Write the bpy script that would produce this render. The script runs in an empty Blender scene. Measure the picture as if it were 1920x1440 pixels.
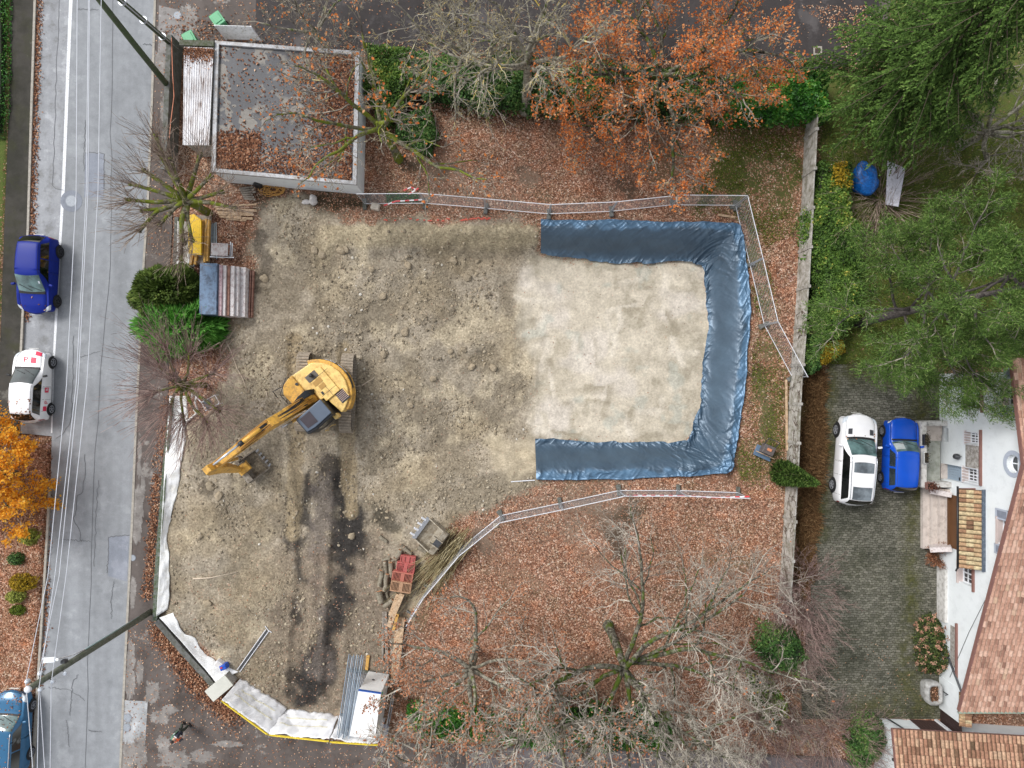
import bpy, bmesh, math, random
import numpy as np
from mathutils import Vector, Matrix, noise as mnoise

# ------------------------------------------------------------------ scene, camera, light
SC = bpy.context.scene
COL = SC.collection
H, F = 36.5714, 1280.0          # drone height in metres; focal length in photo pixels
R = math.radians
cam = bpy.data.cameras.new("camera"); cam.lens = 24.0; cam.sensor_width = 36.0
cam.clip_start = 0.5; cam.clip_end = 600
camo = bpy.data.objects.new("camera", cam); camo.location = (0, 0, H); COL.objects.link(camo)
SC.camera = camo

SUN_EL, SUN_ROT = R(48), R(306)
W = bpy.data.worlds.new("World"); SC.world = W; W.use_nodes = True
nt = W.node_tree; nt.nodes.clear()
sky = nt.nodes.new("ShaderNodeTexSky"); sky.sky_type = 'NISHITA'; sky.sun_disc = False
sky.sun_elevation = SUN_EL; sky.sun_rotation = SUN_ROT
sky.air_density = 1.0; sky.dust_density = 2.5; sky.ozone_density = 1.0
hsv = nt.nodes.new("ShaderNodeHueSaturation"); hsv.inputs['Saturation'].default_value = 0.22
bg = nt.nodes.new("ShaderNodeBackground"); bg.inputs['Strength'].default_value = 0.122
wo = nt.nodes.new("ShaderNodeOutputWorld")
tc = nt.nodes.new("ShaderNodeTexCoord"); sx = nt.nodes.new("ShaderNodeSeparateXYZ"); nt.links.new(tc.outputs['Generated'], sx.inputs[0])
# overcast sky, its horizon raised by an added gradient to light upright faces
mr = nt.nodes.new("ShaderNodeMapRange"); mr.inputs['From Min'].default_value = 0; mr.inputs['From Max'].default_value = 1
mr.inputs['To Min'].default_value = 1.45; mr.inputs['To Max'].default_value = 0.9; nt.links.new(sx.outputs['Z'], mr.inputs['Value']); nt.links.new(mr.outputs[0], hsv.inputs['Value'])
nt.links.new(sky.outputs[0], hsv.inputs['Color']); nt.links.new(hsv.outputs[0], bg.inputs[0]); nt.links.new(bg.outputs[0], wo.inputs[0])
sl = bpy.data.lights.new("sun", 'SUN'); sl.energy = 1.45; sl.angle = R(20); sl.color = (1.0, 0.98, 0.95)
so = bpy.data.objects.new("sun", sl); COL.objects.link(so)
# the lamp shines from azimuth SUN_ROT (measured like the sky texture, from +Y towards +X)
sd = Vector((math.sin(SUN_ROT) * math.cos(SUN_EL), math.cos(SUN_ROT) * math.cos(SUN_EL), math.sin(SUN_EL)))
so.rotation_euler = sd.to_track_quat('Z', 'Y').to_euler()
SC.view_settings.view_transform = 'Standard'; SC.view_settings.look = 'None'
SC.view_settings.gamma = 1.0; SC.view_settings.exposure = 0.55
SC.render.film_transparent = False

rng = np.random.default_rng(7); random.seed(7)

# ------------------------------------------------------------------ helpers
def P(px, py, z=0.0):
    k = (H - z) / F
    return Vector(((px - 960) * k, (720 - py) * k, z))

def P2(px, py, z=0.0):
    k = (H - z) / F
    return ((px - 960) * k, (720 - py) * k)

def s2l(c):
    c = c / 255.0
    return c / 12.92 if c <= 0.04045 else ((c + 0.055) / 1.055) ** 2.4

def C(r, g, b, k=1.0):
    return (s2l(r) * k, s2l(g) * k, s2l(b) * k, 1.0)

class MB:
    """collects vertices and faces and links them as ONE mesh object"""
    def __init__(s):
        s.v = []; s.n = 0; s.f = []; s.M = None
    def add(s, v, f, m=0, var=None):
        v = np.asarray(v, dtype=np.float64).reshape(-1, 3)
        if s.M is not None:
            A = np.array(s.M); v = v @ A[:3, :3].T + A[:3, 3]
        f = np.asarray(f, dtype=np.int64)
        if f.ndim == 1: f = f[None, :]
        mi = np.full(len(f), m, dtype=np.int32) if np.isscalar(m) else np.asarray(m, dtype=np.int32)
        vv = np.full(len(f), 0.5 if var is None else var, dtype=np.float32) if (var is None or np.isscalar(var)) else np.asarray(var, dtype=np.float32)
        s.f.append((f + s.n, mi, vv)); s.v.append(v); s.n += len(v)
        return s
    def box(s, c, d, rz=0.0, m=0, R3=None, var=None, taper=1.0):
        x, y, z = d[0] / 2, d[1] / 2, d[2] / 2
        t = taper
        v = np.array([(-x, -y, -z), (x, -y, -z), (x, y, -z), (-x, y, -z), (-x*t, -y*t, z), (x*t, -y*t, z), (x*t, y*t, z), (-x*t, y*t, z)])
        if R3 is not None: v = v @ np.array(R3)[:3, :3].T
        if rz:
            ca, sa = math.cos(rz), math.sin(rz)
            v = v @ np.array([[ca, sa, 0], [-sa, ca, 0], [0, 0, 1]])
        v = v + np.array(c)
        return s.add(v, [(0, 3, 2, 1), (4, 5, 6, 7), (0, 1, 5, 4), (1, 2, 6, 5), (2, 3, 7, 6), (3, 0, 4, 7)], m, var)
    def bar(s, a, b, w, h, m=0, var=None):
        """box beam from a to b, width w (sideways) and height h"""
        a = Vector(a); b = Vector(b); d = b - a; L = d.length
        if L < 1e-6: return s
        x = d.normalized(); up = Vector((0, 0, 1))
        if abs(x.z) > 0.98: up = Vector((0, 1, 0))
        y = up.cross(x).normalized(); z = x.cross(y)
        R3 = Matrix((x, y, z)).transposed()
        return s.box((a + b) / 2, (L, w, h), 0, m, R3, var)
    def prism(s, poly, z0, z1, m=0, mtop=None, var=None):
        p = np.asarray(poly, dtype=float); n = len(p)
        a = 0.5 * np.sum(p[:, 0] * np.roll(p[:, 1], -1) - np.roll(p[:, 0], -1) * p[:, 1])
        if a < 0: p = p[::-1]
        v = np.concatenate([np.c_[p, np.full(n, z0)], np.c_[p, np.full(n, z1)]])
        k = np.arange(n); k2 = (k + 1) % n
        s.add(v, np.c_[k, k2, k2 + n, k + n], m, var)
        b = s.n - 2 * n
        s.f.append((np.arange(n)[::-1][None, :] + b, np.array([m], np.int32), np.array([.5 if var is None else var], np.float32)))
        s.f.append((np.arange(n, 2 * n)[None, :] + b, np.array([m if mtop is None else mtop], np.int32), np.array([.5 if var is None else var], np.float32)))
        return s
    def tube(s, path, rad, n=8, m=0, caps=True, var=None):
        p = np.asarray([tuple(q) for q in path], dtype=float); k = len(p)
        rad = np.full(k, rad, dtype=float) if np.isscalar(rad) else np.asarray(rad, dtype=float)
        t = np.gradient(p, axis=0); t /= np.linalg.norm(t, axis=1)[:, None] + 1e-9
        ref = np.array([0, 0, 1.0]) if abs(t[0, 2]) < 0.9 else np.array([1.0, 0, 0])
        a = np.cross(t, ref); a /= np.linalg.norm(a, axis=1)[:, None] + 1e-9
        b = np.cross(t, a)
        ang = np.linspace(0, 2 * np.pi, n, endpoint=False)
        v = p[:, None, :] + rad[:, None, None] * (np.cos(ang)[None, :, None] * a[:, None, :] + np.sin(ang)[None, :, None] * b[:, None, :])
        i, j = np.meshgrid(np.arange(k - 1), np.arange(n), indexing='ij'); j2 = (j + 1) % n
        f = np.stack([i * n + j, i * n + j2, (i + 1) * n + j2, (i + 1) * n + j], -1).reshape(-1, 4)
        s.add(v.reshape(-1, 3), f, m, var)
        if caps:
            b0 = s.n - k * n
            vv = np.array([.5 if var is None else var], np.float32)
            s.f.append((np.arange(n)[::-1][None, :] + b0, np.array([m], np.int32), vv))
            s.f.append((np.arange(n)[None, :] + b0 + (k - 1) * n, np.array([m], np.int32), vv))
        return s
    def cyl(s, a, b, r, r2=None, n=16, m=0, var=None):
        return s.tube([a, b], [r, r if r2 is None else r2], n, m, True, var)
    def grid(s, X, m=0, var=None, flip=False):
        """X: (nu,nv,3) array of points"""
        nu, nv = X.shape[:2]
        i, j = np.meshgrid(np.arange(nu - 1), np.arange(nv - 1), indexing='ij')
        f = np.stack([i * nv + j, (i + 1) * nv + j, (i + 1) * nv + j + 1, i * nv + j + 1], -1).reshape(-1, 4)
        if flip: f = f[:, ::-1]
        return s.add(X.reshape(-1, 3), f, m, None if var is None else np.asarray(var).reshape(-1))
    def lathe(s, prof, c=(0, 0, 0), n=20, m=0, caps=True):
        pr = np.asarray(prof, float); k = len(pr); ang = np.linspace(0, 2 * np.pi, n, endpoint=False)
        v = np.stack([pr[:, 0][:, None] * np.cos(ang), pr[:, 0][:, None] * np.sin(ang), np.repeat(pr[:, 1][:, None], n, 1)], -1) + np.array(c)
        i, j = np.meshgrid(np.arange(k - 1), np.arange(n), indexing='ij'); j2 = (j + 1) % n
        f = np.stack([i * n + j, i * n + j2, (i + 1) * n + j2, (i + 1) * n + j], -1).reshape(-1, 4)
        s.add(v.reshape(-1, 3), f, m)
        if caps:
            b0 = s.n - k * n; h = np.array([.5], np.float32)
            s.f.append((np.arange(n)[::-1][None, :] + b0, np.array([m], np.int32), h))
            s.f.append((np.arange(n)[None, :] + b0 + (k - 1) * n, np.array([m], np.int32), h))
        return s
    def build(s, name, mats, parent=None, smooth=False):
        me = bpy.data.meshes.new(name)
        V = np.concatenate(s.v) if s.v else np.zeros((0, 3))
        me.vertices.add(len(V)); me.vertices.foreach_set("co", V.astype(np.float32).ravel())
        tot = [np.full(len(f), f.shape[1], dtype=np.int32) for f, _, _ in s.f]
        loops = np.concatenate([f.ravel() for f, _, _ in s.f]).astype(np.int32)
        tot = np.concatenate(tot); start = np.concatenate([[0], np.cumsum(tot)[:-1]]).astype(np.int32)
        me.loops.add(len(loops)); me.loops.foreach_set("vertex_index", loops)
        me.polygons.add(len(tot)); me.polygons.foreach_set("loop_start", start)
        me.polygons.foreach_set("material_index", np.concatenate([m for _, m, _ in s.f]))
        me.polygons.foreach_set("use_smooth", np.full(len(tot), bool(smooth)))
        va = np.concatenate([v for _, _, v in s.f])
        at = me.attributes.new("var", 'FLOAT', 'FACE'); at.data.foreach_set("value", va)
        if not isinstance(mats, (list, tuple)): mats = [mats]
        for m in mats: me.materials.append(m)
        me.update(calc_edges=True); me.validate()
        o = bpy.data.objects.new(name, me); COL.objects.link(o)
        if parent is not None: o.parent = parent
        return o

def tag(o, label=None, cat=None, group=None, kind=None):
    if label: o['label'] = label
    if cat: o['category'] = cat
    if group: o['group'] = group
    if kind: o['kind'] = kind
    return o

def thing(name, label, cat, loc=(0, 0, 0), rz=0.0, group=None):
    o = bpy.data.objects.new(name, None); COL.objects.link(o)
    o.empty_display_size = 0.2
    o.location = loc; o.rotation_euler = (0, 0, rz)
    return tag(o, label, cat, group)

def dup(root, loc, rz=0.0, label=None, group=None, sc=None):
    r = root.copy(); COL.objects.link(r); r.location = loc; r.rotation_euler = (0, 0, rz)
    if sc: r.scale = sc
    if label: r['label'] = label
    if group: r['group'] = group
    for ch in list(root.children):
        c = ch.copy(); COL.objects.link(c); c.parent = r
        for g in list(ch.children):
            d = g.copy(); COL.objects.link(d); d.parent = c
    return r

def bevel(o, w=0.01, seg=2, ang=35):
    b = o.modifiers.new("bevel", 'BEVEL'); b.width = w; b.segments = seg; b.limit_method = 'ANGLE'; b.angle_limit = R(ang)
    return o

# ------------------------------------------------------------------ materials
def newmat(name):
    m = bpy.data.materials.new(name); m.use_nodes = True
    n = m.node_tree; b = n.nodes['Principled BSDF']
    return m, n, b

def ramp(n, stops, inp=None, interp='LINEAR'):
    r = n.nodes.new("ShaderNodeValToRGB"); r.color_ramp.interpolation = interp
    e = r.color_ramp.elements
    while len(e) < len(stops): e.new(0.5)
    for k, (p, c) in enumerate(stops):
        e[k].position = p; e[k].color = c if len(c) == 4 else (*c, 1)
    if inp is not None: n.links.new(inp, r.inputs[0])
    return r

def mixc(n, a, b, fac, mode='MIX'):
    x = n.nodes.new("ShaderNodeMix"); x.data_type = 'RGBA'; x.blend_type = mode
    for sock, val in ((x.inputs[0], fac), (x.inputs[6], a), (x.inputs[7], b)):
        if hasattr(val, 'is_output'): n.links.new(val, sock)
        elif isinstance(val, (int, float)): sock.default_value = val if sock.type == 'VALUE' else (val, val, val, 1)
        else: sock.default_value = val
    return x.outputs[2]

def noise_n(n, scale, detail=4.0, rough=0.55, vec=None, dist=0.0):
    t = n.nodes.new("ShaderNodeTexNoise"); t.inputs['Scale'].default_value = scale
    t.inputs['Detail'].default_value = detail; t.inputs['Roughness'].default_value = rough; t.inputs['Distortion'].default_value = dist
    if vec is not None: n.links.new(vec, t.inputs['Vector'])
    return t

def pos_n(n):
    return n.nodes.new("ShaderNodeNewGeometry").outputs['Position']

def obj_n(n):
    return n.nodes.new("ShaderNodeTexCoord").outputs['Object']

def mathn(n, op, a, b=None, c=None, clamp=False):
    x = n.nodes.new("ShaderNodeMath"); x.operation = op; x.use_clamp = clamp
    for k, v in enumerate((a, b, c)):
        if v is None: continue
        if hasattr(v, 'is_output'): n.links.new(v, x.inputs[k])
        else: x.inputs[k].default_value = v
    return x.outputs[0]

def bumpn(n, b, h, strength=0.4, dist=0.02):
    bp = n.nodes.new("ShaderNodeBump"); bp.inputs['Strength'].default_value = strength; bp.inputs['Distance'].default_value = dist
    n.links.new(h, bp.inputs['Height']); n.links.new(bp.outputs[0], b.inputs['Normal'])

def mat(name, col, rough=0.7, var=0.12, scale=3.0, metal=0.0, spec=0.5, dirt=None, dirt_amt=0.0, bump=0.0, bscale=40.0, coat=0.0, world=False):
    """plain surface with a little mottling, optional dirt blotches and fine bump"""
    m, n, b = newmat(name)
    v = pos_n(n) if world else obj_n(n)
    nz = noise_n(n, scale, 6, 0.6, v)
    lo = tuple(c * (1 - var) for c in col[:3]); hi = tuple(min(1, c * (1 + var)) for c in col[:3])
    out = ramp(n, [(0.3, lo), (0.7, hi)], nz.outputs[0]).outputs[0]
    if dirt is not None:
        dz = noise_n(n, scale * 1.7, 8, 0.7, v)
        f = ramp(n, [(0.62 - dirt_amt * 0.4, (0, 0, 0)), (0.75 - dirt_amt * 0.25, (1, 1, 1))], dz.outputs[0]).outputs[0]
        out = mixc(n, out, dirt, f)
    n.links.new(out, b.inputs['Base Color'])
    b.inputs['Roughness'].default_value = rough; b.inputs['Metallic'].default_value = metal
    b.inputs['Specular IOR Level'].default_value = spec
    if coat: b.inputs['Coat Weight'].default_value = coat; b.inputs['Coat Roughness'].default_value = 0.08
    if bump:
        bz = noise_n(n, bscale, 4, 0.6, v); bumpn(n, b, bz.outputs[0], bump, 0.02)
    return m

def varmat(name, stops, rough=0.6, spec=0.3, nz=0.15, transl=0.0, interp='LINEAR'):
    """colour picked per face from its 'var' value (leaves, tiles)"""
    m, n, b = newmat(name)
    a = n.nodes.new("ShaderNodeAttribute"); a.attribute_name = "var"
    c = ramp(n, stops, a.outputs['Fac'], interp).outputs[0]
    if nz:
        t = noise_n(n, 9, 3, 0.6, pos_n(n))
        g = ramp(n, [(0.3, (1 - nz,) * 3), (0.7, (1 + nz,) * 3)], t.outputs[0]).outputs[0]
        c = mixc(n, c, g, 1.0, 'MULTIPLY')
    n.links.new(c, b.inputs['Base Color'])
    b.inputs['Roughness'].default_value = rough; b.inputs['Specular IOR Level'].default_value = spec
    if transl:
        tr = n.nodes.new("ShaderNodeBsdfTranslucent"); mx = n.nodes.new("ShaderNodeMixShader"); mx.inputs[0].default_value = transl
        n.links.new(c, tr.inputs[0]); out = n.nodes['Material Output']
        n.links.new(b.outputs[0], mx.inputs[1]); n.links.new(tr.outputs[0], mx.inputs[2]); n.links.new(mx.outputs[0], out.inputs[0])
    return m

def barkmat(name, base, lich, moss, moss_amt, lich_amt=0.5):
    m, n, b = newmat(name)
    v = pos_n(n)
    t = noise_n(n, 7, 6, 0.65, v); t2 = noise_n(n, 2.2, 4, 0.6, v)
    c = ramp(n, [(0.5 - 0.2 * lich_amt, base), (0.85 - 0.3 * lich_amt, lich)], t.outputs[0]).outputs[0]
    if moss_amt > 0:
        f = ramp(n, [(0.62 - 0.3 * moss_amt, (0, 0, 0)), (0.72 - 0.28 * moss_amt, (1, 1, 1))], t2.outputs[0]).outputs[0]
        mc = ramp(n, [(0.3, tuple(x * 0.6 for x in moss[:3])), (0.7, moss)], t.outputs[0]).outputs[0]
        c = mixc(n, c, mc, f)
    n.links.new(c, b.inputs['Base Color']); b.inputs['Roughness'].default_value = 0.9; b.inputs['Specular IOR Level'].default_value = 0.15
    bumpn(n, b, noise_n(n, 30, 4, 0.6, v).outputs[0], 0.6, 0.02)
    return m

# ------------------------------------------------------------------ numpy noise and geometry
def _hash(ix, iy, seed):
    seed = int(seed); h = (ix.astype(np.int64) * 374761393 + iy.astype(np.int64) * 668265263 + seed * 1442695041) & 0x7fffffff
    h = ((h ^ (h >> 13)) * 1274126177) & 0x7fffffff
    return ((h ^ (h >> 16)) & 0xffff) / 65535.0

def vnoise(x, y, seed=0):
    ix = np.floor(x); iy = np.floor(y); fx = x - ix; fy = y - iy
    fx = fx * fx * (3 - 2 * fx); fy = fy * fy * (3 - 2 * fy)
    a = _hash(ix, iy, seed); b = _hash(ix + 1, iy, seed); c = _hash(ix, iy + 1, seed); d = _hash(ix + 1, iy + 1, seed)
    return (a * (1 - fx) + b * fx) * (1 - fy) + (c * (1 - fx) + d * fx) * fy

def fbm(x, y, scale=1.0, octv=4, seed=0, gain=0.5):
    s = 0; a = 1; t = 0; x = np.asarray(x, float) * scale; y = np.asarray(y, float) * scale
    for k in range(octv):
        s = s + a * vnoise(x + 17.3 * k, y - 9.1 * k, seed + k); t += a; a *= gain; x = x * 2.03; y = y * 2.03
    return s / t

def sstep(a, b, x):
    t = np.clip((x - a) / (b - a), 0, 1); return t * t * (3 - 2 * t)

def sdpoly(X, Y, poly):
    """signed distance to a polygon, negative inside"""
    poly = np.asarray(poly, float); n = len(poly)
    d = np.full(X.shape, 1e9); ins = np.zeros(X.shape, bool)
    for k in range(n):
        x0, y0 = poly[k]; x1, y1 = poly[(k + 1) % n]
        ex, ey = x1 - x0, y1 - y0; L = ex * ex + ey * ey + 1e-12
        t = np.clip(((X - x0) * ex + (Y - y0) * ey) / L, 0, 1)
        d = np.minimum(d, (X - x0 - t * ex) ** 2 + (Y - y0 - t * ey) ** 2)
        c = ((y0 > Y) != (y1 > Y)) & (X < (x1 - x0) * (Y - y0) / (y1 - y0 + 1e-12) + x0)
        ins ^= c
    d = np.sqrt(d); return np.where(ins, -d, d)

def sdline(X, Y, pts):
    d = np.full(X.shape, 1e9)
    for k in range(len(pts) - 1):
        x0, y0 = pts[k]; x1, y1 = pts[k + 1]
        ex, ey = x1 - x0, y1 - y0; L = ex * ex + ey * ey + 1e-12
        t = np.clip(((X - x0) * ex + (Y - y0) * ey) / L, 0, 1)
        d = np.minimum(d, (X - x0 - t * ex) ** 2 + (Y - y0 - t * ey) ** 2)
    return np.sqrt(d)

def pp(lst, z=0.0):
    return [P2(a, b, z) for a, b in lst]
# ------------------------------------------------------------------ ground
ROAD_Z = -0.10
road_left = [(70,-300),(67,0),(61,190),(54,430),(44,595),(36,760),(33,812),(97,818),(95,900),(90,1000),(84,1100),(75,1240),(62,1440),(40,1800)]
road_right = [(300,-300),(289,0),(283,200),(275,390),(268,490),(255,760),(250,880),(246,980),(242,1060),(237,1160),(232,1260),(224,1440),(212,1800)]
ROAD = pp(road_left + road_right[::-1], ROAD_Z)
PAV_R = pp([(300,-300),(289,0),(283,200),(275,390),(268,490),(255,760),(250,880),(246,980),(242,1060),(237,1160),(232,1260),(224,1440),(212,1800),
            (1750,1800),(1650,1440),(1560,1420),(1200,1405),(900,1398),(720,1392),(640,1392),(520,1372),(410,1300),(300,1165),(290,1150),(295,1050),(305,880),(315,745),(318,500),(322,440),(330,90),(480,92),(690,96),(900,104),(1150,112),(1390,120),(1560,130),(1660,100),(1700,-300)], 0.0)
PAV_L = pp([(30,-300),(20,0),(17,200),(8,420),(2,600),(-6,760),(-20,900),(-300,900),(-300,1000),(-20,1010),(-10,860),(5,830),(33,812),(36,760),(44,595),(54,430),(61,190),(67,0),(70,-300)], 0.0)
COURT = pp([(1548,690),(1600,680),(1775,700),(1790,1000),(1795,1345),(1640,1345),(1505,1345),(1512,1180),(1530,1000),(1540,850)], 0.0)

rimA = [(1012,413),(1180,413),(1330,417),(1385,421),(1398,480),(1406,580),(1400,690),(1388,790),(1370,885),(1290,893),(1150,899),(1004,900)]
innA = [(1012,478),(1160,495),(1290,492),(1316,500),(1319,530),(1325,620),(1315,700),(1310,760),(1286,826),(1240,827),(1130,829),(1003,822)]
RIM = pp(rimA)
PIT = pp([(600,418)]) + RIM + pp([(860,905),(700,940),(560,900),(540,700),(560,500)])
PITD = 1.5

def height(X, Y, fine=True):
    X = np.asarray(X, float); Y = np.asarray(Y, float)
    n1 = fbm(X, Y, 0.25, 3, 3); n2 = fbm(X, Y, 1.3, 4, 11)
    h = (n1 - 0.5) * 0.10 + (n2 - 0.5) * 0.05
    d = -sdpoly(X, Y, PIT)
    wob = (fbm(X, Y, 0.9, 3, 21) - 0.5) * 0.5 * sstep(1.3, 0.3, X)
    prof = sstep(0.40, 1.95, d + wob)
    dep = PITD * sstep(-12.5, 0.8, X)
    south = sstep(-3.0, -5.2, Y) * sstep(0.8, -0.6, X)      # west of the sheeting the south side ramps gently up
    dirt = dirt_w(X, Y)
    rough = dirt * sstep(0.75, 0.3, prof * sstep(1.0, 1.8, X))
    h = h - dep * prof * (1 - 0.0 * south)
    bumps = (fbm(X, Y, 0.55, 4, 31) - 0.5) * 0.55 + np.maximum(fbm(X, Y, 2.1, 4, 41) - 0.5, 0) * 0.45
    h = h + bumps * rough * 0.52
    for (px, py, r, a) in ((400,960,2.2,.35),(380,1060,2.4,.3),(470,1130,2.0,.25),(350,870,1.2,.25),(800,660,1.5,.2),(880,650,.8,.3),(520,470,1.2,.25),(620,450,.9,.15),(700,950,1.2,.25),(350,1150,1.3,.3)):
        cx, cy = P2(px, py); h = h + a * np.exp(-((X - cx) ** 2 + (Y - cy) ** 2) / (2 * (r * .5) ** 2))
    # crawler ruts running down from the machine
    for x0, x1 in ((555, 575), (650, 640)):
        dd = sdline(X, Y, pp([(x0, 640), (x0, 820), (x1, 960), (x1 - 20, 1300)]))
        h = h - 0.10 * sstep(0.5, 0.25, dd) + 0.05 * np.exp(-((dd - 0.6) / 0.15) ** 2)
    # the ground is kept under the road, pavement and yard sheets
    low = sstep(0.35, 0.0, sdpoly(X, Y, ROAD)); h = h * (1 - low) + low * -0.30
    for poly in (PAV_R, PAV_L, COURT):
        q = sstep(0.12, -0.10, sdpoly(X, Y, poly)) * (1 - low); h = h * (1 - q) + q * -0.12
    return h

DIRT = pp([(478,380),(560,372),(600,405),(700,412),(1012,412),(1015,905),(940,945),(850,985),(800,1060),(775,1140),(745,1260),(700,1330),(640,1360),(540,1345),(440,1262),(390,1215),(312,1160),(303,1040),(318,880),(335,800),(390,760),(430,700),(410,620),(452,560),(470,470)])
def dirt_w(X, Y):
    e = (fbm(X, Y, 0.8, 4, 51) - 0.5) * 1.6
    return sstep(0.45, -0.35, sdpoly(X, Y, DIRT) + e)

def axis(lo, hi, st, far):
    a = np.arange(lo, hi + 1e-6, st)
    return np.concatenate([[-far, -far * .45, lo - 12, lo - 4], a, [hi + 4, hi + 12, far * .45, far]])
gx = axis(-31, 31, 0.105, 180); gy = axis(-24, 24, 0.105, 180)
GX, GY = np.meshgrid(gx, gy, indexing='ij')
GH = height(GX, GY)

def hz(x, y):
    """ground height by interpolation in the built grid"""
    x = np.asarray(x, float); y = np.asarray(y, float)
    i = np.clip(np.searchsorted(gx, x) - 1, 0, len(gx) - 2); j = np.clip(np.searchsorted(gy, y) - 1, 0, len(gy) - 2)
    u = np.clip((x - gx[i]) / (gx[i + 1] - gx[i]), 0, 1); v = np.clip((y - gy[j]) / (gy[j + 1] - gy[j]), 0, 1)
    return (GH[i, j] * (1 - u) + GH[i + 1, j] * u) * (1 - v) + (GH[i, j + 1] * (1 - u) + GH[i + 1, j + 1] * u) * v

def PG(px, py, dz=0.0):
    """point on the ground seen at a pixel (a few refinements for its height)"""
    z = 0.0
    for _ in range(4):
        x, y = P2(px, py, z); z = float(hz(x, y))
    return Vector((x, y, z + dz))

# ---- what the surface is made of
def lin(r, g, b): return np.array(C(r, g, b)[:3])
def zones():
    X, Y = GX, GY
    sh = X.shape + (1,)
    def blend(c, col, w): return c * (1 - w[..., None]) + col * w[..., None]
    n = lambda s, o=4, sd=1: fbm(X, Y, s, o, sd)
    c = np.ones(X.shape + (3,)) * lin(126, 96, 80)
    leaf = np.ones(X.shape); grav = np.full(X.shape, 0.25); gras = np.zeros(X.shape)
    e = (n(0.9, 4, 61) - .5)
    # lawn: leaf litter over brownish grass
    c = blend(c, lin(112, 98, 76), sstep(.45, .65, n(0.35, 4, 62)) * .8)
    c = blend(c, lin(150, 122, 105), sstep(.5, .66, n(0.5, 4, 63)) * .6)
    leaf = leaf * (1 - .55 * sstep(.56, .72, n(.6, 5, 66)))
    for pts, wd in (([(1110,945),(1150,985),(1190,960)], 1.1), ([(985,325),(1000,330)], .5), ([(1165,345),(1180,360)], .7), ([(900,1000),(930,1035)], .7), ([(1150,1000),(1160,1040)], .5), ([(1420,700),(1435,770),(1450,850)], .7), ([(760,300),(830,330)], .5)):
        q = sstep(wd, wd * .3, sdline(X, Y, pp(pts)) + (n(1.2, 4, 67) - .5) * 1.2); c = blend(c, lin(84, 72, 62), q * .8); leaf = leaf * (1 - .7 * q)
    # bare grey soil by the north fence
    q = sstep(.9, -.5, np.minimum(sdpoly(X, Y, pp([(690,355),(1010,330),(1010,410),(600,412),(560,385)])), sdpoly(X, Y, pp([(880,905),(1180,905),(1100,1010),(900,1040)]))) + e * 2.2)
    c = blend(c, lin(140, 120, 106), q * .8); leaf = leaf * (1 - .35 * q); grav = np.maximum(grav, .7 * q)
    # greener lawn to the north-east and around the sheeting
    q = sstep(.8, -.8, sdpoly(X, Y, pp([(1330,235),(1515,230),(1500,440),(1420,470),(1400,405),(1300,400)])) + e * 3)
    c = blend(c, lin(74, 76, 44), q * .75); gras = np.maximum(gras, q * .7); leaf = leaf * (1 - .45 * q)
    q = sstep(.6, -.6, sdpoly(X, Y, pp([(1385,400),(1440,470),(1490,700),(1470,920),(1380,930),(1412,700),(1415,560)])) + e * 2.4)
    c = blend(c, lin(112, 98, 76), q * .85); gras = np.maximum(gras, q * .45); leaf = leaf * (1 - .4 * q)
    q = sstep(.5, -.5, sdpoly(X, Y, pp([(1425,440),(1500,440),(1490,680),(1450,560)])) + e * 2)
    c = blend(c, lin(98, 62, 48), q * .8); leaf = np.maximum(leaf, q)
    # neighbour's garden
    q = sstep(.4, -.4, sdpoly(X, Y, pp([(1530,150),(1660,130),(1700,-300),(3200,-300),(3200,690),(1540,690)])) + e * .8)
    c = blend(c, lin(98, 104, 50), q); gras = np.maximum(gras, q); leaf = leaf * (1 - .92 * q)
    q2 = q * sstep(.5, .7, n(.45, 4, 64)); c = blend(c, lin(84, 74, 54), q2 * .6)
    # dry bank east of the concrete wall
    q = sstep(.35, -.25, sdpoly(X, Y, pp([(1500,690),(1548,690),(1540,850),(1528,1000),(1508,1200),(1490,1200),(1490,900)])) + e * .9)
    c = blend(c, lin(98, 74, 52), q); gras = np.maximum(gras, q * .25); leaf = leaf * (1 - .8 * q)
    # dark earth under hedges and beside the garage
    q = sstep(.5, -.5, np.minimum(sdpoly(X, Y, pp([(470,352),(690,365),(695,395),(600,418),(520,400),(478,395)])), sdpoly(X, Y, pp([(690,95),(1545,120),(1545,225),(690,225)]))) + e * 1.4)
    c = blend(c, lin(74, 64, 50), q); leaf = leaf * (1 - .4 * q)
    q = sstep(.5, -.3, sdpoly(X, Y, pp([(330,380),(470,370),(460,480),(400,560),(430,640),(440,780),(345,850),(320,640)])) + e)
    c = blend(c, lin(92, 56, 46), q * .9); leaf = np.maximum(leaf * (1 - q), q * .9)
    # left verge: grass in the north, leaf covered bed in the south
    q = sstep(.25, -.25, sdpoly(X, Y, pp([(-400,-300),(24,-300),(19,0),(17,200),(8,420),(0,600),(-400,600)])) + e * .4)
    c = blend(c, lin(62, 92, 34), q); gras = np.maximum(gras, q); leaf = leaf * (1 - .9 * q)
    q = sstep(.2, -.2, sdpoly(X, Y, pp([(-400,1010),(-10,900),(10,830),(97,822),(95,900),(84,1100),(75,1240),(50,1440),(-400,1800)])) + e * .4)
    c = blend(c, lin(150, 98, 62), q); leaf = np.maximum(leaf, q)
    # excavated ground
    D = dirt_w(X, Y)
    dc = np.ones(X.shape + (3,)) * lin(164, 154, 140)
    dc = blend(dc, lin(136, 126, 111), sstep(.42, .62, n(.55, 5, 71)) * .85)
    dc = blend(dc, lin(184, 172, 151), sstep(.55, .72, n(.75, 5, 72)) * .85)
    dc = blend(dc, lin(150, 136, 114), sstep(.5, .7, n(.4, 4, 73)) * .5)
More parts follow.
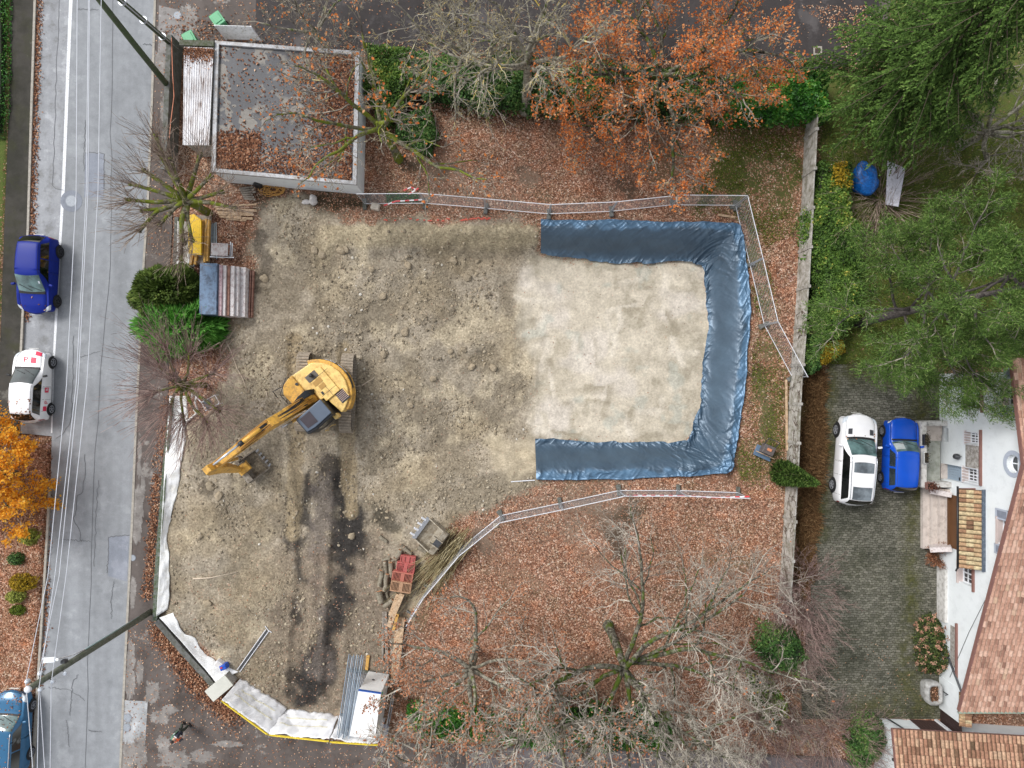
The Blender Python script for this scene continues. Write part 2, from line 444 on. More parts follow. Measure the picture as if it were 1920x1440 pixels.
    # greyer topsoil in the south-west corner, tan cut along the north edge
    q = sstep(1., -1., sdpoly(X, Y, pp([(540,1000),(740,1000),(760,1180),(700,1330),(620,1350),(520,1330),(500,1200)])) + e * 2)
    dc = blend(dc, lin(128, 116, 104), q * .8)
    pd = -sdpoly(X, Y, PIT)
    q = sstep(.05, .3, pd + e * .3) * sstep(1.45, .95, pd + e * .5) * sstep(4., 5.5, Y) * sstep(-11, -9.5, X)
    dc = blend(dc, lin(180, 167, 142), q * .75)
    for pts, wd, col, a in (([(583,868),(570,930),(574,985)], .5, (70,66,63), .9), ([(556,1000),(560,1090),(552,1150)], .55, (70,66,63), .85), ([(628,878),(655,950),(650,1020),(636,1075),(640,1120),(618,1180),(596,1235),(575,1290)], 1.25, (52,50,50), .97), ([(603,1050),(601,1110)], .6, (160,136,108), .75), ([(552,1060),(556,1130)], .3, (172,162,150), .8),
                            ([(610,870),(600,1000),(600,1250)], .8, (112,104,100), .7), ([(700,940),(735,985)], .5, (78,74,66), .8), ([(600,880),(620,870)], .6, (84,78,70), .7),
                            ([(480,440),(500,500),(480,540)], .35, (92,84,76), .7), ([(385,895),(388,915)], .35, (96,88,78), .8), ([(655,740),(655,640)], .3, (108,98,84), .6),
                            ([(440,700),(520,800)], .35, (170,160,150), .6), ([(560,1090),(560,1140)], .25, (168,156,144), .7)):
        dd = sdline(X, Y, pp(pts)) + (n(1.4, 4, 75) - .5) * 1.5 + (n(.5, 3, 77) - .5) * 1.0
        dc = blend(dc, lin(*col), sstep(wd, wd * .35, dd) * a)
    # tracks with pressed sand either side
    for pts in ([(552,640),(556,820),(548,1000)], [(640,655),(648,830),(660,960)]):
        dd = sdline(X, Y, pp(pts)) + (n(2., 3, 76) - .5) * .35
        dc = blend(dc, lin(164, 148, 122), sstep(.5, .3, dd) * .7)
    c = c * (1 - D[..., None]) + dc * D[..., None]
    leaf = leaf * (1 - D) + D * .10 * sstep(-6, -14, Y) ; grav = grav * (1 - D) + D
    gras = gras * (1 - D)
    # levelled pale floor
    FL = pp([(1012,486),(1160,490),(1300,486),(1330,510),(1332,640),(1320,770),(1290,834),(1003,832),(990,770),(1000,700),(980,640),(962,560),(985,510)], -PITD)
    q = sstep(.5, -.35, sdpoly(X, Y, FL) + e * 1.1)
    fc = np.ones(X.shape + (3,)) * lin(202, 193, 178)
    fc = blend(fc, lin(186, 177, 161), sstep(.45, .65, n(.7, 5, 81)) * .8)
    fc = blend(fc, lin(162, 154, 138), sstep(.60, .70, n(.9, 4, 82)) * .6)
    fc = blend(fc, lin(212, 204, 196), sstep(.55, .7, n(.45, 3, 83)) * .7)
    fc = blend(fc, lin(176, 180, 172), sstep(.66, .74, n(1.1, 3, 84)) * .5)
    # blade marks left by the bucket
    rr = np.random.default_rng(5)
    for k in range(44):
        cx, cy = P2(rr.uniform(1000, 1300), rr.uniform(500, 820), -PITD); a = rr.uniform(-.45, .45) + (math.pi / 2 if rr.random() < .5 else 0)
        u = (X - cx) * math.cos(a) + (Y - cy) * math.sin(a); v = -(X - cx) * math.sin(a) + (Y - cy) * math.cos(a)
        L = rr.uniform(.5, 1.3); wd = rr.uniform(.25, .6)
        e2 = (n(1.5, 4, 85) - .5) * .35; w = sstep(L, L * .75, np.abs(u) + e2) * sstep(-wd, wd * .15, v + e2) * sstep(wd * .3, wd * .18, v + e2)
        fc = blend(fc, lin(*((218, 210, 198) if rr.random() < .5 else (160, 151, 134))), w * rr.uniform(.45, .9))
    c = c * (1 - q[..., None]) + fc * q[..., None]
    grav = grav * (1 - q * .88); leaf = leaf * (1 - q)
    q = sstep(.4, -.3, sdpoly(X, Y, pp([(925,820),(1003,822),(1003,880),(960,895),(930,870)], -1.0)) + e * .8)
    c = blend(c, lin(184, 172, 150), q * .6); grav = grav * (1 - q * .6)
    return c, leaf, grav, gras
ZC, ZL, ZG, ZS = zones()

def ground_material():
    m, n, b = newmat("ground_surface")
    a = n.nodes.new("ShaderNodeAttribute"); a.attribute_name = "albedo"
    wt = n.nodes.new("ShaderNodeAttribute"); wt.attribute_name = "kind_weights"
    sp = n.nodes.new("ShaderNodeSeparateColor"); n.links.new(wt.outputs['Color'], sp.inputs[0])
    leaf, grav, gras = sp.outputs[0], sp.outputs[1], sp.outputs[2]
    v = pos_n(n)
    c = a.outputs['Color']
    n1 = noise_n(n, 1.6, 8, 0.62, v); n2 = noise_n(n, 9, 6, 0.65, v)
    c = mixc(n, c, ramp(n, [(.3, (.80, .79, .77)), (.7, (1.16, 1.16, 1.15))], n1.outputs[0]).outputs[0], 1.0, 'MULTIPLY')
    c = mixc(n, c, ramp(n, [(.32, (.72, .71, .69)), (.68, (1.22, 1.22, 1.2))], n2.outputs[0]).outputs[0], 0.8, 'MULTIPLY')
    # stones and crumbs
    vo = n.nodes.new("ShaderNodeTexVoronoi"); vo.inputs['Scale'].default_value = 13; n.links.new(v, vo.inputs['Vector'])
    sc = n.nodes.new("ShaderNodeSeparateColor"); n.links.new(vo.outputs['Color'], sc.inputs[0])
    g1 = ramp(n, [(0, (.66, .65, .62)), (.5, (.98, .98, .97)), (.88, (1.1, 1.1, 1.08)), (.96, (1.36, 1.36, 1.34))], sc.outputs[0]).outputs[0]
    c = mixc(n, c, mixc(n, c, g1, 1.0, 'MULTIPLY'), mathn(n, 'MULTIPLY', grav, .85))
    v2 = n.nodes.new("ShaderNodeTexVoronoi"); v2.inputs['Scale'].default_value = 5.2; n.links.new(v, v2.inputs['Vector'])
    ed = n.nodes.new("ShaderNodeTexVoronoi"); ed.feature = 'DISTANCE_TO_EDGE'; ed.inputs['Scale'].default_value = 5.2; n.links.new(v, ed.inputs['Vector'])
    # grass blades
    gn = noise_n(n, 26, 4, 0.7, v); gn2 = noise_n(n, 3, 4, 0.6, v)
    gc = ramp(n, [(.30, (.028, .042, .010)), (.5, (.085, .120, .028)), (.72, (.20, .22, .065))], gn.outputs[0]).outputs[0]
    gc2 = mixc(n, gc, (.11, .10, .035, 1), ramp(n, [(.45, (0, 0, 0)), (.7, (.8, .8, .8))], gn2.outputs[0]).outputs[0])
    c = mixc(n, c, gc2, mathn(n, 'MULTIPLY', gras, .85))
    # leaf litter: one colour per leaf-sized cell
    vl = n.nodes.new("ShaderNodeTexVoronoi"); vl.inputs['Scale'].default_value = 18; vl.inputs['Randomness'].default_value = 1.0
    n.links.new(v, vl.inputs['Vector'])
    sl_ = n.nodes.new("ShaderNodeSeparateColor"); n.links.new(vl.outputs['Color'], sl_.inputs[0])
    lc = ramp(n, [(0.0, C(82, 64, 54)), (.25, C(118, 84, 68)), (.5, C(152, 110, 90)), (.72, C(176, 136, 114)), (.9, C(198, 164, 142)), (1, C(226, 206, 190))], sl_.outputs[0]).outputs[0]
    ln = noise_n(n, 4.0, 5, .7, v)
    thr = mathn(n, 'ADD', mathn(n, 'MULTIPLY', leaf, 1.05), mathn(n, 'MULTIPLY', mathn(n, 'SUBTRACT', ln.outputs[0], .5), 1.6))
    keep = mathn(n, 'GREATER_THAN', thr, mathn(n, 'ADD', mathn(n, 'MULTIPLY', sl_.outputs[1], .85), .12))
    c = mixc(n, c, lc, mathn(n, 'MULTIPLY', keep, .82))
    hn = noise_n(n, 1.1, 4, .65, v); hn2 = noise_n(n, 3.4, 4, .65, v)
    tint = ramp(n, [(.32, (1.22, 1.0, .84)), (.48, (1, 1, 1)), (.60, (.92, 1.0, .96)), (.72, (.98, .98, 1.12))], hn.outputs[0]).outputs[0]
    tint2 = ramp(n, [(.34, (.80, .80, .80)), (.5, (1, 1, 1)), (.68, (1.2, 1.2, 1.2))], hn2.outputs[0]).outputs[0]
    c = mixc(n, c, mixc(n, mixc(n, c, tint, 1.0, 'MULTIPLY'), tint2, 1.0, 'MULTIPLY'), leaf)
    n.links.new(c, b.inputs['Base Color'])
    b.inputs['Roughness'].default_value = .92; b.inputs['Specular IOR Level'].default_value = .15
    hgt = mathn(n, 'ADD', mathn(n, 'MULTIPLY', n2.outputs[0], .6), mathn(n, 'ADD', mathn(n, 'MULTIPLY', mathn(n, 'MULTIPLY', vo.outputs['Distance'], grav), -.5), mathn(n, 'MULTIPLY', vl.outputs['Distance'], mathn(n, 'MULTIPLY', leaf, -.5))))
    bumpn(n, b, hgt, .5, .04)
    return m

g = MB(); g.grid(np.stack([GX, GY, GH], -1))
ground = g.build("ground", ground_material(), None, True); tag(ground, kind='structure')
me = ground.data
at = me.attributes.new("albedo", 'FLOAT_COLOR', 'POINT')
at.data.foreach_set("color", np.concatenate([ZC, np.ones(ZC.shape[:2] + (1,))], -1).astype(np.float32).ravel())
at = me.attributes.new("kind_weights", 'FLOAT_COLOR', 'POINT')
at.data.foreach_set("color", np.stack([ZL, ZG, ZS, np.ones_like(ZL)], -1).astype(np.float32).ravel())

# ------------------------------------------------------------------ road, pavements, yard
def sheet(name, poly, z, material, th=0.10, parent=None):
    """flat sheet with finely split top (triangulated by clipping) and a downstand edge"""
    mb = MB(); mb.prism(poly, z - th, z); o = mb.build(name, material, parent)
    return o

def asphalt(name, base, light, dark, spots=(), moss=0.0, warm=0.0, wet=0.45, leafy=0.0, patch=.5, scale=.35):
    m, n, b = newmat(name); v = pos_n(n)
    n0 = noise_n(n, scale, 6, .6, v); n1 = noise_n(n, 2.4, 6, .65, v); n2 = noise_n(n, 38, 3, .6, v)
    mp = n.nodes.new("ShaderNodeMapping"); mp.inputs['Scale'].default_value = (1.1, .06, 1); n.links.new(v, mp.inputs[0])
    n3 = noise_n(n, 1.0, 3, .5, mp.outputs[0])
    n0b = noise_n(n, scale * 3.1, 8, .72, v); mx_ = mathn(n, 'ADD', mathn(n, 'MULTIPLY', n0.outputs[0], .62), mathn(n, 'MULTIPLY', n0b.outputs[0], .38))
    c = ramp(n, [(patch - .12, dark), (patch - .02, base), (patch + .05, base), (patch + .085, light)], mx_).outputs[0]
    c = mixc(n, c, ramp(n, [(.35, (.86,) * 3), (.65, (1.13,) * 3)], n3.outputs[0]).outputs[0], .85, 'MULTIPLY')
    c = mixc(n, c, ramp(n, [(.3, (.84,) * 3), (.7, (1.15,) * 3)], n1.outputs[0]).outputs[0], .8, 'MULTIPLY')
    c = mixc(n, c, ramp(n, [(.3, (.86,) * 3), (.7, (1.14,) * 3)], n2.outputs[0]).outputs[0], .8, 'MULTIPLY')
    if moss:
        t = noise_n(n, .8, 5, .7, v)
        c = mixc(n, c, C(58, 60, 30), mathn(n, 'MULTIPLY', ramp(n, [(.5, (0,) * 3), (.68, (1,) * 3)], t.outputs[0]).outputs[0], moss))
    if leafy:
        vl = n.nodes.new("ShaderNodeTexVoronoi"); vl.inputs['Scale'].default_value = 8; n.links.new(v, vl.inputs['Vector'])
        sl_ = n.nodes.new("ShaderNodeSeparateColor"); n.links.new(vl.outputs['Color'], sl_.inputs[0])
        t = noise_n(n, 1.1, 4, .7, v)
        k = mathn(n, 'GREATER_THAN', mathn(n, 'MULTIPLY', mathn(n, 'MULTIPLY', t.outputs[0], 2.0), leafy), mathn(n, 'ADD', mathn(n, 'MULTIPLY', vl.outputs['Distance'], 2.2), sl_.outputs[1]))
        c = mixc(n, c, ramp(n, [(0, C(110, 66, 46)), (.5, C(160, 108, 80)), (1, C(215, 180, 150))], sl_.outputs[0]).outputs[0], k)
    n.links.new(c, b.inputs['Base Color']); b.inputs['Roughness'].default_value = .85; b.inputs['Specular IOR Level'].default_value = .3
    bumpn(n, b, n2.outputs[0], .25, .01)
    return m

M_road = asphalt("asphalt_pale", C(142, 145, 149), C(152, 155, 159), C(132, 135, 139), patch=.5)
M_bay = asphalt("asphalt_bay", C(150, 152, 156), C(166, 168, 172), C(130, 131, 132), patch=.5, scale=1.1)
M_pavR = asphalt("asphalt_brown", C(99, 91, 87), C(146, 141, 136), C(80, 72, 68), patch=.52, scale=.5, leafy=.25)
M_pavL = asphalt("asphalt_dark", C(66, 63, 58), C(104, 102, 96), C(50, 49, 42), moss=.5, patch=.54, leafy=.12)
M_kerb = mat("kerb_stone", C(164, 158, 148), .85, .2, 6, bump=.3)
M_tar = mat("tar_seam", C(96, 98, 102), .7, .2, 6)
M_white = mat("road_paint", C(226, 228, 232), .7, .06, 9, dirt=C(170, 172, 176), dirt_amt=.25)
M_leafheap = varmat("dead_leaves", [(0, C(68, 48, 40)), (.3, C(114, 76, 58)), (.55, C(152, 106, 80)), (.8, C(190, 146, 116)), (1, C(222, 196, 170))], .85, .1, 0)

road = sheet("road", ROAD, ROAD_Z, M_road); tag(road, kind='structure')
pavR = sheet("pavement", PAV_R, 0.0, M_pavR); tag(pavR, kind='structure')
pavL = sheet("pavement", PAV_L, 0.0, M_pavL); tag(pavL, kind='structure')

def strip(mb, pts, w, z, m=0, jitter=0.0, n=0):
    """flat ribbon along points at height z"""
    p = np.asarray(pts, float)
    if n:
        s = np.r_[0, np.cumsum(np.linalg.norm(np.diff(p, axis=0), axis=1))]; q = np.linspace(0, s[-1], n)
        p = np.c_[np.interp(q, s, p[:, 0]), np.interp(q, s, p[:, 1])]
        if jitter: p = p + rng.normal(0, jitter, p.shape)
    t = np.gradient(p, axis=0); t /= np.linalg.norm(t, axis=1)[:, None] + 1e-9
    nn = np.c_[-t[:, 1], t[:, 0]]; w = np.full(len(p), w) if np.isscalar(w) else np.asarray(w)
    X = np.stack([np.c_[p + nn * w[:, None] / 2, np.full(len(p), z)], np.c_[p - nn * w[:, None] / 2, np.full(len(p), z)]], 1)
    mb.grid(X, m)

# edge line, seams, cracks and patches belong to the road
mb = MB(); strip(mb, pp([(136,-200),(133,0),(128,120),(119,350),(113,450),(104,620),(100,695),(97,812)], ROAD_Z), [.2,.19,.18,.17,.15,.14,.11,.08], ROAD_Z + .008)
mb.build("edge_line", M_white, road)
mb = MB()
mb.prism(pp([(70,-300),(67.5,0),(61.5,190),(54.5,430),(44.5,595),(36.5,760),(33.5,811),(96,817),(100,640),(110,440),(120,300),(128,100),(131,-300)], ROAD_Z), ROAD_Z - .02, ROAD_Z + .004)
mb.build("parking_bay", M_bay, road)
mb = MB()
for pts, w in (([(112,-10),(108,110),(101,290),(98,354),(118,356)], .05), ([(145,17),(184,18)], .05), ([(160,286),(195,287),(196,358)], .05), ([(160,225),(157,320)], .04),
               ([(212,0),(207,500),(190,690),(176,880),(160,1440)], .035), ([(137,630),(138,690),(133,790),(117,815),(105,822)], .05), ([(150,670),(187,658)], .03),
               ([(159,850),(161,890),(153,925),(145,930),(142,960),(138,975),(149,990),(152,1015)], .05), ([(185,900),(180,960),(177,1060)], .04), ([(118,1011),(170,1015)], .04),
               ([(202,1075),(204,1006),(243,1003)], .06), ([(213,1090),(208,1130),(210,1160)], .05), ([(148,1265),(136,1278),(134,1310),(130,1340)], .05), ([(90,1288),(130,1293),(160,1312)], .04),
               ([(125,1350),(130,1400)], .04), ([(165,1370),(190,1372)], .04), ([(270,83),(285,84)], .04)):
    strip(mb, pp(pts, ROAD_Z), w * .62, ROAD_Z + .012, 0, .028, 30)
mb.build("crack", M_tar, road)
M_patch = asphalt("asphalt_patch", C(136, 141, 151), C(148, 152, 162), C(126, 130, 140))
mb = MB(); mb.prism(pp([(204,1007),(242,1004),(238,1090),(203,1080)], ROAD_Z), ROAD_Z - .02, ROAD_Z + .006); mb.prism(pp([(160,287),(195,288),(194,372),(158,370)], ROAD_Z), ROAD_Z - .02, ROAD_Z + .006)
mb.build("patch", M_patch, road)

def worn(px, py, rx, ry, seed):
    c = P2(px, py); t = np.linspace(0, 2 * np.pi, 160, endpoint=False); k = .25 + 1.5 * fbm(np.cos(t) * 2.2 + seed, np.sin(t) * 2.2, 1, 6, seed, .8)
    mb = MB(); mb.prism(np.c_[c[0] + np.cos(t) * rx * k, c[1] + np.sin(t) * ry * k], -.05, .0045 + .0006 * (seed % 5)); mb.build("worn_patch", M_worn, pavR)
M_worn = asphalt("asphalt_worn", C(134, 129, 125), C(150, 146, 142), C(112, 106, 102), scale=2.2, leafy=.15)
for k, (a, b_, rx, ry) in enumerate(((262,845,.12,.5),(261,880,.1,.5),(260,940,.28,1.0),(256,985,.3,1.1),(268,910,.14,.5),(250,1105,.16,.6),(249,1125,.14,.5),(246,1230,.22,.9),(243,1275,.3,1.1),(262,1260,.2,.7),(238,1425,.35,1.0),(262,1410,.4,.9),(300,1345,.5,.35),(285,1300,.4,.6),(318,1330,.45,.25),(330,1425,.9,.5),(380,1418,.7,.3),(430,1395,.9,.16),(305,1395,.35,.5),(310,60,.5,.5),(300,120,.5,.6),(312,210,.3,.9),(352,35,.5,.8))):
    worn(a, b_, rx, ry, 11 + k)

def manhole(px, py, r, label, z, ring=None):
    c = P(px, py, z); o = thing("manhole_cover", label, "manhole cover", c)
    mb = MB(); mb.lathe([(r, -.03), (r, .012), (r * .93, .016)], n=28); mb.build("frame", mat("iron_frame", C(128, 134, 142), .6, .15, 12), o)
    mb = MB(); mb.lathe([(r * .86, .0), (r * .86, .018), (r * .2, .018), (.02, .02)], n=28); mb.build("lid", mat("iron_lid", C(150, 156, 164), .55, .25, 30), o)
    if ring:
        mb = MB(); mb.lathe([(ring, -.03), (ring, .009)], n=32); mb.build("collar", M_patch, o)
manhole(134, 377, .33, "round grey iron manhole cover with dark collar in the road lane", ROAD_Z, .58)
manhole(333, 29, .22, "small round rusty cover in the pavement near the green bins", 0.0)
manhole(239, 1346, .24, "upper of two small round covers in the pale pavement patch at the kerb", 0.0)
manhole(238, 1364, .22, "lower of two small round covers in the pale pavement patch at the kerb", 0.0)
manhole(249, 1046, .17, "small round valve cover in the brown pavement beside the kerb", 0.0)
dr = thing("drain_grate", "square pale framed drain in the dark driveway by the hedge", "drain", P(1533, 95))
mb = MB()
for a, b in (((-.22, -.19), (.44, .07)), ((-.22, .19), (.44, .07))): mb.box((0, a[1], .006), (.46, .08, .03))
mb.box((-.19, 0, .006), (.08, .30, .03)); mb.box((.19, 0, .006), (.08, .30, .03)); mb.build("frame", M_kerb, dr)
mb = MB(); [mb.box((0, -.12 + .06 * k, .004), (.30, .025, .02)) for k in range(5)]; mb.build("grate", mat("grate_iron", C(92, 76, 66), .7), dr)

def kerb(name, pts, label):
    mb = MB(); p = pts
    for k in range(len(p) - 1):
        a = Vector((*p[k], -.06)); b = Vector((*p[k + 1], -.06)); n = max(1, int((b - a).length / 1.0))
        for j in range(n):
            s = a.lerp(b, j / n); e = a.lerp(b, (j + 1) / n - .012 / max(.1, (b - a).length) * n / n)
            mb.bar(s, e, .12, .17)
    o = mb.build(name, M_kerb); tag(o, kind='structure'); return o
kerb("kerb_right", pp([(302,-300)] + [(x + 1.5, y) for x, y in road_right[1:]], 0.02), "")
kerb("kerb_left", pp([(x - 2, y) for x, y in road_left[:6]], 0.02), "")
kerb("kerb_bed", pp([(x - 2, y) for x, y in road_left[8:]], 0.02), "")

def setts():
    m, n, b = newmat("stone_setts"); v = pos_n(n)
    br = n.nodes.new("ShaderNodeTexBrick"); n.links.new(v, br.inputs['Vector'])
    br.inputs['Scale'].default_value = 1.0; br.inputs['Brick Width'].default_value = .215; br.inputs['Row Height'].default_value = .125
    br.inputs['Mortar Size'].default_value = .014; br.inputs['Mortar Smooth'].default_value = .4; br.inputs['Bias'].default_value = -.1
    br.inputs['Color1'].default_value = C(118, 116, 108); br.inputs['Color2'].default_value = C(78, 78, 70); br.inputs['Mortar'].default_value = C(58, 58, 46)
    w = noise_n(n, 3, 3, .5, v)
    ad = n.nodes.new("ShaderNodeVectorMath"); ad.operation = 'MULTIPLY_ADD'; n.links.new(w.outputs['Color'], ad.inputs[0]); ad.inputs[1].default_value = (.34, .26, 0); n.links.new(v, ad.inputs[2])
    n.links.new(ad.outputs[0], br.inputs['Vector'])
    c = br.outputs['Color']
    t = noise_n(n, .35, 5, .6, v); c = mixc(n, c, ramp(n, [(.35, (.62, .64, .58)), (.62, (1.3, 1.28, 1.25))], t.outputs[0]).outputs[0], 1.0, 'MULTIPLY')
    t1 = noise_n(n, 5, 5, .7, v); c = mixc(n, c, ramp(n, [(.3, (.7,) * 3), (.7, (1.3,) * 3)], t1.outputs[0]).outputs[0], .9, 'MULTIPLY')
    a = n.nodes.new("ShaderNodeAttribute"); a.attribute_name = "moss"
    t2 = noise_n(n, 1.3, 6, .7, v)
    k = mathn(n, 'MULTIPLY', mathn(n, 'MULTIPLY', a.outputs['Fac'], ramp(n, [(.34, (0,) * 3), (.56, (1,) * 3)], t2.outputs[0]).outputs[0]), .9)
    mc = ramp(n, [(.3, C(40, 44, 24)), (.7, C(92, 92, 30))], t1.outputs[0]).outputs[0]
    c = mixc(n, c, mc, k)
    n.links.new(c, b.inputs['Base Color']); b.inputs['Roughness'].default_value = .85; b.inputs['Specular IOR Level'].default_value = .25
    bumpn(n, b, mathn(n, 'MULTIPLY', br.outputs['Fac'], -1.0), .5, .03)
    return m
# yard as a grid clipped to its outline so that the moss can be laid in by place
cx = np.arange(15.0, 24.6, .25); cy = np.arange(-18.2, 1.4, .25); CX, CY = np.meshgrid(cx, cy, indexing='ij')
sd_ = sdpoly(CX, CY, COURT)
gm = MB(); nv = len(cy); ii, jj = np.meshgrid(np.arange(len(cx) - 1), np.arange(nv - 1), indexing='ij')
f4 = np.stack([ii * nv + jj, (ii + 1) * nv + jj, (ii + 1) * nv + jj + 1, ii * nv + jj + 1], -1).reshape(-1, 4)
cen = sd_.reshape(-1)[f4].mean(1); gm.add(np.stack([CX, CY, .0 + 0 * CX + (fbm(CX, CY, .5, 3, 5) - .5) * .05], -1).reshape(-1, 3), f4[cen < .05])
yard = gm.build("yard_paving", setts(), None, True); tag(yard, kind='structure')
mo = np.maximum.reduce([sstep(.9, -.2, sdline(CX, CY, pp([(1720,760),(1745,800),(1705,1000),(1712,1130),(1700,1200),(1700,1300)]))) ,
                        sstep(1.0, 0, sdline(CX, CY, pp([(1550,690),(1545,860),(1530,1000)]))) * .9, sstep(1.4, 0, sdline(CX, CY, pp([(1600,690),(1760,720)]))) * .7,
                        sstep(1.6, 0, sdline(CX, CY, pp([(1620,1330),(1740,1320)]))) * .7]) + (fbm(CX, CY, .6, 4, 9) - .5) * .5
at = yard.data.attributes.new("moss", 'FLOAT', 'POINT'); at.data.foreach_set("value", np.clip(mo, 0, 1).astype(np.float32).ravel())

# pale pavement slabs beside the road
mb = MB()
mb.prism(pp([(233,1313),(277,1315),(272,1396),(227,1395)]), -.05, .005)
pl = mb.build("pavement_slab", asphalt("asphalt_slab", C(168, 170, 172), C(188, 190, 192), C(140, 142, 142), scale=1.4), pavR)
mb = MB(); mb.prism(pp([(298,10),(342,20),(338,100),(296,100)]), -.05, .005)
mb.build("pavement_slab", asphalt("asphalt_slab_b", C(142, 138, 136), C(164, 160, 160), C(108, 104, 100), scale=1.2, leafy=.2), pavR)
mb = MB(); mb.prism(pp([(500,-300),(480,0),(478,96),(690,97),(900,105),(1150,113),(1390,121),(1560,131),(1640,100),(1680,-300)]), -.05, .006)
mb.build("driveway", asphalt("asphalt_drive", C(64, 60, 60), C(86, 82, 82), C(50, 47, 46), leafy=.16), pavR)
mb = MB(); mb.prism(pp([(880,1402),(1200,1409),(1560,1425),(1648,1442),(1740,1800),(800,1800)]), -.05, .006)
mb.build("lane", asphalt("asphalt_lane", C(118, 112, 114), C(136, 132, 134), C(92, 86, 86), leafy=.2), pavR)

# ------------------------------------------------------------------ black plastic sheeting round the pit
def sheeting():
    O = np.array(pp(rimA)); I = np.array(pp(innA, -PITD))
    s = np.r_[0, np.cumsum(np.linalg.norm(np.diff((O + I) / 2, axis=0), axis=1))]
    ns, nt_ = 900, 80
    q = np.linspace(0, s[-1], ns); qq = np.concatenate([[q[0]], q[1:-1], [q[-1]]])
    ix = lambda A: np.c_[np.interp(qq, s, A[:, 0]), np.interp(qq, s, A[:, 1])]
    A, B = ix(O), ix(I)
    k = np.ones(11) / 11
    def sm(A):
        out = A.copy()
        for c in (0, 1):
            e = np.pad(A[:, c], 5, mode='edge'); out[:, c] = np.convolve(e, k, 'valid')
        out[:3] = A[:3]; out[-3:] = A[-3:]; return out
    A, B = sm(A), sm(B)
    A = A + (fbm(qq, qq * 0, .8, 4, 91) - .5)[:, None] * .16; B = B + (fbm(qq, qq * 0 + 5, 1.1, 4, 92) - .5)[:, None] * .30
    t = np.linspace(0, 1, nt_)
    XY = A[:, None, :] * (1 - t)[None, :, None] + B[:, None, :] * t[None, :, None]
    X, Y = XY[..., 0], XY[..., 1]; S = np.repeat(qq[:, None], nt_, 1); T = np.repeat(t[None, :], ns, 0)
    z = hz(X, Y)
    # folds: ridges that run across the band, fan out at the corners, plus fine crumpling
    warp = (fbm(S, T * 3, .5, 3, 95) - .5) * 2.5
    rid = lambda x, y, sd: 1 - np.abs(2 * fbm(x, y, 1, 3, sd) - 1)
    w1 = rid(S * .62 + warp + T * 1.2, T * 1.1 + 3, 101) ** 4; w2 = rid(S * 1.7 + T * 2.4 + warp, T * 1.4, 102) ** 4; w3 = rid(S * 2.1 - T * 3.2, T * 2.0 + 9, 103) ** 4
    cm = np.exp(-((S - s[3]) / 1.6) ** 2) + np.exp(-((S - s[8]) / 1.8) ** 2)
    edge = sstep(.42, .05, T); foot = sstep(.78, .98, T)
    band = .45 + 1.1 * edge + .9 * foot
    z = z + .045 + .085 * w1 * (band * .9 + 1.3 * cm) + .045 * w2 * (band * .6 + 1.3 * cm) + .04 * w3 * (band * .5 + 1.2 * cm) + .042 * rid(S * 2.3 + T * 4.5 + warp, T * 1.7, 106) ** 6 * (band * .75 + cm) + .038 * rid(S * 2.0 - T * 5 + 4, T * 1.5, 107) ** 6 * (band * .75 + cm)
    z = z + .02 * edge * fbm(S * 3, T * 5, 1, 3, 104) + .07 * cm * fbm(S * 1.4, T * 3, 1, 3, 105)
    z[:, 0] = hz(X[:, 0], Y[:, 0]) + .02
    z = z + .05 * np.exp(-((T - .025) / .02) ** 2)           # rolled and weighted hem
    painted_sheen = np.clip(sstep(.27, .12, T + (fbm(S * 1.5, T * 4, 1, 4, 107) - .5) * .35) * (.55 + .7 * fbm(S * 1.6, T * 5, 1, 3, 108)) + .5 * sstep(.86, .97, T) * fbm(S * 2, T * 6, 1, 3, 109), 0, 1)  # sky highlights along rim and foot, painted into the sheet colour
    mb = MB(); mb.grid(np.stack([X, Y, z], -1), flip=True, var=painted_sheen[:-1, :-1])
    m, n, b = newmat("plastic_sheet"); v = pos_n(n)
    nz = noise_n(n, .9, 5, .6, v)
    c = ramp(n, [(.35, C(62, 82, 100)), (.65, C(74, 96, 115))], nz.outputs[0]).outputs[0]
    d = noise_n(n, 5, 6, .7, v); c = mixc(n, c, C(120, 118, 108), ramp(n, [(.66, (0,) * 3), (.8, (.55,) * 3)], d.outputs[0]).outputs[0])
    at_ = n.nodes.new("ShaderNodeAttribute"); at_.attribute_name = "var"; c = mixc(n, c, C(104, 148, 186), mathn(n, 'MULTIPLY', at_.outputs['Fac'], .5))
    n.links.new(c, b.inputs['Base Color']); b.inputs['Metallic'].default_value = .28; b.inputs['Roughness'].default_value = .43; b.inputs['Specular IOR Level'].default_value = .8
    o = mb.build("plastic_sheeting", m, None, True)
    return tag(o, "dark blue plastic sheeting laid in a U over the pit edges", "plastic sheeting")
sheeting()

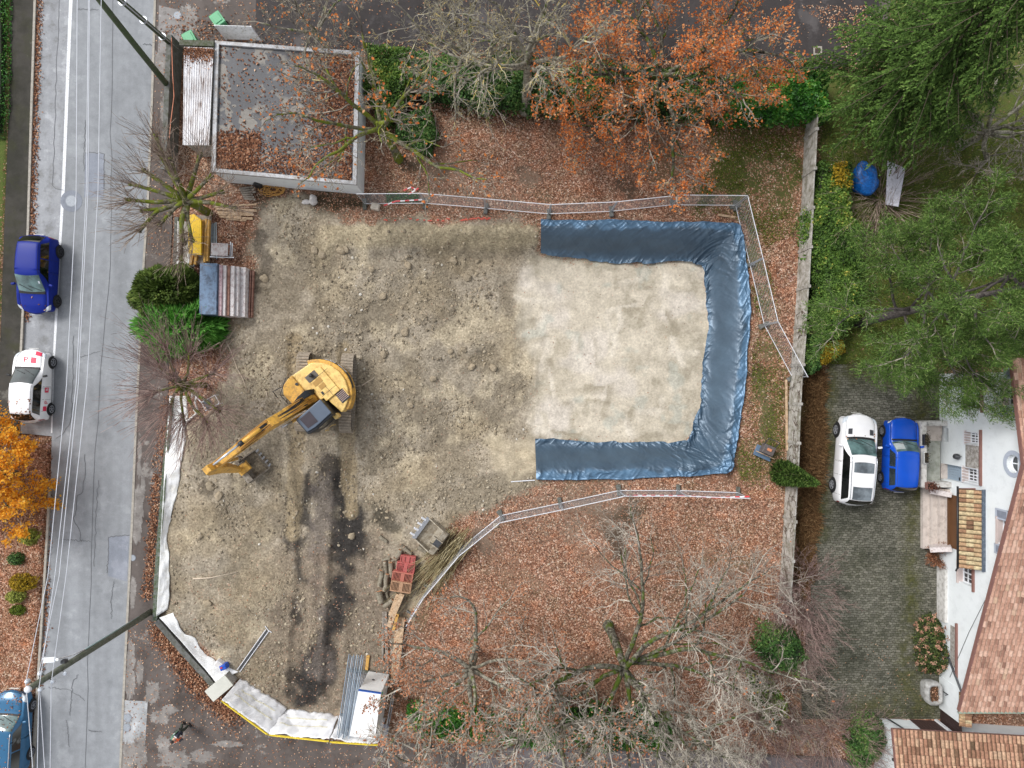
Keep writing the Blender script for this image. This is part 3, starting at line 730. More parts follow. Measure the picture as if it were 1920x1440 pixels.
# ------------------------------------------------------------------ clods and stones (uncounted)
def icos():
    bm = bmesh.new(); bmesh.ops.create_icosphere(bm, subdivisions=1, radius=1)
    v = np.array([tuple(x.co) for x in bm.verts]); f = np.array([[q.index for q in p.verts] for p in bm.faces]); bm.free(); return v, f
IV, IF = icos()
def lumps(N, sampler, smin, smax, power, sink=.35):
    xy = sampler(N); N = len(xy)
    u = rng.random(N); s = smin * (smax / smin) ** (u ** power)
    v = IV[None] * (1 + rng.uniform(-.28, .28, (N, len(IV), 1))) * s[:, None, None] * rng.uniform(.6, 1.2, (N, 1, 3)) * np.array([1, 1, .75])
    a = rng.uniform(0, 6.28, N); ca, sa = np.cos(a)[:, None], np.sin(a)[:, None]
    x = v[..., 0] * ca - v[..., 1] * sa; y = v[..., 0] * sa + v[..., 1] * ca
    z0 = hz(xy[:, 0], xy[:, 1])
    vv = np.stack([x + xy[:, :1], y + xy[:, 1:2], v[..., 2] + (z0 + s * (.5 - sink))[:, None]], -1)
    ff = (IF[None] + (np.arange(N) * len(IV))[:, None, None]).reshape(-1, 3)
    return vv.reshape(-1, 3), ff, np.repeat(rng.random(N), len(IF))
def dirt_sampler(N):
    out = []
    while sum(map(len, out)) < N:
        p = np.c_[rng.uniform(-19, 4, 40000), rng.uniform(-18, 10, 40000)]
        i = np.clip(np.searchsorted(gx, p[:, 0]), 0, len(gx) - 1); j = np.clip(np.searchsorted(gy, p[:, 1]), 0, len(gy) - 1)
        w = ZG[i, j] * sstep(.40, .62, fbm(p[:, 0], p[:, 1], .6, 4, 111)) + .05
        w = np.where((ZG[i, j] < .75), 0, w) * np.where(ZC[i, j].mean(-1) < .11, .12, 1)
        out.append(p[rng.random(len(p)) < w * .9])
    return np.concatenate(out)[:N]
M_clod = varmat("clod_earth", [(0, C(118, 108, 94)), (.4, C(144, 133, 115)), (.75, C(166, 152, 130)), (.97, C(182, 172, 152)), (1, C(212, 208, 200))], .95, .1, .2)
mb = MB(); v, f, vr = lumps(11500, dirt_sampler, .022, .10, 2.4); mb.add(v, f, 0, vr)
o = mb.build("earth_clods", M_clod); tag(o, kind='stuff')
BIG = [(603,478),(650,468),(495,522),(697,505),(765,498),(850,488),(895,490),(718,556),(1005-80,690),(870,656),(885,688),(845,660),(812,710),(720,665),(760,622),(590,470),(1380-985,912),(875,520),(640,470),(497,520),(410,930),(390,1130),(375,1005),(770,760),(930,985),(660,1005)]
root = None
for k, (a, b_) in enumerate(BIG):
    p = PG(a, b_); rr_ = np.random.default_rng(300 + k)
    mb = MB(); v, f = IV.copy(), IF
    bm = bmesh.new(); bmesh.ops.create_icosphere(bm, subdivisions=2, radius=1); v = np.array([tuple(x.co) for x in bm.verts]); f = np.array([[q.index for q in w.verts] for w in bm.faces]); bm.free()
    s = rr_.uniform(.13, .24); nn = fbm(v[:, 0] * 1.6 + k, v[:, 1] * 1.6 + v[:, 2], 1, 3, k) * .9 + .55
    mb.add(v * nn[:, None] * s * np.array([1.15, .9, .6]), f, 0, .45 + .3 * rr_.random())
    o = mb.build("earth_lump", M_clod); o.location = p + Vector((0, 0, .03)); o.rotation_euler = (0, 0, rr_.uniform(0, 6))
    tag(o, "rounded lump of pale earth lying loose on the dug soil", "earth lump", "earth lumps on the dug soil")

# ------------------------------------------------------------------ fallen leaves (uncounted)
def leafquads(cen, size, asp=.62, tilt=.5, r=rng, up=None):
    N = len(cen); size = np.broadcast_to(size, (N,))
    nrm = r.normal(0, 1, (N, 3)) * tilt + np.array([0, 0, 1.0]) if up is None else up + r.normal(0, 1, (N, 3)) * tilt
    nrm /= np.linalg.norm(nrm, axis=1)[:, None] + 1e-9
    t = r.normal(0, 1, (N, 3)); t -= (t * nrm).sum(1)[:, None] * nrm; t /= np.linalg.norm(t, axis=1)[:, None] + 1e-9
    b = np.cross(nrm, t); a = t * (size / 2)[:, None]; bb = b * (size / 2 * asp)[:, None]; fold = nrm * (size * .12)[:, None]
    V = np.stack([cen - a, cen - bb * 1.0 + fold * .6, cen + a, cen + bb + fold * .6], 1)
    return V.reshape(-1, 3), np.arange(4 * N).reshape(-1, 4)
def leaf_sampler(N):
    out = []
    while sum(map(len, out)) < N:
        p = np.c_[rng.uniform(-29, 17, 60000), rng.uniform(-21, 16, 60000)]
        i = np.clip(np.searchsorted(gx, p[:, 0]), 0, len(gx) - 1); j = np.clip(np.searchsorted(gy, p[:, 1]), 0, len(gy) - 1)
        w = np.where(ZL[i, j] > .3, ZL[i, j], ZL[i, j] * .25) * (.25 + .9 * sstep(.38, .62, fbm(p[:, 0], p[:, 1], .5, 4, 121)))
        w = np.where(GH[i, j] < -.1, w * .0, w)
        out.append(p[rng.random(len(p)) < w])
    return np.concatenate(out)[:N]
mb = MB()
p = leaf_sampler(60000); z = hz(p[:, 0], p[:, 1]) + rng.uniform(.012, .05, len(p))
v, f = leafquads(np.c_[p, z], rng.uniform(.045, .10, len(p)), .7, .35); mb.add(v, f, 0, rng.beta(2, 1.6, len(p)))
def along(pts, n, w, z=0.0, zj=.03):
    P_ = np.array(pp(pts, z)); s = np.r_[0, np.cumsum(np.linalg.norm(np.diff(P_, axis=0), axis=1))]; q = rng.uniform(0, s[-1], n)
    return np.c_[np.interp(q, s, P_[:, 0]) + rng.normal(0, w, n), np.interp(q, s, P_[:, 1]) + rng.normal(0, w, n), z + .015 + rng.uniform(0, zj, n)]
for pts, n_, w_, z_, zj in (([(72,0),(66,200),(60,430),(50,600)], 2600, .13, ROAD_Z, .05), ([(295,890),(283,1050),(276,1120)], 1300, .16, 0, .06), ([(315,745),(300,880)], 500, .2, 0, .05),
                            ([(296,1180),(330,1225),(370,1280),(410,1315),(440,1345)], 4200, .34, 0, .14), ([(330,60),(400,60),(480,80)], 500, .5, 0, .03),
                            ([(480,92),(800,100),(1150,110),(1390,122)], 1500, .3, 0, .05), ([(90,830),(88,1100),(76,1290)], 900, .12, ROAD_Z, .04)):
    c_ = along(pts, n_, w_, z_, zj); v, f = leafquads(c_, rng.uniform(.06, .14, n_), .7, .5); mb.add(v, f, 0, rng.beta(2, 2, n_))
def spread(poly, n, z, lo=.06, hi=.12):
    P_ = np.array(pp(poly, z)); mn, mx = P_.min(0), P_.max(0); q = rng.uniform(mn, mx, (n * 3, 2)); q = q[sdpoly(q[:, 0], q[:, 1], P_) < 0][:n]
    c_ = np.c_[q, np.full(len(q), z + .014)]; v, f = leafquads(c_, rng.uniform(lo, hi, len(q)), .7, .3); mb.add(v, f, 0, .35 + .65 * rng.random(len(q)))
spread([(240,1170),(300,1170),(420,1310),(520,1380),(720,1400),(900,1405),(900,1440),(225,1440)], 1500, 0.0, .05, .1)
spread([(480,0),(1640,0),(1600,120),(480,90)], 800, 0.006, .06, .12); spread([(1500,10),(1640,10),(1600,120),(1560,60)], 500, .006)
spread([(290,0),(480,0),(470,80),(330,80),(320,480),(270,480)], 420, 0.0); spread([(1000,1410),(1640,1440),(1600,1480),(900,1480)], 300, .006)
spread([(1550,1200),(1750,1200),(1750,1340),(1520,1340)], 160, .02, .04, .08)
o = mb.build("fallen_leaves", M_leafheap); tag(o, kind='stuff')
# ------------------------------------------------------------------ shared materials
M_conc = mat("concrete_old", C(176, 172, 166), .9, .16, 2.2, dirt=C(128, 124, 112), dirt_amt=.5, bump=.3, world=True)
M_concd = mat("concrete_dark", C(112, 112, 110), .9, .2, 2.5, dirt=C(82, 84, 72), dirt_amt=.5, bump=.3, world=True)
M_render = mat("white_render", C(230, 235, 237), .85, .025, 1.2, dirt=C(220, 225, 227), dirt_amt=.3, world=True)
M_galv = mat("galvanised_steel", C(186, 190, 196), .45, .12, 9, metal=.5)
M_galvw = mat("galvanised_bright", C(226, 228, 234), .45, .06, 9, metal=.1)
M_dsteel = mat("dark_steel", C(72, 74, 78), .5, .2, 9, metal=.3)
M_wood = mat("timber_pale", C(196, 170, 140), .8, .16, 5, dirt=C(150, 120, 92), dirt_amt=.4, bump=.3)
M_woodg = mat("timber_grey", C(150, 142, 132), .85, .2, 5, dirt=C(104, 94, 84), dirt_amt=.4, bump=.3)
M_woody = mat("timber_yellow", C(206, 160, 84), .75, .15, 5, dirt=C(150, 116, 70), dirt_amt=.3)
M_black = mat("black_plastic", C(38, 38, 40), .5, .1, 6)
M_yel = mat("yellow_board", C(246, 200, 18), .5, .06, 5, dirt=C(206, 164, 40), dirt_amt=.3)

# ------------------------------------------------------------------ flat roofed garage
def garage():
    z = 2.0
    tl, tr, br, bl = [Vector(P2(a, b, z)) for a, b in ((403,76),(674,96),(668,346),(396,322))]
    q = [tl, tr, br, bl]; ctr = (tl + tr + br + bl) / 4
    g_ = thing("garage", "flat roofed white garage with leaf covered dark roof and pale parapet", "garage", (ctr.x, ctr.y, 0))
    L = [v - ctr for v in q]
    ins = lambda k: [v * (1 - k / v.length) for v in L]
    mb = MB(); mb.prism([tuple(v) for v in ins(.06)], -.1, z - .25); mb.build("wall", M_render, g_)
    wide = [Vector(v) for v in L]; I = ins(.27)
    mb = MB()
    for k in range(4):
        a, b = wide[k], wide[(k + 1) % 4]; c, d = I[(k + 1) % 4], I[k]
        mb.prism([tuple(a), tuple(b), tuple(c), tuple(d)], z - .20, z)
    mb.build("parapet", mat("parapet_metal", C(186, 188, 192), .6, .1, 3, dirt=C(150, 144, 138), dirt_amt=.45, world=True), g_)
    m, n, b = newmat("bitumen_roof"); v = pos_n(n)
    t = noise_n(n, .55, 3, .45, v); t2 = noise_n(n, 1.6, 2, .4, v, .6)
    c = ramp(n, [(.515, C(68, 69, 74)), (.53, C(122, 117, 110))], t2.outputs[0]).outputs[0]
    c = mixc(n, C(64, 65, 70), c, ramp(n, [(.42, (0,) * 3), (.50, (1,) * 3)], t.outputs[0]).outputs[0])
    t3 = noise_n(n, 6, 6, .7, v); c = mixc(n, c, ramp(n, [(.3, (.8,) * 3), (.7, (1.2,) * 3)], t3.outputs[0]).outputs[0], 1, 'MULTIPLY')
    n.links.new(c, b.inputs['Base Color']); b.inputs['Roughness'].default_value = .5
    mb = MB(); mb.prism([tuple(v) for v in ins(.26)], z - .3, z - .13); rf = mb.build("roof", m, g_)
    return g_
garage()
# leaves lying on its roof
P_ = np.array(pp([(404,84),(668,104),(660,342),(402,316)], 1.9)); mn, mx = P_.min(0), P_.max(0)
q = rng.uniform(mn, mx, (26000, 2)); pxx = 960 + q[:, 0] * F / (H - 1.9); pyy = 720 - q[:, 1] * F / (H - 1.9)
den = np.maximum(sstep(240, 256, pyy) * sstep(500, 470, pxx), np.maximum(sstep(540, 660, pxx) * .7, sstep(250, 320, pyy) * .45)) * (.4 + .9 * fbm(q[:, 0], q[:, 1], .7, 3, 131)) + .04
ok = (sdpoly(q[:, 0], q[:, 1], P_) < -.05) & (rng.random(len(q)) < den)
q = q[ok]; v, f = leafquads(np.c_[q, 1.885 + rng.uniform(0, .04, len(q))], rng.uniform(.08, .16, len(q)), .7, .4)
mb = MB(); mb.add(v, f, 0, rng.beta(1.7, 2.2, len(q)) * .95); o = mb.build("roof_leaves", M_leafheap); tag(o, kind='stuff')

def annex():
    z = 2.1
    q = [Vector(P2(a, b, z)) for a, b in ((346,88),(401,90),(392,272),(343,272))]; ctr = sum(q, Vector((0, 0))) / 4
    g_ = thing("lean_to_shed", "lean-to with white corrugated metal roof against the garage side", "shed", (ctr.x, ctr.y, 0))
    L = [v - ctr for v in q]
    mb = MB(); mb.prism([tuple(v * .96) for v in L], 0, z - .12); mb.build("wall", M_conc, g_)
    nu, nv_ = 90, 2
    u = np.linspace(0, 1, nu); X = np.zeros((nu, nv_, 3))
    for k, (a, b) in enumerate(((0, 1), (3, 2))):
        for i in range(nu):
            p = L[a].lerp(L[b], u[i]); X[i, k] = (p.x, p.y, z - .02 + .035 * (1 if (u[i] * 12) % 1 < .3 else 0) + .03 * (1 - k))
    mb = MB(); mb.grid(X, flip=True); 
    m, n, b = newmat("white_sheet_metal"); v = pos_n(n)
    mp = n.nodes.new("ShaderNodeMapping"); mp.inputs['Scale'].default_value = (7, 1.2, 1); n.links.new(v, mp.inputs[0])
    t = noise_n(n, 1.2, 6, .7, mp.outputs[0])
    c = ramp(n, [(.40, C(232, 232, 236)), (.54, C(206, 202, 202)), (.66, C(134, 112, 104))], t.outputs[0]).outputs[0]
    n.links.new(c, b.inputs['Base Color']); b.inputs['Roughness'].default_value = .5
    mb.build("roof", m, g_)
    mb = MB(); mb.bar((*(L[0] + Vector((-.25, .22))), z - .15), (*(L[1] + Vector((0, .22))), z - .15), .28, .36); mb.build("coping", mat("mossy_coping", C(104, 104, 96), .9, .2, 4, dirt=C(70, 78, 50), dirt_amt=.6), g_)
    # leaves caught at the upper end of the roof
    n_ = 700; t = rng.random(n_); w = np.abs(rng.normal(0, .35, n_)) + .05
    pts = np.array([[*(L[0].lerp(L[1], a)), 0] for a in t]); pts[:, 1] -= w; pts[:, 2] = z + .05
    v, f = leafquads(pts, rng.uniform(.06, .12, n_), .7, .5); mb = MB(); mb.add(v, f, 0, rng.random(n_) * .8); mb.build("leaves", M_leafheap, g_)
annex()

def lowwall(name, label, pts, h, w, m, ridge=None, z0=-.15):
    """free-standing wall along points on the ground"""
    p = pp(pts); a = Vector((*p[0], 0))
    o = thing(name, label, "wall", a)
    mb = MB()
    for k in range(len(p) - 1):
        s = Vector((*p[k], 0)) - a; e = Vector((*p[k + 1], 0)) - a
        mb.bar(s + Vector((0, 0, (h + z0) / 2)), e + Vector((0, 0, (h + z0) / 2)), w, h - z0)
    mb.build("body", m, o)
    return o, [Vector((*q, 0)) - a for q in p]
o, L = lowwall("boundary_wall", "narrow grey concrete wall along the pavement beside the lean-to", [(338,86),(334,180),(330,276),(326,330)], 1.2, .26, M_concd)
mb = MB(); mb.tube([(0.15,-.2,1.24),(.2,-2,1.23),(.28,-3.2,1.24),(.1,-4.6,1.23),(.05,-5.4,1.25)], .02, 6); 
oh = mb.build("hose", mat("orange_hose", C(214, 128, 92), .5)); oh.location = o.location; tag(oh, "thin orange hose lying along the top of the grey street wall", "hose")

def board_gate():
    a, b = P(425,75), P(490,77)
    o = thing("slatted_screen", "white slatted screen standing just north of the garage", "screen", (a + b) / 2)
    d = (b - a) / 2
    for s in (-1, 1): mb = MB(); mb.bar(d * s, d * s + Vector((0, 0, 1.5)), .06, .06); mb.build("post", M_galvw, o)
    mb = MB(); [mb.bar(-d + Vector((0, 0, .15 + .11 * k)), d + Vector((0, 0, .15 + .11 * k)), .03, .085) for k in range(13)]
    mb.build("slats", mat("white_slats", C(226, 228, 230), .6, .06, 4, dirt=C(176, 180, 176), dirt_amt=.3), o)
board_gate()

M_bin = mat("green_plastic", C(92, 168, 122), .5, .06, 5); M_bind = mat("green_plastic_dark", C(60, 128, 88), .5, .06, 5)
def wheelie_bin(px, py, rz, label):
    o = thing("wheeled_bin", label, "bin", P(px, py), rz, "green wheeled bins by the driveway")
    mb = MB(); mb.box((0, 0, .55), (.5, .56, .9), taper=1.12); bevel(mb.build("body", M_bind, o), .03)
    mb = MB(); mb.box((0, .0, 1.04), (.6, .68, .07)); mb.box((0, .02, 1.09), (.42, .46, .04)); bevel(mb.build("lid", M_bin, o), .025)
    mb = MB(); mb.bar((-.24, .37, 1.0), (.24, .37, 1.0), .035, .035); mb.build("handle", M_bind, o)
    for s in (-1, 1):
        mb = MB(); mb.cyl((s * .26, .27, .1), (s * .31, .27, .1), .1, n=14); mb.build("wheel", M_black, o)
wheelie_bin(423, 55, R(35), "green wheeled bin standing open to view north of the white slatted screen")
wheelie_bin(372, 90, R(28), "green wheeled bin mostly hidden behind the lean-to end")

# ------------------------------------------------------------------ poles and cables
M_pole = mat("mossy_pole", C(78, 84, 68), .9, .2, 3, dirt=C(62, 80, 44), dirt_amt=.55, world=True)
M_polel = mat("grey_pole", C(104, 106, 96), .9, .15, 3, dirt=C(78, 86, 66), dirt_amt=.45, world=True)
topA = P(158, -48, 8.3)
def strut_pole(px, py, label, r):
    b = P(px, py); o = thing("utility_pole", label, "utility pole", b)
    mb = MB(); d = topA + Vector((.16 if px > 333 else -.1, .1 if py < 120 else -.14, 0)) - b
    mb.tube([(0, 0, -.3), d * .5, d], [r, r * .92, r * .8], 14); mb.build("shaft", M_pole, o, True)
    return o, d
o, d = strut_pole(335, 95, "wooden pole beside the lean-to corner with a pale cable pipe up its side", .13)
mb = MB(); mb.tube([(.16, -.08, 0), d * .55 + Vector((.13, -.1, 0)), d * .9 + Vector((.12, -.1, 0))], .03, 8); mb.build("cable_pipe", M_galv, o, True)
mb = MB()
for k in (.22, .45, .68): mb.tube([d * k - Vector((0, 0, .02)), d * k + Vector((0, 0, .03))], .19, 12)
mb.build("clamp", M_galv, o)
o, d = strut_pole(331, 183, "green mossy raking pole propping the cable pole over the road", .155)
def lamp_pole():
    b = P(283, 1147); o = thing("street_lamp", "grey pole with street lamp arm and white insulators over the road", "street lamp", b)
    top = 9.3
    mb = MB(); mb.tube([(0, 0, -.3), (0, 0, 4.6), (0, 0, top)], [.16, .145, .125], 16); mb.build("pole", M_polel, o, True)
    mb = MB(); mb.lathe([(.135, top - .05), (.135, top + .03), (.11, top + .07), (.01, top + .075)], n=16); mb.build("cap", M_galvw, o, True)
    hd = P(92, 1238, 7.35) - b
    mb = MB(); mb.tube([(.0, .13, 1.2), (0, .15, 3.5), (-.02, .16, 5.6)], .04, 8); mb.build("conduit", mat("pale_conduit", C(140, 158, 158), .5), o, True)
    mb = MB(); mb.tube([(-.02, .16, 5.6), (-.08, .2, 6.3), (-.35, .26, 6.9), hd * 1.0 + Vector((.28, 0, 0))], .03, 8); mb.build("arm", M_galvw, o, True)
    mb = MB(); mb.box((0, 0, 0), (.62, .26, .09), taper=.8); mb.box((.36, 0, 0), (.14, .12, .08))
    l = bevel(mb.build("lamp_head", mat("lamp_white", C(232, 236, 240), .35, .03), o), .03, 3); l.location = hd; l.rotation_euler = (0, 0, R(4))
    mb = MB(); mb.box((hd.x, hd.y, hd.z - .055), (.5, .2, .02)); mb.build("lens", mat("lamp_lens", C(200, 206, 210), .15), o)
    for k, (z, sx, sy) in enumerate(((8.95,.3,-.13),(8.95,-.22,.2),(8.2,.3,-.13),(8.2,-.22,.2),(7.4,.3,-.14))):
        mb = MB(); mb.tube([(0, 0, z), (sx * .8, sy * .8, z)], .022, 6); mb.build("bracket", M_polel, o)
        mb = MB(); mb.lathe([(.03, -.09), (.09, -.06), (.06, 0), (.10, .03), (.07, .09), (.02, .13)], (sx, sy, z + .05), 12); mb.build("insulator", mat("porcelain", C(226, 234, 244), .25, .03), o, True)
    mb = MB(); mb.box((-.05, .19, 7.0), (.18, .14, .24)); mb.build("junction_box", M_dsteel, o)
    return b
LB = lamp_pole()
M_cable = mat("cable_white", C(216, 220, 228), .5, .03)
def cable(name, pts, z, label, r=.0145, sag=.0):
    w = [P(a, b, zz) for a, b, zz in pts]; o = None
    mb = MB(); path = []
    for k in range(len(w) - 1):
        for j in range(10):
            t = j / 10; q = w[k].lerp(w[k + 1], t); path.append(q - Vector((0, 0, sag * 4 * t * (1 - t))))
    path.append(w[-1]); a = path[0].copy()
    mb.tube([p - a for p in path], r, 6); o = mb.build(name, M_cable, None, True); o.location = a
    return tag(o, label, "cable", None)
ang = lambda z: P(0, 0, z)
ip = [LB + Vector((-.22, .2, 9.1)), LB + Vector((.3, -.13, 9.1)), LB + Vector((-.22, .2, 8.35)), LB + Vector((.3, -.13, 8.35))]
def pix(v): k = (H - v.z) / F; return (960 + v.x / k, 720 - v.y / k, v.z)
starts = [(145, -5), (166, -5), (168, -5), (190, -5)]; ends = [(62, 1445), (70, 1445), (84, 1445), (94, 1445)]
nm = ["westernmost overhead white cable along the road", "second overhead white cable from the left along the road", "third overhead white cable from the left along the road", "easternmost overhead white cable along the road"]
for k in range(4):
    q = pix(ip[k]); zz = ip[k].z
    s_ = (starts[k][0], starts[k][1], zz); e_ = (ends[k][0], ends[k][1], zz)
    s2 = (starts[k][0] * 2 - q[0] * 0 - (144, 165, 166, 188)[k], -400, zz)
    s2 = (starts[k][0] + (8, 4, 5, 2)[k], -320, zz); e2 = (ends[k][0] - 6, 1760, zz)
    mid = (((143, 162, 165, 184)[k]), 360, zz - .1); m2 = ((125, 143, 147, 163)[k], 720, zz - .15); m3 = ((90, 103, 111, 124)[k], 1080, zz - .05)
    cable("overhead_cable", [s2, s_, mid, m2, m3, q, e_, e2], zz, nm[k])

# ------------------------------------------------------------------ mobile fence panels
def fence_panel():
    o = thing("fence_panel", "x", "fence panel", (0, 0, 0), 0, "mobile mesh fence panels round the dig")
    L, Hh = 3.3, 2.0
    for z in (.12, Hh): mb = MB(); mb.tube([(0, 0, z), (L, 0, z)], .021, 6); mb.build("rail", M_galvw, o)
    for x in (.03, L - .03):
        mb = MB(); mb.tube([(x, 0, .04), (x, 0, Hh + .03)], .024, 8); mb.build("post", M_galv, o)
    mb = MB()
    for k in range(1, 9): z = .12 + (Hh - .12) * k / 9; mb.tube([(0, 0, z), (L, 0, z)], .0042, 4, caps=False)
    for k in range(1, 20): x = L * k / 20; mb.tube([(x, 0, .12), (x, 0, Hh)], .0016, 4, caps=False)
    mb.build("mesh_infill", M_galv, o)
    for x in (.0, L):
        mb = MB(); mb.box((x, 0, .07), (.22, .62, .13), taper=.9); bevel(mb.build("foot", M_concd, o), .02)
    return o, L
FP, FPL = fence_panel(); first = [True]
def put_fence(a, b, label, group="mobile mesh fence panels round the dig"):
    A, B = PG(*a), PG(*b); d = B - A; rz = math.atan2(d.y, d.x)
    loc = A; sc = (math.hypot(d.x, d.y) / FPL, 1, 1)
    if first[0]:
        first[0] = False; FP.location = loc; FP.rotation_euler = (0, 0, rz); FP.scale = sc; FP['label'] = label; return FP
    return dup(FP, loc, rz, label, group, sc)
topl = [(684,383),(797,382),(911,391.5),(1029,402),(1146,397),(1260,385),(1378,386)]
ords = ["first", "second", "third", "fourth", "fifth", "sixth", "seventh", "eighth"]
for k in range(6): put_fence(topl[k], topl[k + 1], f"{ords[k]} mesh fence panel from the garage in the run north of the pit")
rl = [(1378,387),(1405,497),(1432,610),(1484,708)]
for k in range(3): put_fence(rl[k], rl[k + 1], f"{ords[k]} mesh fence panel from the north corner in the run east of the sheeting")
bl = [(1383,923),(1271,919),(1160,919),(1050,943),(939,966),(866,1025),(803,1100),(772,1150)]
for k in range(7): put_fence(bl[k], bl[k + 1], f"{ords[k]} mesh fence panel from the east end in the run south of the pit")
A_, B_ = PG(502,1181), PG(448,1257)
bf = thing("metal_frame", "narrow white metal frame lying alone on the bare soil near the white wall", "frame", A_); nn_ = Vector((-(B_ - A_).y, (B_ - A_).x, 0)).normalized()
for s_ in (-1, 1): mb = MB(); mb.tube([nn_ * .09 * s_ + Vector((0, 0, .06)), B_ - A_ + nn_ * .09 * s_ + Vector((0, 0, .08))], .022, 6); mb.build("rail", M_galvw, bf)
mb = MB(); mb.box((B_ - A_) / 2 + Vector((0, 0, .045)), ((B_ - A_).length * .96, .10, .02), math.atan2((B_ - A_).y, (B_ - A_).x)); mb.build("infill", M_dsteel, bf)
mb = MB(); mb.tube([Vector((.22, -.12, .05)), Vector((.05, 0, .06)), Vector((-.12, .22, .05))], .025, 6); mb.build("end_bow", M_galvw, bf)
M_tape = mat("tape_red", C(210, 60, 66), .5, .1, 4); M_tapew = mat("tape_white", C(232, 228, 230), .5)
def tape(pts, label):
    mb = MB(); w = [PG(a, b, c) for a, b, c in pts]; a0 = w[0].copy()
    for k in range(len(w) - 1):
        n_ = max(2, int((w[k + 1] - w[k]).length / .22))
        for j in range(n_): mb.bar(w[k].lerp(w[k + 1], j / n_) - a0, w[k].lerp(w[k + 1], (j + 1) / n_) - a0, .07, .02, (j % 2))
    o = mb.build("barrier_tape", [M_tape, M_tapew]); o.location = a0; tag(o, label, "barrier tape")
tape([(762,366,.9),(776,361,1.0),(786,366,1.0),(770,372,.8),(790,364,1.1)], "crumpled red and white tape tangled on the north fence")
tape([(722,388,.3),(745,382,.5),(796,380,.6)], "red and white tape strung low from the concrete block to the fence")
tape([(1382,920,1.9),(1330,926,1.2),(1270,924,.9),(1180,922,1.2),(1160,918,2.0)], "red and white tape hung along the fence south of the sheeting")
mb = MB()
for a, b, l in ((718,381,.0), (800,380,0)): pass
c_ = PG(705, 389); mb.box((0, 0, .14), (.44, .34, .3), R(-14)); o = bevel(mb.build("concrete_block", mat("block_pale", C(206, 196, 182), .9, .1, 5)), .02); o.location = c_; tag(o, "pale square concrete block at the foot of the north fence", "concrete block")
mb = MB(); strip(mb, [tuple(PG(a, b).xy) for a, b in ((1003,900),(985,901),(958,903))], .05, 0); 
for v_ in mb.v: v_[:, 2] = hz(v_[:, 0], v_[:, 1]) + .06
o = mb.build("marker_lath", M_galvw); tag(o, "thin white lath lying level with the lower end of the sheeting", "lath")
# sprayed setting-out marks
mb = MB(); 
for x in np.arange(690, 920, 3.2):
    if rng.random() < (.25 if x < 860 else .8): c_ = PG(x, 413 - (x - 690) * .012 + rng.normal(0, 1.2)); mb.box((c_.x, c_.y, c_.z + .02), (rng.uniform(.08, .2), .06, .03), rng.uniform(-.3, .3))
o = mb.build("spray_mark", mat("spray_red", C(206, 96, 80), .8)); tag(o, "broken red sprayed line along the north edge of the dig", "paint mark")

# ------------------------------------------------------------------ walls round the plot
def fabric_strip(name, label, outer, inner, z0, z1, m, seed, sag=.03, n=90, drop=.0, cat="fabric sheet"):
    O = np.array(pp(outer, z0)); I = np.array([tuple(PG(*q).xy) for q in inner])
    def rs(A, k): s = np.r_[0, np.cumsum(np.linalg.norm(np.diff(A, axis=0), axis=1))]; q = np.linspace(0, s[-1], k); return np.c_[np.interp(q, s, A[:, 0]), np.interp(q, s, A[:, 1])], q
    A, q = rs(O, n); B, _ = rs(I, n); t = np.linspace(0, 1, 14)
    B = B + (fbm(q, q * 0, 1.1, 4, seed) - .5)[:, None] * .35
    XY = A[:, None] * (1 - t)[None, :, None] + B[:, None] * t[None, :, None]
    zi = hz(B[:, 0], B[:, 1]) + .03; Z = z0 * (1 - t)[None] ** 1.0 + zi[:, None] * (1 - (1 - t)[None] ** 1.0)
    S = np.repeat(q[:, None], 14, 1); T = np.repeat(t[None], n, 0)
    Z = Z + (fbm(S * 2.2, T * 2, 1, 4, seed + 1) - .5) * .22 * np.sin(np.pi * np.clip(T, .06, 1)) + (fbm(S * .8, T * .8, 1, 3, seed + 2) - .5) * .2 * T
    Z = np.maximum(Z, hz(XY[..., 0], XY[..., 1]) + .025)
    mb = MB(); mb.grid(np.concatenate([XY, Z[..., None]], -1)); o = mb.build(name, m, None, True)
    s = o.modifiers.new("thick", 'SOLIDIFY'); s.thickness = .012
    return tag(o, label, cat)
M_fab = mat("white_geotextile", C(246, 247, 247), .85, .02, 1.5, dirt=C(224, 222, 214), dirt_amt=.35, bump=.25, bscale=14, world=True)
M_tarpw = mat("white_tarpaulin", C(246, 247, 250), .45, .02, 1.2, dirt=C(232, 232, 230), dirt_amt=.3, world=True)
lowwall("boundary_wall", "low mossy concrete wall between pavement and soil behind the white fabric", [(328,745),(316,870),(306,1000),(300,1080),(297,1160)], .38, .24, mat("concrete_mossy", C(118, 122, 118), .9, .2, 3, dirt=C(66, 82, 50), dirt_amt=.6, world=True))
fabric_strip("ground_fabric", "long white fabric sheet draped down the inside of the street wall", [(318,742),(309,870),(302,1000),(298,1080),(293,1156)], [(352,740),(349,800),(343,860),(327,940),(316,1000),(317,1140)], .40, 0, M_fab, 201)
lowwall("boundary_wall", "dark grey low wall slanting south-east beside the heap of leaves", [(300,1160),(345,1213),(390,1262),(412,1290)], .38, .30, M_concd)
fabric_strip("ground_fabric", "white fabric sheet over the slanting wall above the heap of leaves", [(299,1158),(342,1205),(385,1255),(405,1280)], [(322,1152),(352,1190),(392,1225),(445,1262)], .42, 0, M_fab, 221, n=60)
pil = thing("wall_pier", "pale coped concrete pier where the slanting wall meets the hoarding", "pier", P(424, 1273))
a_ = math.atan2(-(1262 - 1300) / 1, 48) 
mb = MB(); mb.box((-.05, -.15, .35), (1.25, .62, .75), R(40)); mb.build("body", M_conc, pil)
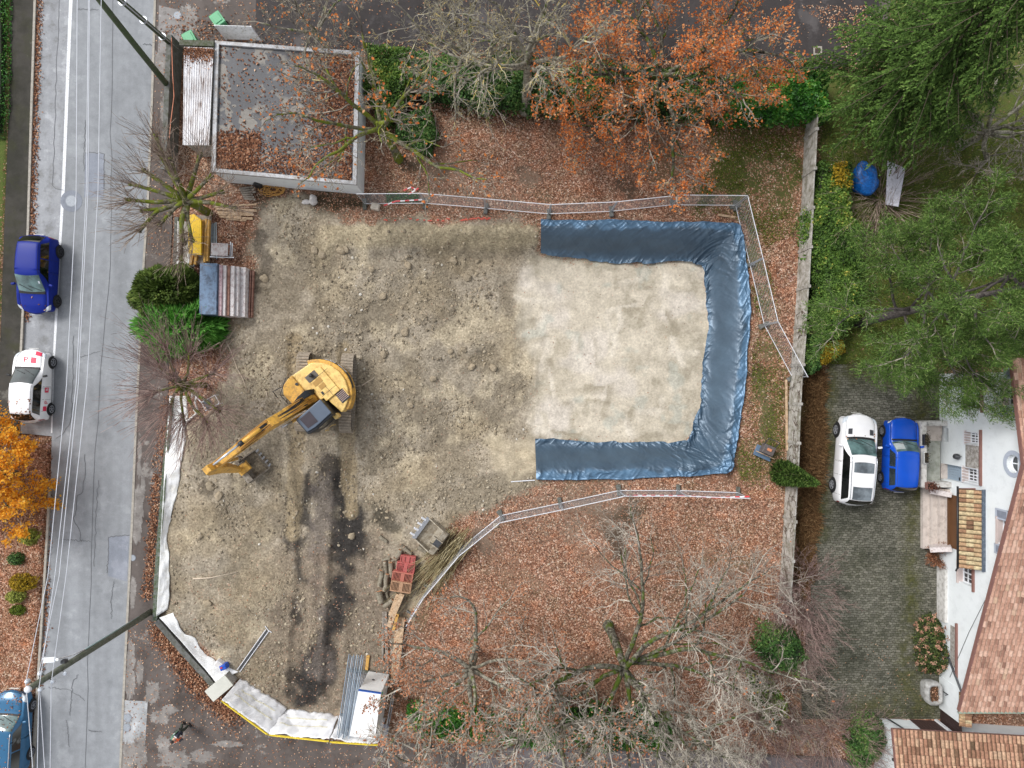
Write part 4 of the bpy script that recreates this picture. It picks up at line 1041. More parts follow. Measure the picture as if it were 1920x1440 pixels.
mb = MB(); mb.box((-.05, -.15, .76), (1.36, .72, .08), R(40)); bevel(mb.build("coping", mat("coping_pale", C(206, 206, 196), .85, .06, 2), pil), .015)
def hoarding(a, b, label, seed):
    A, B = PG(*a), PG(*b); A.z = B.z = 0; d = (B - A); L = d.length
    o = thing("hoarding_panel", label, "hoarding", A, math.atan2(d.y, d.x), "white sheeted hoarding along the forecourt")
    n_ = 60; u = np.linspace(0, L, n_); t = np.linspace(0, 1, 16); U = np.repeat(u[:, None], 16, 1); T = np.repeat(t[None], n_, 0)
    Y = (fbm(U * .9 + seed, T * 2, 1, 3, seed) - .5) * .26 + (fbm(U * 1.6 - T * 2.6, T * .6, 1, 3, seed + 4) - .5) * .28 * (1 - T) + (np.abs(fbm(U * 2.4 + T * 2.0, T * 1.2, 1, 3, seed + 6) - .5)) * .25 + .38 * (1 - T) + .05
    mb = MB(); mb.grid(np.stack([U, Y, .03 + T * 1.80], -1)); s = mb.build("sheet", M_tarpw, o, True); md = s.modifiers.new("thick", 'SOLIDIFY'); md.thickness = .01
    mb = MB(); mb.grid(np.stack([U[:, :2], Y[:, :2] * 0 - .005 + .02 * rng.random((n_, 1)), np.stack([1.80 + 0 * u, 1.88 + 0 * u], 1)], -1)); mb.bar((0, -.03, 1.85), (L, -.03, 1.85), .05, .06)
    mb.build("yellow_hem", mat("yellow_webbing", C(232, 206, 60), .6), o)
    # yellow stripes printed on the sheet
    mb = MB()
    for v0, v1, tt in ((.1, .9, .62), (.15, .85, .35)):
        uu = np.linspace(L * v0, L * v1, 24); k = np.clip((uu / L * (n_ - 1)).astype(int), 0, n_ - 1); ti = int(tt * 15)
        X = np.stack([np.c_[uu, Y[k, ti] + .03, .03 + t[ti] * 1.92 + 0 * uu], np.c_[uu, Y[k, ti - 1] * .5 + Y[k, ti] * .5 + .035, .03 + t[ti] * 1.92 - .07 + 0 * uu]], 1); mb.grid(X, flip=True)
    mb.build("stripe", mat("stripe_yellow", C(232, 228, 206), .6), o)
    for x in (.05, L - .05):
        mb = MB(); mb.bar((x, -.06, 0), (x, -.06, 1.95), .06, .06); mb.build("post", M_woodg, o)
hoarding((443,1283), (526,1344), "white sheeted hoarding panel next to the wall pier", 1.0)
hoarding((527,1344), (634,1356), "white sheeted hoarding panel between the pier panel and the steel fence stack", 9.0)
hoarding((636,1357), (722,1362), "white sheeted hoarding panel behind the site cabin", 17.0)

# precast concrete wall on the east side
def east_wall():
    pts = [(1516,190),(1510,240),(1504,370),(1498,480),(1494,560),(1488,640),(1481,740),(1478,800),(1476,870),(1471,960),(1466,1050),(1462,1110)]
    p = pp(pts); a = Vector((*p[0], 0)); o = thing("precast_wall", "weathered pale concrete slab wall between the plot and the house yard", "wall", a)
    s = np.r_[0, np.cumsum(np.linalg.norm(np.diff(np.array(p), axis=0), axis=1))]; n_ = int(s[-1] / 1.95); q = np.linspace(0, s[-1], n_ + 1)
    w = np.c_[np.interp(q, s, np.array(p)[:, 0]), np.interp(q, s, np.array(p)[:, 1])]
    mb = MB(); mp_ = MB()
    for k in range(n_):
        A = Vector((*w[k], 0)) - a; B = Vector((*w[k + 1], 0)) - a; h = 1.42 + .04 * math.sin(k * 2.3)
        d = (B - A).normalized() * .06
        for j in range(3):
            z0, z1 = -.1 + j * (h + .1) / 3 + .006, -.1 + (j + 1) * (h + .1) / 3
            mb.bar(A + d + Vector((0, 0, (z0 + z1) / 2)), B - d + Vector((0, 0, (z0 + z1) / 2)), .075, z1 - z0)
    mb.build("slabs", mat("precast_pale", C(188, 184, 178), .9, .14, 1.6, dirt=C(128, 124, 110), dirt_amt=.55, bump=.35, world=True), o)
    for k in range(n_ + 1):
        A = Vector((*w[k], 0)) - a; mb = MB(); mb.box(A + Vector((0, 0, .68)), (.17, .15, 1.62), R(4)); mb.build("post", M_conc, o)
    # bare ivy stems creeping over it
    mb = MB(); rr_ = np.random.default_rng(77)
    for k in range(46):
        t = rr_.uniform(.42, .98); c0 = np.array([np.interp(t * s[-1], s, np.array(p)[:, 0]), np.interp(t * s[-1], s, np.array(p)[:, 1])]) - np.array(a.xy)
        z = rr_.uniform(.6, 1.45); path = [(c0[0] + .09, c0[1], z)]
        for j in range(7):
            z = max(.05, min(1.5, z + rr_.normal(0, .2))); c0 = c0 + np.array([0, rr_.normal(0, .16)]); path.append((c0[0] - .055 - .02 * rr_.random(), c0[1], z))
        mb.tube(path, .012, 5)
    mb.build("stems", mat("ivy_stem", C(96, 82, 70), .9), o)
east_wall()
# ------------------------------------------------------------------ cars
def catmull(p, t):
    """p (n,k) control values, t in index units"""
    n = len(p); i = np.clip(np.floor(t).astype(int), 0, n - 2); u = (t - i)[:, None]
    p0, p1, p2, p3 = p[np.clip(i - 1, 0, n - 1)], p[i], p[i + 1], p[np.clip(i + 2, 0, n - 1)]
    T = .35; m1 = (p2 - p0) * T; m2 = (p3 - p1) * T
    return (2*u**3 - 3*u**2 + 1) * p1 + (u**3 - 2*u**2 + u) * m1 + (-2*u**3 + 3*u**2) * p2 + (u**3 - u**2) * m2

class CarShell:
    """stations: (y, w, z_belt, z_top, w_roof, z_low, crown)"""
    def __init__(s, st): s.st = np.asarray(st, float)
    def section(s, q):
        y, w, zb, zt, wr, zl, cr = q; Lh = s.st[0, 0]; k = (y / Lh); bow = .26 * max(0, k) ** 3 if k > 0 else -.14 * (-k) ** 3
        S_ = np.array([(0, y, zt + cr), (wr * .55, y, zt + cr * .75), (wr * .93, y, zt + cr * .15), (wr, y, zt - .03), (w * .955, y, zb), (w, y, zb - .14), (w * 1.0, y, (zb + zl) * .5 - .05), (w * .98, y, zl + .08), (w * .90, y, zl)])
        S_[:, 1] -= (bow + (.16 if k > -.05 else -.07) * (1 - abs(k)) * (zt > zb + .03)) * (S_[:, 0] / w) ** 2
        return S_
    def at(s, u, v):
        """grid of points: u station index array, v section index array (negative = other side)"""
        st = catmull(s.st, np.asarray(u, float)); V = np.asarray(v, float); out = np.zeros((len(u), len(V), 3))
        for i, q in enumerate(st):
            sec = s.section(q); a = np.abs(V); k = np.clip(np.floor(a).astype(int), 0, 7); f = (a - k)[:, None]
            p = sec[k] * (1 - f) + sec[k + 1] * f; p[:, 0] *= np.where(V < 0, -1, 1); out[i] = p
        return out
    def patch(s, mb, u0, u1, v0, v1, off=.012, nu=8, nv=6, m=0, edge=None):
        u = np.linspace(u0, u1, nu); v = np.linspace(v0, v1, nv); X = s.at(u, v)
        if edge is not None:         # u range shifted per v (slanted ends)
            X = np.zeros((nu, nv, 3))
            for j, vv in enumerate(v):
                t = (vv - v0) / (v1 - v0 + 1e-9); a = u0 + edge[0] * t; b = u1 + edge[1] * t; X[:, j] = s.at(np.linspace(a, b, nu), [vv])[:, 0]
        du = np.gradient(X, axis=0); dv = np.gradient(X, axis=1); N = np.cross(du, dv); N /= np.linalg.norm(N, axis=2)[..., None] + 1e-9
        c = X.mean((0, 1)); ref = c - np.array([0, c[1], .6])
        if (N.mean((0, 1)) * ref).sum() < 0: N = -N
        mb.grid(X + N * off, m); return mb

def paint(name, col, metal=.0, rough=.22, coat=.3, spec=.4):
    m, n, b = newmat(name); v = obj_n(n)
    t = noise_n(n, 1.3, 3, .5, v); c = ramp(n, [(.3, tuple(x * .94 for x in col[:3])), (.7, tuple(min(1, x * 1.05) for x in col[:3]))], t.outputs[0]).outputs[0]
    n.links.new(c, b.inputs['Base Color']); b.inputs['Roughness'].default_value = rough; b.inputs['Metallic'].default_value = metal
    b.inputs['Coat Weight'].default_value = coat; b.inputs['Specular IOR Level'].default_value = spec; b.inputs['Coat Roughness'].default_value = .06
    return m
def glassmat(name, col, rough=.06):
    m, n, b = newmat(name); v = obj_n(n); t = noise_n(n, 1.6, 3, .55, v)
    c = ramp(n, [(.4, tuple(x * .6 for x in col[:3])), (.62, tuple(x * 1.5 for x in col[:3]))], t.outputs[0]).outputs[0]
    n.links.new(c, b.inputs['Base Color']); b.inputs['Roughness'].default_value = rough; b.inputs['Specular IOR Level'].default_value = .9
    return m
M_glass = glassmat("car_glass", C(42, 52, 52)); M_glassd = glassmat("tinted_glass", C(18, 20, 20)); M_ws = glassmat("windscreen_glass", C(84, 108, 108))
M_tyre = mat("tyre_rubber", C(34, 34, 36), .85, .1, 8); M_rim = mat("alloy_rim", C(168, 170, 176), .35, .05, 8, metal=.4); M_rimd = mat("dark_rim", C(72, 74, 80), .4, .05, 8, metal=.3)
M_trim = mat("black_trim", C(28, 28, 30), .6, .05, 8); M_headl = mat("headlamp", C(206, 214, 222), .15, .08, 14, spec=.9); M_taill = mat("tail_lamp", C(150, 22, 40), .2, .08, 14, spec=.8)
M_chrome = mat("chrome", C(206, 210, 216), .2, .03, 8, metal=.7)

def wheel(o, x, y, r, w, side, rimm, spokes=5):
    mb = MB(); cx = x
    prof = [(r * .62, -w / 2), (r * .93, -w / 2), (r, -w * .36), (r, w * .36), (r * .93, w / 2), (r * .62, w / 2)]
    ang = np.linspace(0, 2 * np.pi, 28, endpoint=False); pr = np.array(prof)
    X = np.stack([np.repeat(pr[:, 1][:, None], 28, 1) * side, pr[:, 0][:, None] * np.cos(ang), pr[:, 0][:, None] * np.sin(ang)], -1)
    mb.grid(np.concatenate([X, X[:, :1]], 1)); t = mb.build("wheel", M_tyre, o, True); t.location = (cx, y, r)
    mb = MB(); mb.tube([(-.02 * side, 0, 0), (w * .38 * side, 0, 0)], r * .64, 24)
    mb2 = MB(); mb2.tube([(w * .36 * side, 0, 0), (w * .44 * side, 0, 0)], r * .16, 12)
    for k in range(spokes):
        a = 2 * math.pi * k / spokes; d = Vector((0, math.cos(a), math.sin(a)))
        mb2.bar(Vector((w * .42 * side, 0, 0)), Vector((w * .40 * side, 0, 0)) + d * r * .60, r * .20, .025)
    for j in range(24):
        a0, a1 = 2 * math.pi * j / 24, 2 * math.pi * (j + 1) / 24
        mb2.bar(Vector((w * .41 * side, math.cos(a0) * r * .62, math.sin(a0) * r * .62)), Vector((w * .41 * side, math.cos(a1) * r * .62, math.sin(a1) * r * .62)), .04, .03)
    mb.build("wheel_well", M_trim, t); mb2.build("rim", rimm, t)

def text_P(mb, o, ux, uy, s, th=.004, m=0):
    """letter P in strokes: o origin, ux right, uy up, s height"""
    nn = ux.cross(uy)
    def st(a, b, w): 
        A = o + ux * a[0] * s + uy * a[1] * s; B = o + ux * b[0] * s + uy * b[1] * s
        d = (B - A).normalized(); q = nn.cross(d) * (w * s / 2)
        mb.add([tuple(A - q + nn * th), tuple(B - q + nn * th), tuple(B + q + nn * th), tuple(A + q + nn * th)], (0, 1, 2, 3), m)
    st((.08, 0), (.08, 1), .16)
    pts = [(.08, .92), (.36, .92)] + [(.36 + .22 * math.sin(t), .68 + .24 * math.cos(t)) for t in np.linspace(0, math.pi, 9)] + [(.08, .44)]
    for k in range(len(pts) - 1): st(pts[k], pts[k + 1], .16)

def car(name, label, loc, rz, st, pm, wheels, cowl, rf, rr, rw, opts):
    """front is +Y. cowl, rf, rr, rw: station indices of windscreen foot, roof front, roof rear, rear-window foot"""
    S = CarShell(st); o = thing(name, label, "car", loc, rz)
    n = len(st); u = np.linspace(0, n - 1, 14 * (n - 1) + 1); v = np.r_[-8, -7.5, -7, -6.5, -6, -5.5, -5, -4.6, -4.2, -4, -3.7, -3.3, -3, -2.6, -2, -1.5, -1, -.5]; v = np.r_[v, 0, -v[::-1]]
    X = S.at(u, v); mb = MB(); mb.grid(X, flip=True); nv = len(v)
    b0 = mb.n - X.shape[0] * nv; h = np.array([.5], np.float32)
    mb.f.append((np.arange(nv)[None, :] + b0, np.array([0], np.int32), h)); mb.f.append((np.arange(nv)[::-1][None, :] + b0 + (len(u) - 1) * nv, np.array([0], np.int32), h))
    body = mb.build("body", pm, o, True)
    bm = bmesh.new(); bm.from_mesh(body.data); bmesh.ops.recalc_face_normals(bm, faces=bm.faces); bm.to_mesh(body.data); bm.free()
    wsm = opts.get('ws', M_ws)
    mb = MB(); S.patch(mb, cowl + .06, rf - .06, -2.75, 2.75, .012, 10, 13); mb.build("windscreen", wsm, o, True)
    mb = MB(); S.patch(mb, rr + .10, rw - .06, -2.7, 2.7, .012, 10, 13); mb.build("rear_window", M_glassd, o, True)
    gl = opts.get('glass', M_glass)
    for s in (-1, 1):
        e = opts.get('edge', (-.62, .45))
        split = opts.get('split', [(.12, .98)])
        for a, b in split:
            mb = MB(); U0 = rf + a * (rr - rf); U1 = rf + b * (rr - rf)
            ed = (e[0] if a < .2 else 0, e[1] if b > .85 else 0)
            S.patch(mb, U0, U1, 3.12 * s, 3.88 * s, .014, 12, 5, 0, ed); mb.build("side_window", gl, o, True)
        y0 = np.interp(cowl + .35, np.arange(n), S.st[:, 0]); w0 = S.st[int(cowl), 1]; zb = S.st[int(cowl), 2]
        mb = MB(); mb.box((s * (w0 + .10), y0 - .12, zb + .06), (.2, .11, .14), R(12) * s); bevel(mb.build("mirror", opts.get('mir', pm), o), .03, 2)
        mb = MB(); S.patch(mb, opts.get('hl0', .55), opts.get('hl1', 1.5), 2.2 * s, 4.7 * s, .014, 8, 8, 0, (.0, .5)); mb.build("headlight", M_headl, o, True)
        mb = MB(); S.patch(mb, rw + opts.get('tl0', .1), rw + opts.get('tl1', .9), opts.get('tlv0', 3.4) * s, opts.get('tlv1', 5.4) * s, .014, 6, 6); mb.build("tail_light", M_taill, o, True)
        for (yw) in wheels:
            r = opts.get('r', .31); wheel(o, s * (S.st[:, 1].max() - .075), yw, r, .21, s, opts.get('rim', M_rim), opts.get('spokes', 5))
            mb = MB(); xx = s * (S.st[:, 1].max() + .004)
            aa = np.linspace(-.25, math.pi + .25, 16); rr1, rr2 = r * 1.02, r * 1.17
            Xg = np.stack([np.stack([np.full(16, xx), yw + np.cos(aa) * rr1, r + np.sin(aa) * rr1], -1), np.stack([np.full(16, xx), yw + np.cos(aa) * rr2, r + np.sin(aa) * rr2], -1)], 1)
            mb.grid(Xg); a_ = mb.build("wheel_arch", M_trim, o); sdm = a_.modifiers.new("t", 'SOLIDIFY'); sdm.thickness = .03; sdm.offset = 0
    # bonnet, roof and door joints as thin dark seams
    mb = MB()
    def seam(uu, vv):
        q = np.concatenate([S.at([a], [b])[0] for a, b in zip(uu, vv)]); q = q + np.array([0, 0, .006]); mb.tube(q, .007, 4, caps=False)
    for s in (-1, 1):
        seam(np.linspace(.9, cowl, 8), np.full(8, 3.1 * s)); 
        seam(np.linspace(rf, rr, 8), np.full(8, 2.15 * s))
        for k in opts.get('doors', (.15, .55, .95)): U = rf + k * (rr - rf); seam(np.full(6, U), np.linspace(4.1, 7.2, 6) * s)
    seam(np.full(9, .9), np.linspace(-3.1, 3.1, 9)); seam(np.full(9, cowl - .02), np.linspace(-3.1, 3.1, 9))
    mb.build("seams", M_trim, o)
    mb = MB(); c0 = S.at([cowl - .12, cowl + .05], np.linspace(-2.7, 2.7, 10)); mb.grid(c0 + np.array([0, 0, .012])); mb.build("cowl", M_trim, o)
    mb = MB(); q0 = S.at([cowl + .12], [-.2])[0, 0]; q1 = S.at([cowl + .45], [1.6])[0, 0]; mb.bar(tuple(q0 + [0, 0, .03]), tuple(q1 + [0, .03, .03]), .02, .015)
    q0 = S.at([cowl + .12], [-1.6])[0, 0]; q1 = S.at([cowl + .42], [.1])[0, 0]; mb.bar(tuple(q0 + [0, 0, .03]), tuple(q1 + [0, .03, .03]), .02, .015); mb.build("wiper", M_trim, o)
    for f_, yy, z in ((1, S.st[0, 0], .5), (-1, S.st[-1, 0], .62)):
        mb = MB(); mb.box((0, yy + .005 * f_, z), (.5, .02, .11)); mb.build("number_plate", mat("plate_white", C(224, 224, 218), .5, .03), o)
    return o, S

# y, half width, belt z, top z, roof half width, low z, crown
hatch = lambda L, w, Hh: [(L*.5, w*.62, .60, .58, w*.52, .34, .02), (L*.485, w*.86, .72, .70, w*.66, .24, .03), (L*.40, w*.97, .86, .86, w*.74, .22, .03), (L*.235, w*.99, .95, .99, w*.78, .22, .03),
    (L*.03, w*1.0, .98, Hh-.05, w*.70, .22, .03), (-L*.18, w*1.0, 1.0, Hh, w*.69, .22, .03), (-L*.37, w*.985, 1.02, Hh-.06, w*.64, .23, .02), (-L*.475, w*.92, .98, 1.02, w*.66, .26, .02), (-L*.495, w*.86, .78, .80, w*.7, .3, .0), (-L*.5, w*.8, .62, .62, w*.66, .36, 0)]
c1, S1 = car("parked_car", "metallic dark blue hatchback parked on the roadside bay", (-25.03, 5.76, ROAD_Z + .005), R(180 - 3.0), hatch(4.2, .90, 1.54), paint("blue_paint", C(16, 38, 132), .0, .42, .0, .2), (1.32, -1.32), 3, 4, 6, 7, dict(rim=M_rimd, glass=M_glassd, split=[(.05,.5),(.54,.97)]))
mb = MB(); S1.patch(mb, 3.5, 3.62, -1.9, -1.6, .02, 2, 2); mb.build("sticker", M_headl, c1)
white = paint("white_paint", C(238, 238, 240))
c2, S2 = car("parked_car", "small white car with red P logos parked ahead of the orange tree", (-25.36, -.07, ROAD_Z + .005), R(-2.0), hatch(3.9, .86, 1.50), white, (1.25, -1.24), 3, 4, 6, 7, dict(rim=M_rim, glass=M_glassd, mir=M_trim, split=[(.05,.97)], r=.3, ws=M_glass))
M_logo = mat("logo_red", C(216, 48, 84), .5, .04)
mb = MB()
S2.patch(mb, 1.25, 1.85, .9, 2.6, .016, 5, 6); S2.patch(mb, 2.15, 2.6, .35, 1.15, .016, 3, 3)
for U0, U1, V0, V1 in ((4.35,4.62,4.9,5.9), (5.55,5.9,4.6,5.6), (5.55,5.9,5.8,6.5)): S2.patch(mb, U0, U1, V0, V1, .016, 3, 3)
mb.build("logo_block", M_logo, c2, True)
mb = MB(); q = S2.at([2.55], [-.65])[0, 0]; text_P(mb, Vector(q) + Vector((0, 0, .014)), Vector((1, 0, 0)), Vector((0, .98, -.1)), .30); mb.build("logo_letter", M_logo, c2)
mb = MB(); q = S2.at([5.5], [6.0])[0, 0]; text_P(mb, Vector((q[0] + .012, q[1] + .10, .62)), Vector((0, 1, 0)), Vector((0, 0, 1)), .24); mb.build("logo_letter", M_logo, c2)
mb = MB(); q = S2.at([4.48], [5.4])[0, 0]; mb.box((q[0] + .012, q[1], q[2]), (.012, .05, .14)); mb.box((q[0] + .012, q[1] + .03, q[2] - .03), (.012, .14, .04)); mb.build("logo_mark", white, c2)
wag = lambda L, w, Hh: [(L*.5, w*.62, .62, .60, w*.52, .34, .02), (L*.485, w*.86, .74, .74, w*.66, .24, .03), (L*.40, w*.97, .88, .90, w*.74, .22, .03), (L*.25, w*.99, .96, 1.02, w*.78, .22, .03),
    (L*.10, w*1.0, 1.0, Hh-.05, w*.68, .22, .03), (-L*.15, w*1.0, 1.01, Hh, w*.68, .22, .03), (-L*.42, w*.985, 1.03, Hh-.05, w*.65, .23, .02), (-L*.48, w*.92, 1.0, 1.04, w*.68, .26, .02), (-L*.495, w*.86, .78, .80, w*.7, .3, .0), (-L*.5, w*.8, .62, .62, w*.66, .36, 0)]
c3, S3 = car("parked_car", "teal blue estate car with roof rails at the foot of the street lamp", (-26.45, -18.35, ROAD_Z + .005), R(-2.5), wag(4.45, .90, 1.52), paint("teal_paint", C(52, 104, 142), .1), (1.30, -1.24), 3, 4, 6, 7, dict(rim=M_rim, glass=M_glassd, split=[(.05,.5),(.54,.97)]))
for s in (-1, 1):
    mb = MB(); X = S3.at(np.linspace(4.05, 6, 10), [2.5 * s])[:, 0] + np.array([0, 0, .05]); mb.tube(X, .022, 6); mb.build("roof_rail", M_chrome, c3, True)
suv = lambda L, w, Hh: [(L*.5, w*.66, .74, .74, w*.55, .40, .02), (L*.485, w*.88, .88, .88, w*.68, .30, .03), (L*.41, w*.97, 1.02, 1.06, w*.76, .27, .04), (L*.235, w*1.0, 1.10, 1.15, w*.80, .27, .04),
    (L*.06, w*1.0, 1.14, Hh-.05, w*.70, .27, .03), (-L*.16, w*1.0, 1.15, Hh, w*.69, .27, .03), (-L*.41, w*.985, 1.18, Hh-.06, w*.65, .28, .02), (-L*.475, w*.93, 1.12, 1.20, w*.67, .32, .02), (-L*.495, w*.88, .90, .92, w*.7, .38, .0), (-L*.5, w*.82, .70, .70, w*.66, .42, 0)]
c4, S4 = car("parked_car", "white off-road car with two dark sunroofs parked on the setts", (18.0, -3.95, .03), R(-4.2), suv(4.85, .93, 1.70), white, (1.47, -1.45), 3, 4, 6, 7, dict(rim=M_rim, glass=M_glassd, split=[(.03,.98)], r=.37, tlv0=4.1, tlv1=5.3))
M_sun = glassmat("sunroof_glass", C(104, 112, 118), .12)
for U0, U1, nm_ in ((4.35, 4.82, "sunroof"), (5.45, 6.05, "sunroof")):
    mb = MB(); S4.patch(mb, U0, U1, -1.65, 1.65, .014, 6, 9); mb.build(nm_, M_sun, c4, True)
for s in (-1, 1):
    mb = MB(); S4.patch(mb, 2.45, 2.75, 1.15 * s, 1.9 * s, .014, 3, 4); mb.build("bonnet_vent", M_dsteel, c4, True)
    mb = MB(); X = S4.at(np.linspace(4.05, 6, 10), [2.75 * s])[:, 0] + np.array([0, 0, .05]); mb.tube(X, .022, 6); mb.build("roof_rail", M_chrome, c4, True)
box = lambda L, w, Hh: [(L*.5, w*.80, .66, .66, w*.7, .36, .0), (L*.49, w*.93, .80, .80, w*.76, .26, .02), (L*.40, w*.98, .90, .90, w*.80, .24, .02), (L*.20, w*.99, .95, .97, w*.82, .24, .03),
    (L*.06, w*1.0, .96, Hh-.04, w*.74, .24, .02), (-L*.16, w*1.0, .97, Hh, w*.74, .24, .02), (-L*.40, w*.985, .97, Hh-.05, w*.70, .24, .02), (-L*.478, w*.95, .92, .98, w*.74, .26, .02), (-L*.492, w*.92, .74, .76, w*.76, .3, .0), (-L*.5, w*.88, .6, .6, w*.74, .36, 0)]
c5, S5 = car("parked_car", "bright blue boxy hatchback parked between the white car and the terrace", (20.42, -3.72, .03), R(-2.0), box(3.95, .81, 1.42), paint("bright_blue_paint", C(22, 80, 190), .0, .22, .25, .35), (1.20, -1.26), 3, 4, 6, 7, dict(rim=M_rim, glass=M_glass, split=[(.05,.48),(.55,.98)], r=.29, edge=(-.5,.25), spokes=6, hl0=.3, hl1=.9))
mb = MB(); S5.patch(mb, 3.25, 3.75, -2.2, -.4, .02, 6, 6); mb.build("sunshade", mat("sunshade_silver", C(170, 178, 178), .4, .15, 8), c5, True)

# leaves blown onto the cars
bpy.context.view_layer.update(); mb = MB(); rr_ = np.random.default_rng(19)
for S_, o_, u0, u1, n_ in ((S3, c3, 1.2, 6.0, 150), (S2, c2, 5.0, 6.6, 45), (S1, c1, 1.2, 3.0, 10), (S4, c4, 2.6, 3.1, 8)):
    q = np.array([S_.at([rr_.uniform(u0, u1)], [rr_.uniform(-2.9, 2.9)])[0, 0] for _ in range(n_)]) + np.array([0, 0, .022])
    Mw = np.array(o_.matrix_world); q = q @ Mw[:3, :3].T + Mw[:3, 3]; v, f = leafquads(q, rr_.uniform(.06, .12, n_), .7, .3, rr_); mb.add(v, f, 0, rr_.beta(2, 2, n_))
o = mb.build("fallen_leaves", M_leafheap); tag(o, kind='stuff')

# ------------------------------------------------------------------ excavator
def excavator():
    base = PG(600, 735); base = Vector((-9.95, -.50, float(hz(-9.95, -.5)) + .03))
    o = thing("excavator", "yellow crawler excavator with folded boom on the dug soil", "excavator", base)
    M_y = mat("machine_yellow", C(224, 172, 72), .5, .08, 2.5, dirt=C(164, 124, 66), dirt_amt=.42, coat=.15)
    M_yp = mat("machine_pale_yellow", C(238, 202, 122), .5, .06, 2.5, dirt=C(198, 160, 92), dirt_amt=.38, coat=.15)
    M_trk = mat("track_steel", C(168, 156, 140), .8, .15, 5, dirt=C(136, 124, 108), dirt_amt=.4)
    M_gr = mat("cab_grey", C(84, 96, 112), .4, .06, 3); M_dk = mat("machine_black", C(40, 42, 46), .5, .1, 5); M_dg = mat("deck_grey", C(96, 90, 84), .7, .15, 6)
    # crawler tracks run roughly north-south
    ta = R(88.0); ux = Vector((math.cos(ta), math.sin(ta), 0)); uy = Vector((-math.sin(ta), math.cos(ta), 0))
    for s in (-1, 1):
        L, r, w = 4.15, .44, .64; cn = -uy * s * 1.17 * -1 + ux * .08
        cn = uy * s * 1.17 + Vector((.05, .05, 0))
        t = MB(); prof = []
        for k in range(60):
            q = k / 60; per = 2 * (L - 2 * r) + 2 * math.pi * r; d = q * per; st = L - 2 * r
            if d < st: a, z, an = -st / 2 + d, 2 * r, 0
            elif d < st + math.pi * r: th = (d - st) / r; a, z, an = st / 2 + r * math.sin(th), r + r * math.cos(th), th
            elif d < 2 * st + math.pi * r: a, z, an = st / 2 - (d - st - math.pi * r), 0, math.pi
            else: th = (d - 2 * st - math.pi * r) / r; a, z, an = -st / 2 - r * math.sin(th), r - r * math.cos(th), math.pi + th
            c = cn + ux * a + Vector((0, 0, z)); nx = ux * math.sin(an) + Vector((0, 0, math.cos(an))); tx = ux * math.cos(an) - Vector((0, 0, math.sin(an)))
            R3 = Matrix((tx, uy, nx)).transposed(); t.box(c, (per / 60 * .82, w, .05), 0, 0, R3); t.box(c + nx * .035, (.025, w, .03), 0, 0, R3)
        tr = t.build("track", M_trk, o)
        mb = MB(); mb.box(cn + Vector((0, 0, r)), (L - .8, .36, .5), ta); mb.build("track_frame", M_dg, tr)
        mb = MB(); mb.tube([cn + ux * (L / 2 - r) + Vector((0, 0, r)) - uy * .2, cn + ux * (L / 2 - r) + Vector((0, 0, r)) + uy * .2], r * .8, 18); mb.build("idler", M_dg, tr)
        mb = MB(); mb.tube([cn - ux * (L / 2 - r) + Vector((0, 0, r)) - uy * .2, cn - ux * (L / 2 - r) + Vector((0, 0, r)) + uy * .2], r * .8, 18); mb.build("sprocket", M_dg, tr)
    mb = MB(); mb.box((0, 0, .55), (1.9, 1.5, .4), ta); mb.build("undercarriage", M_dg, o)
    mb = MB(); mb.cyl((0, 0, .7), (0, 0, 1.02), .62, n=28); mb.build("slew_ring", M_dk, o)
    # upper body in its own axes: +x towards the boom
    ya = math.atan2(-3.38, -4.0); Mx = Matrix.Rotation(ya, 4, 'Z')
    def nb(): m = MB(); m.M = Mx; return m
    def arc(a0, a1, r, n=24, cx=0.0): return [(cx + r * math.cos(t), r * math.sin(t)) for t in np.linspace(a0, a1, n)]
    # engine house: rounded tail, cut off square at the front
    mb = nb(); mb.prism([(1.05, -1.42), (1.28, -1.05), (1.28, -.36), (.05, -.36), (.05, .36), (-.2, .44), (-.35, 1.5)] + arc(R(103), R(180 + 62), 1.60, 26)[::1] + [(.6, -1.55)], 1.05, 1.95)
    hs = bevel(mb.build("engine_house", M_yp, o), .05, 3)
    mb = nb(); mb.prism(arc(R(112), R(248), 1.78, 30) + arc(R(248), R(112), 1.45, 30), .98, 1.82); bevel(mb.build("counterweight", M_y, o), .06, 3)
    mb = nb(); mb.prism(arc(R(150), R(232), 1.800, 24) + arc(R(232), R(150), 1.775, 24), 1.40, 1.74); band = mb.build("decal_band", M_dk, o)
    mb = nb()
    for k, t in enumerate(np.linspace(R(180), R(218), 9)):
        if k in (4,): continue
        for dz, hh in (((0, .18),), ((0, .18),), ((.05, .08), (-.05, .05)))[k % 3]:
            mb.box((1.804 * math.cos(t), 1.804 * math.sin(t), 1.57 + dz), (.012, .12, hh), t)
    mb.build("decal_marks", M_galvw, band)
    # deck behind the tail and right-hand tank
    mb = nb(); mb.prism([(1.25, -.40), (1.30, -1.02), (1.02, -1.40), (.35, -1.52), (.35, -.40)], 1.94, 2.10); tk = bevel(mb.build("fuel_tank", M_y, o), .04, 2)
    mb = nb(); mb.cyl((.42, -1.0, 2.1), (.42, -1.0, 2.15), .08, n=14); mb.build("filler_cap", M_dk, tk)
    # panels on the bonnet
    mb = nb(); mb.prism([(-.15, -1.1), (-.15, .62), (-1.05, .62), (-1.05, -.95)], 1.94, 2.06); hd = bevel(mb.build("bonnet", M_yp, o), .03, 2)
    for x0, y0, w, h in ((-.45, -.42, .50, .26), (-.50, -.10, .34, .24)):
        mb = nb()
        mb.box((x0, y0, 2.07), (w, h, .02)); mb.build("grille", mat("grille_bronze", C(176, 136, 70), .6, .25, 40), hd)
    mb = nb(); mb.box((-.40, -.82, 2.07), (.62, .36, .03)); mb.build("intake_recess", M_dg, hd)
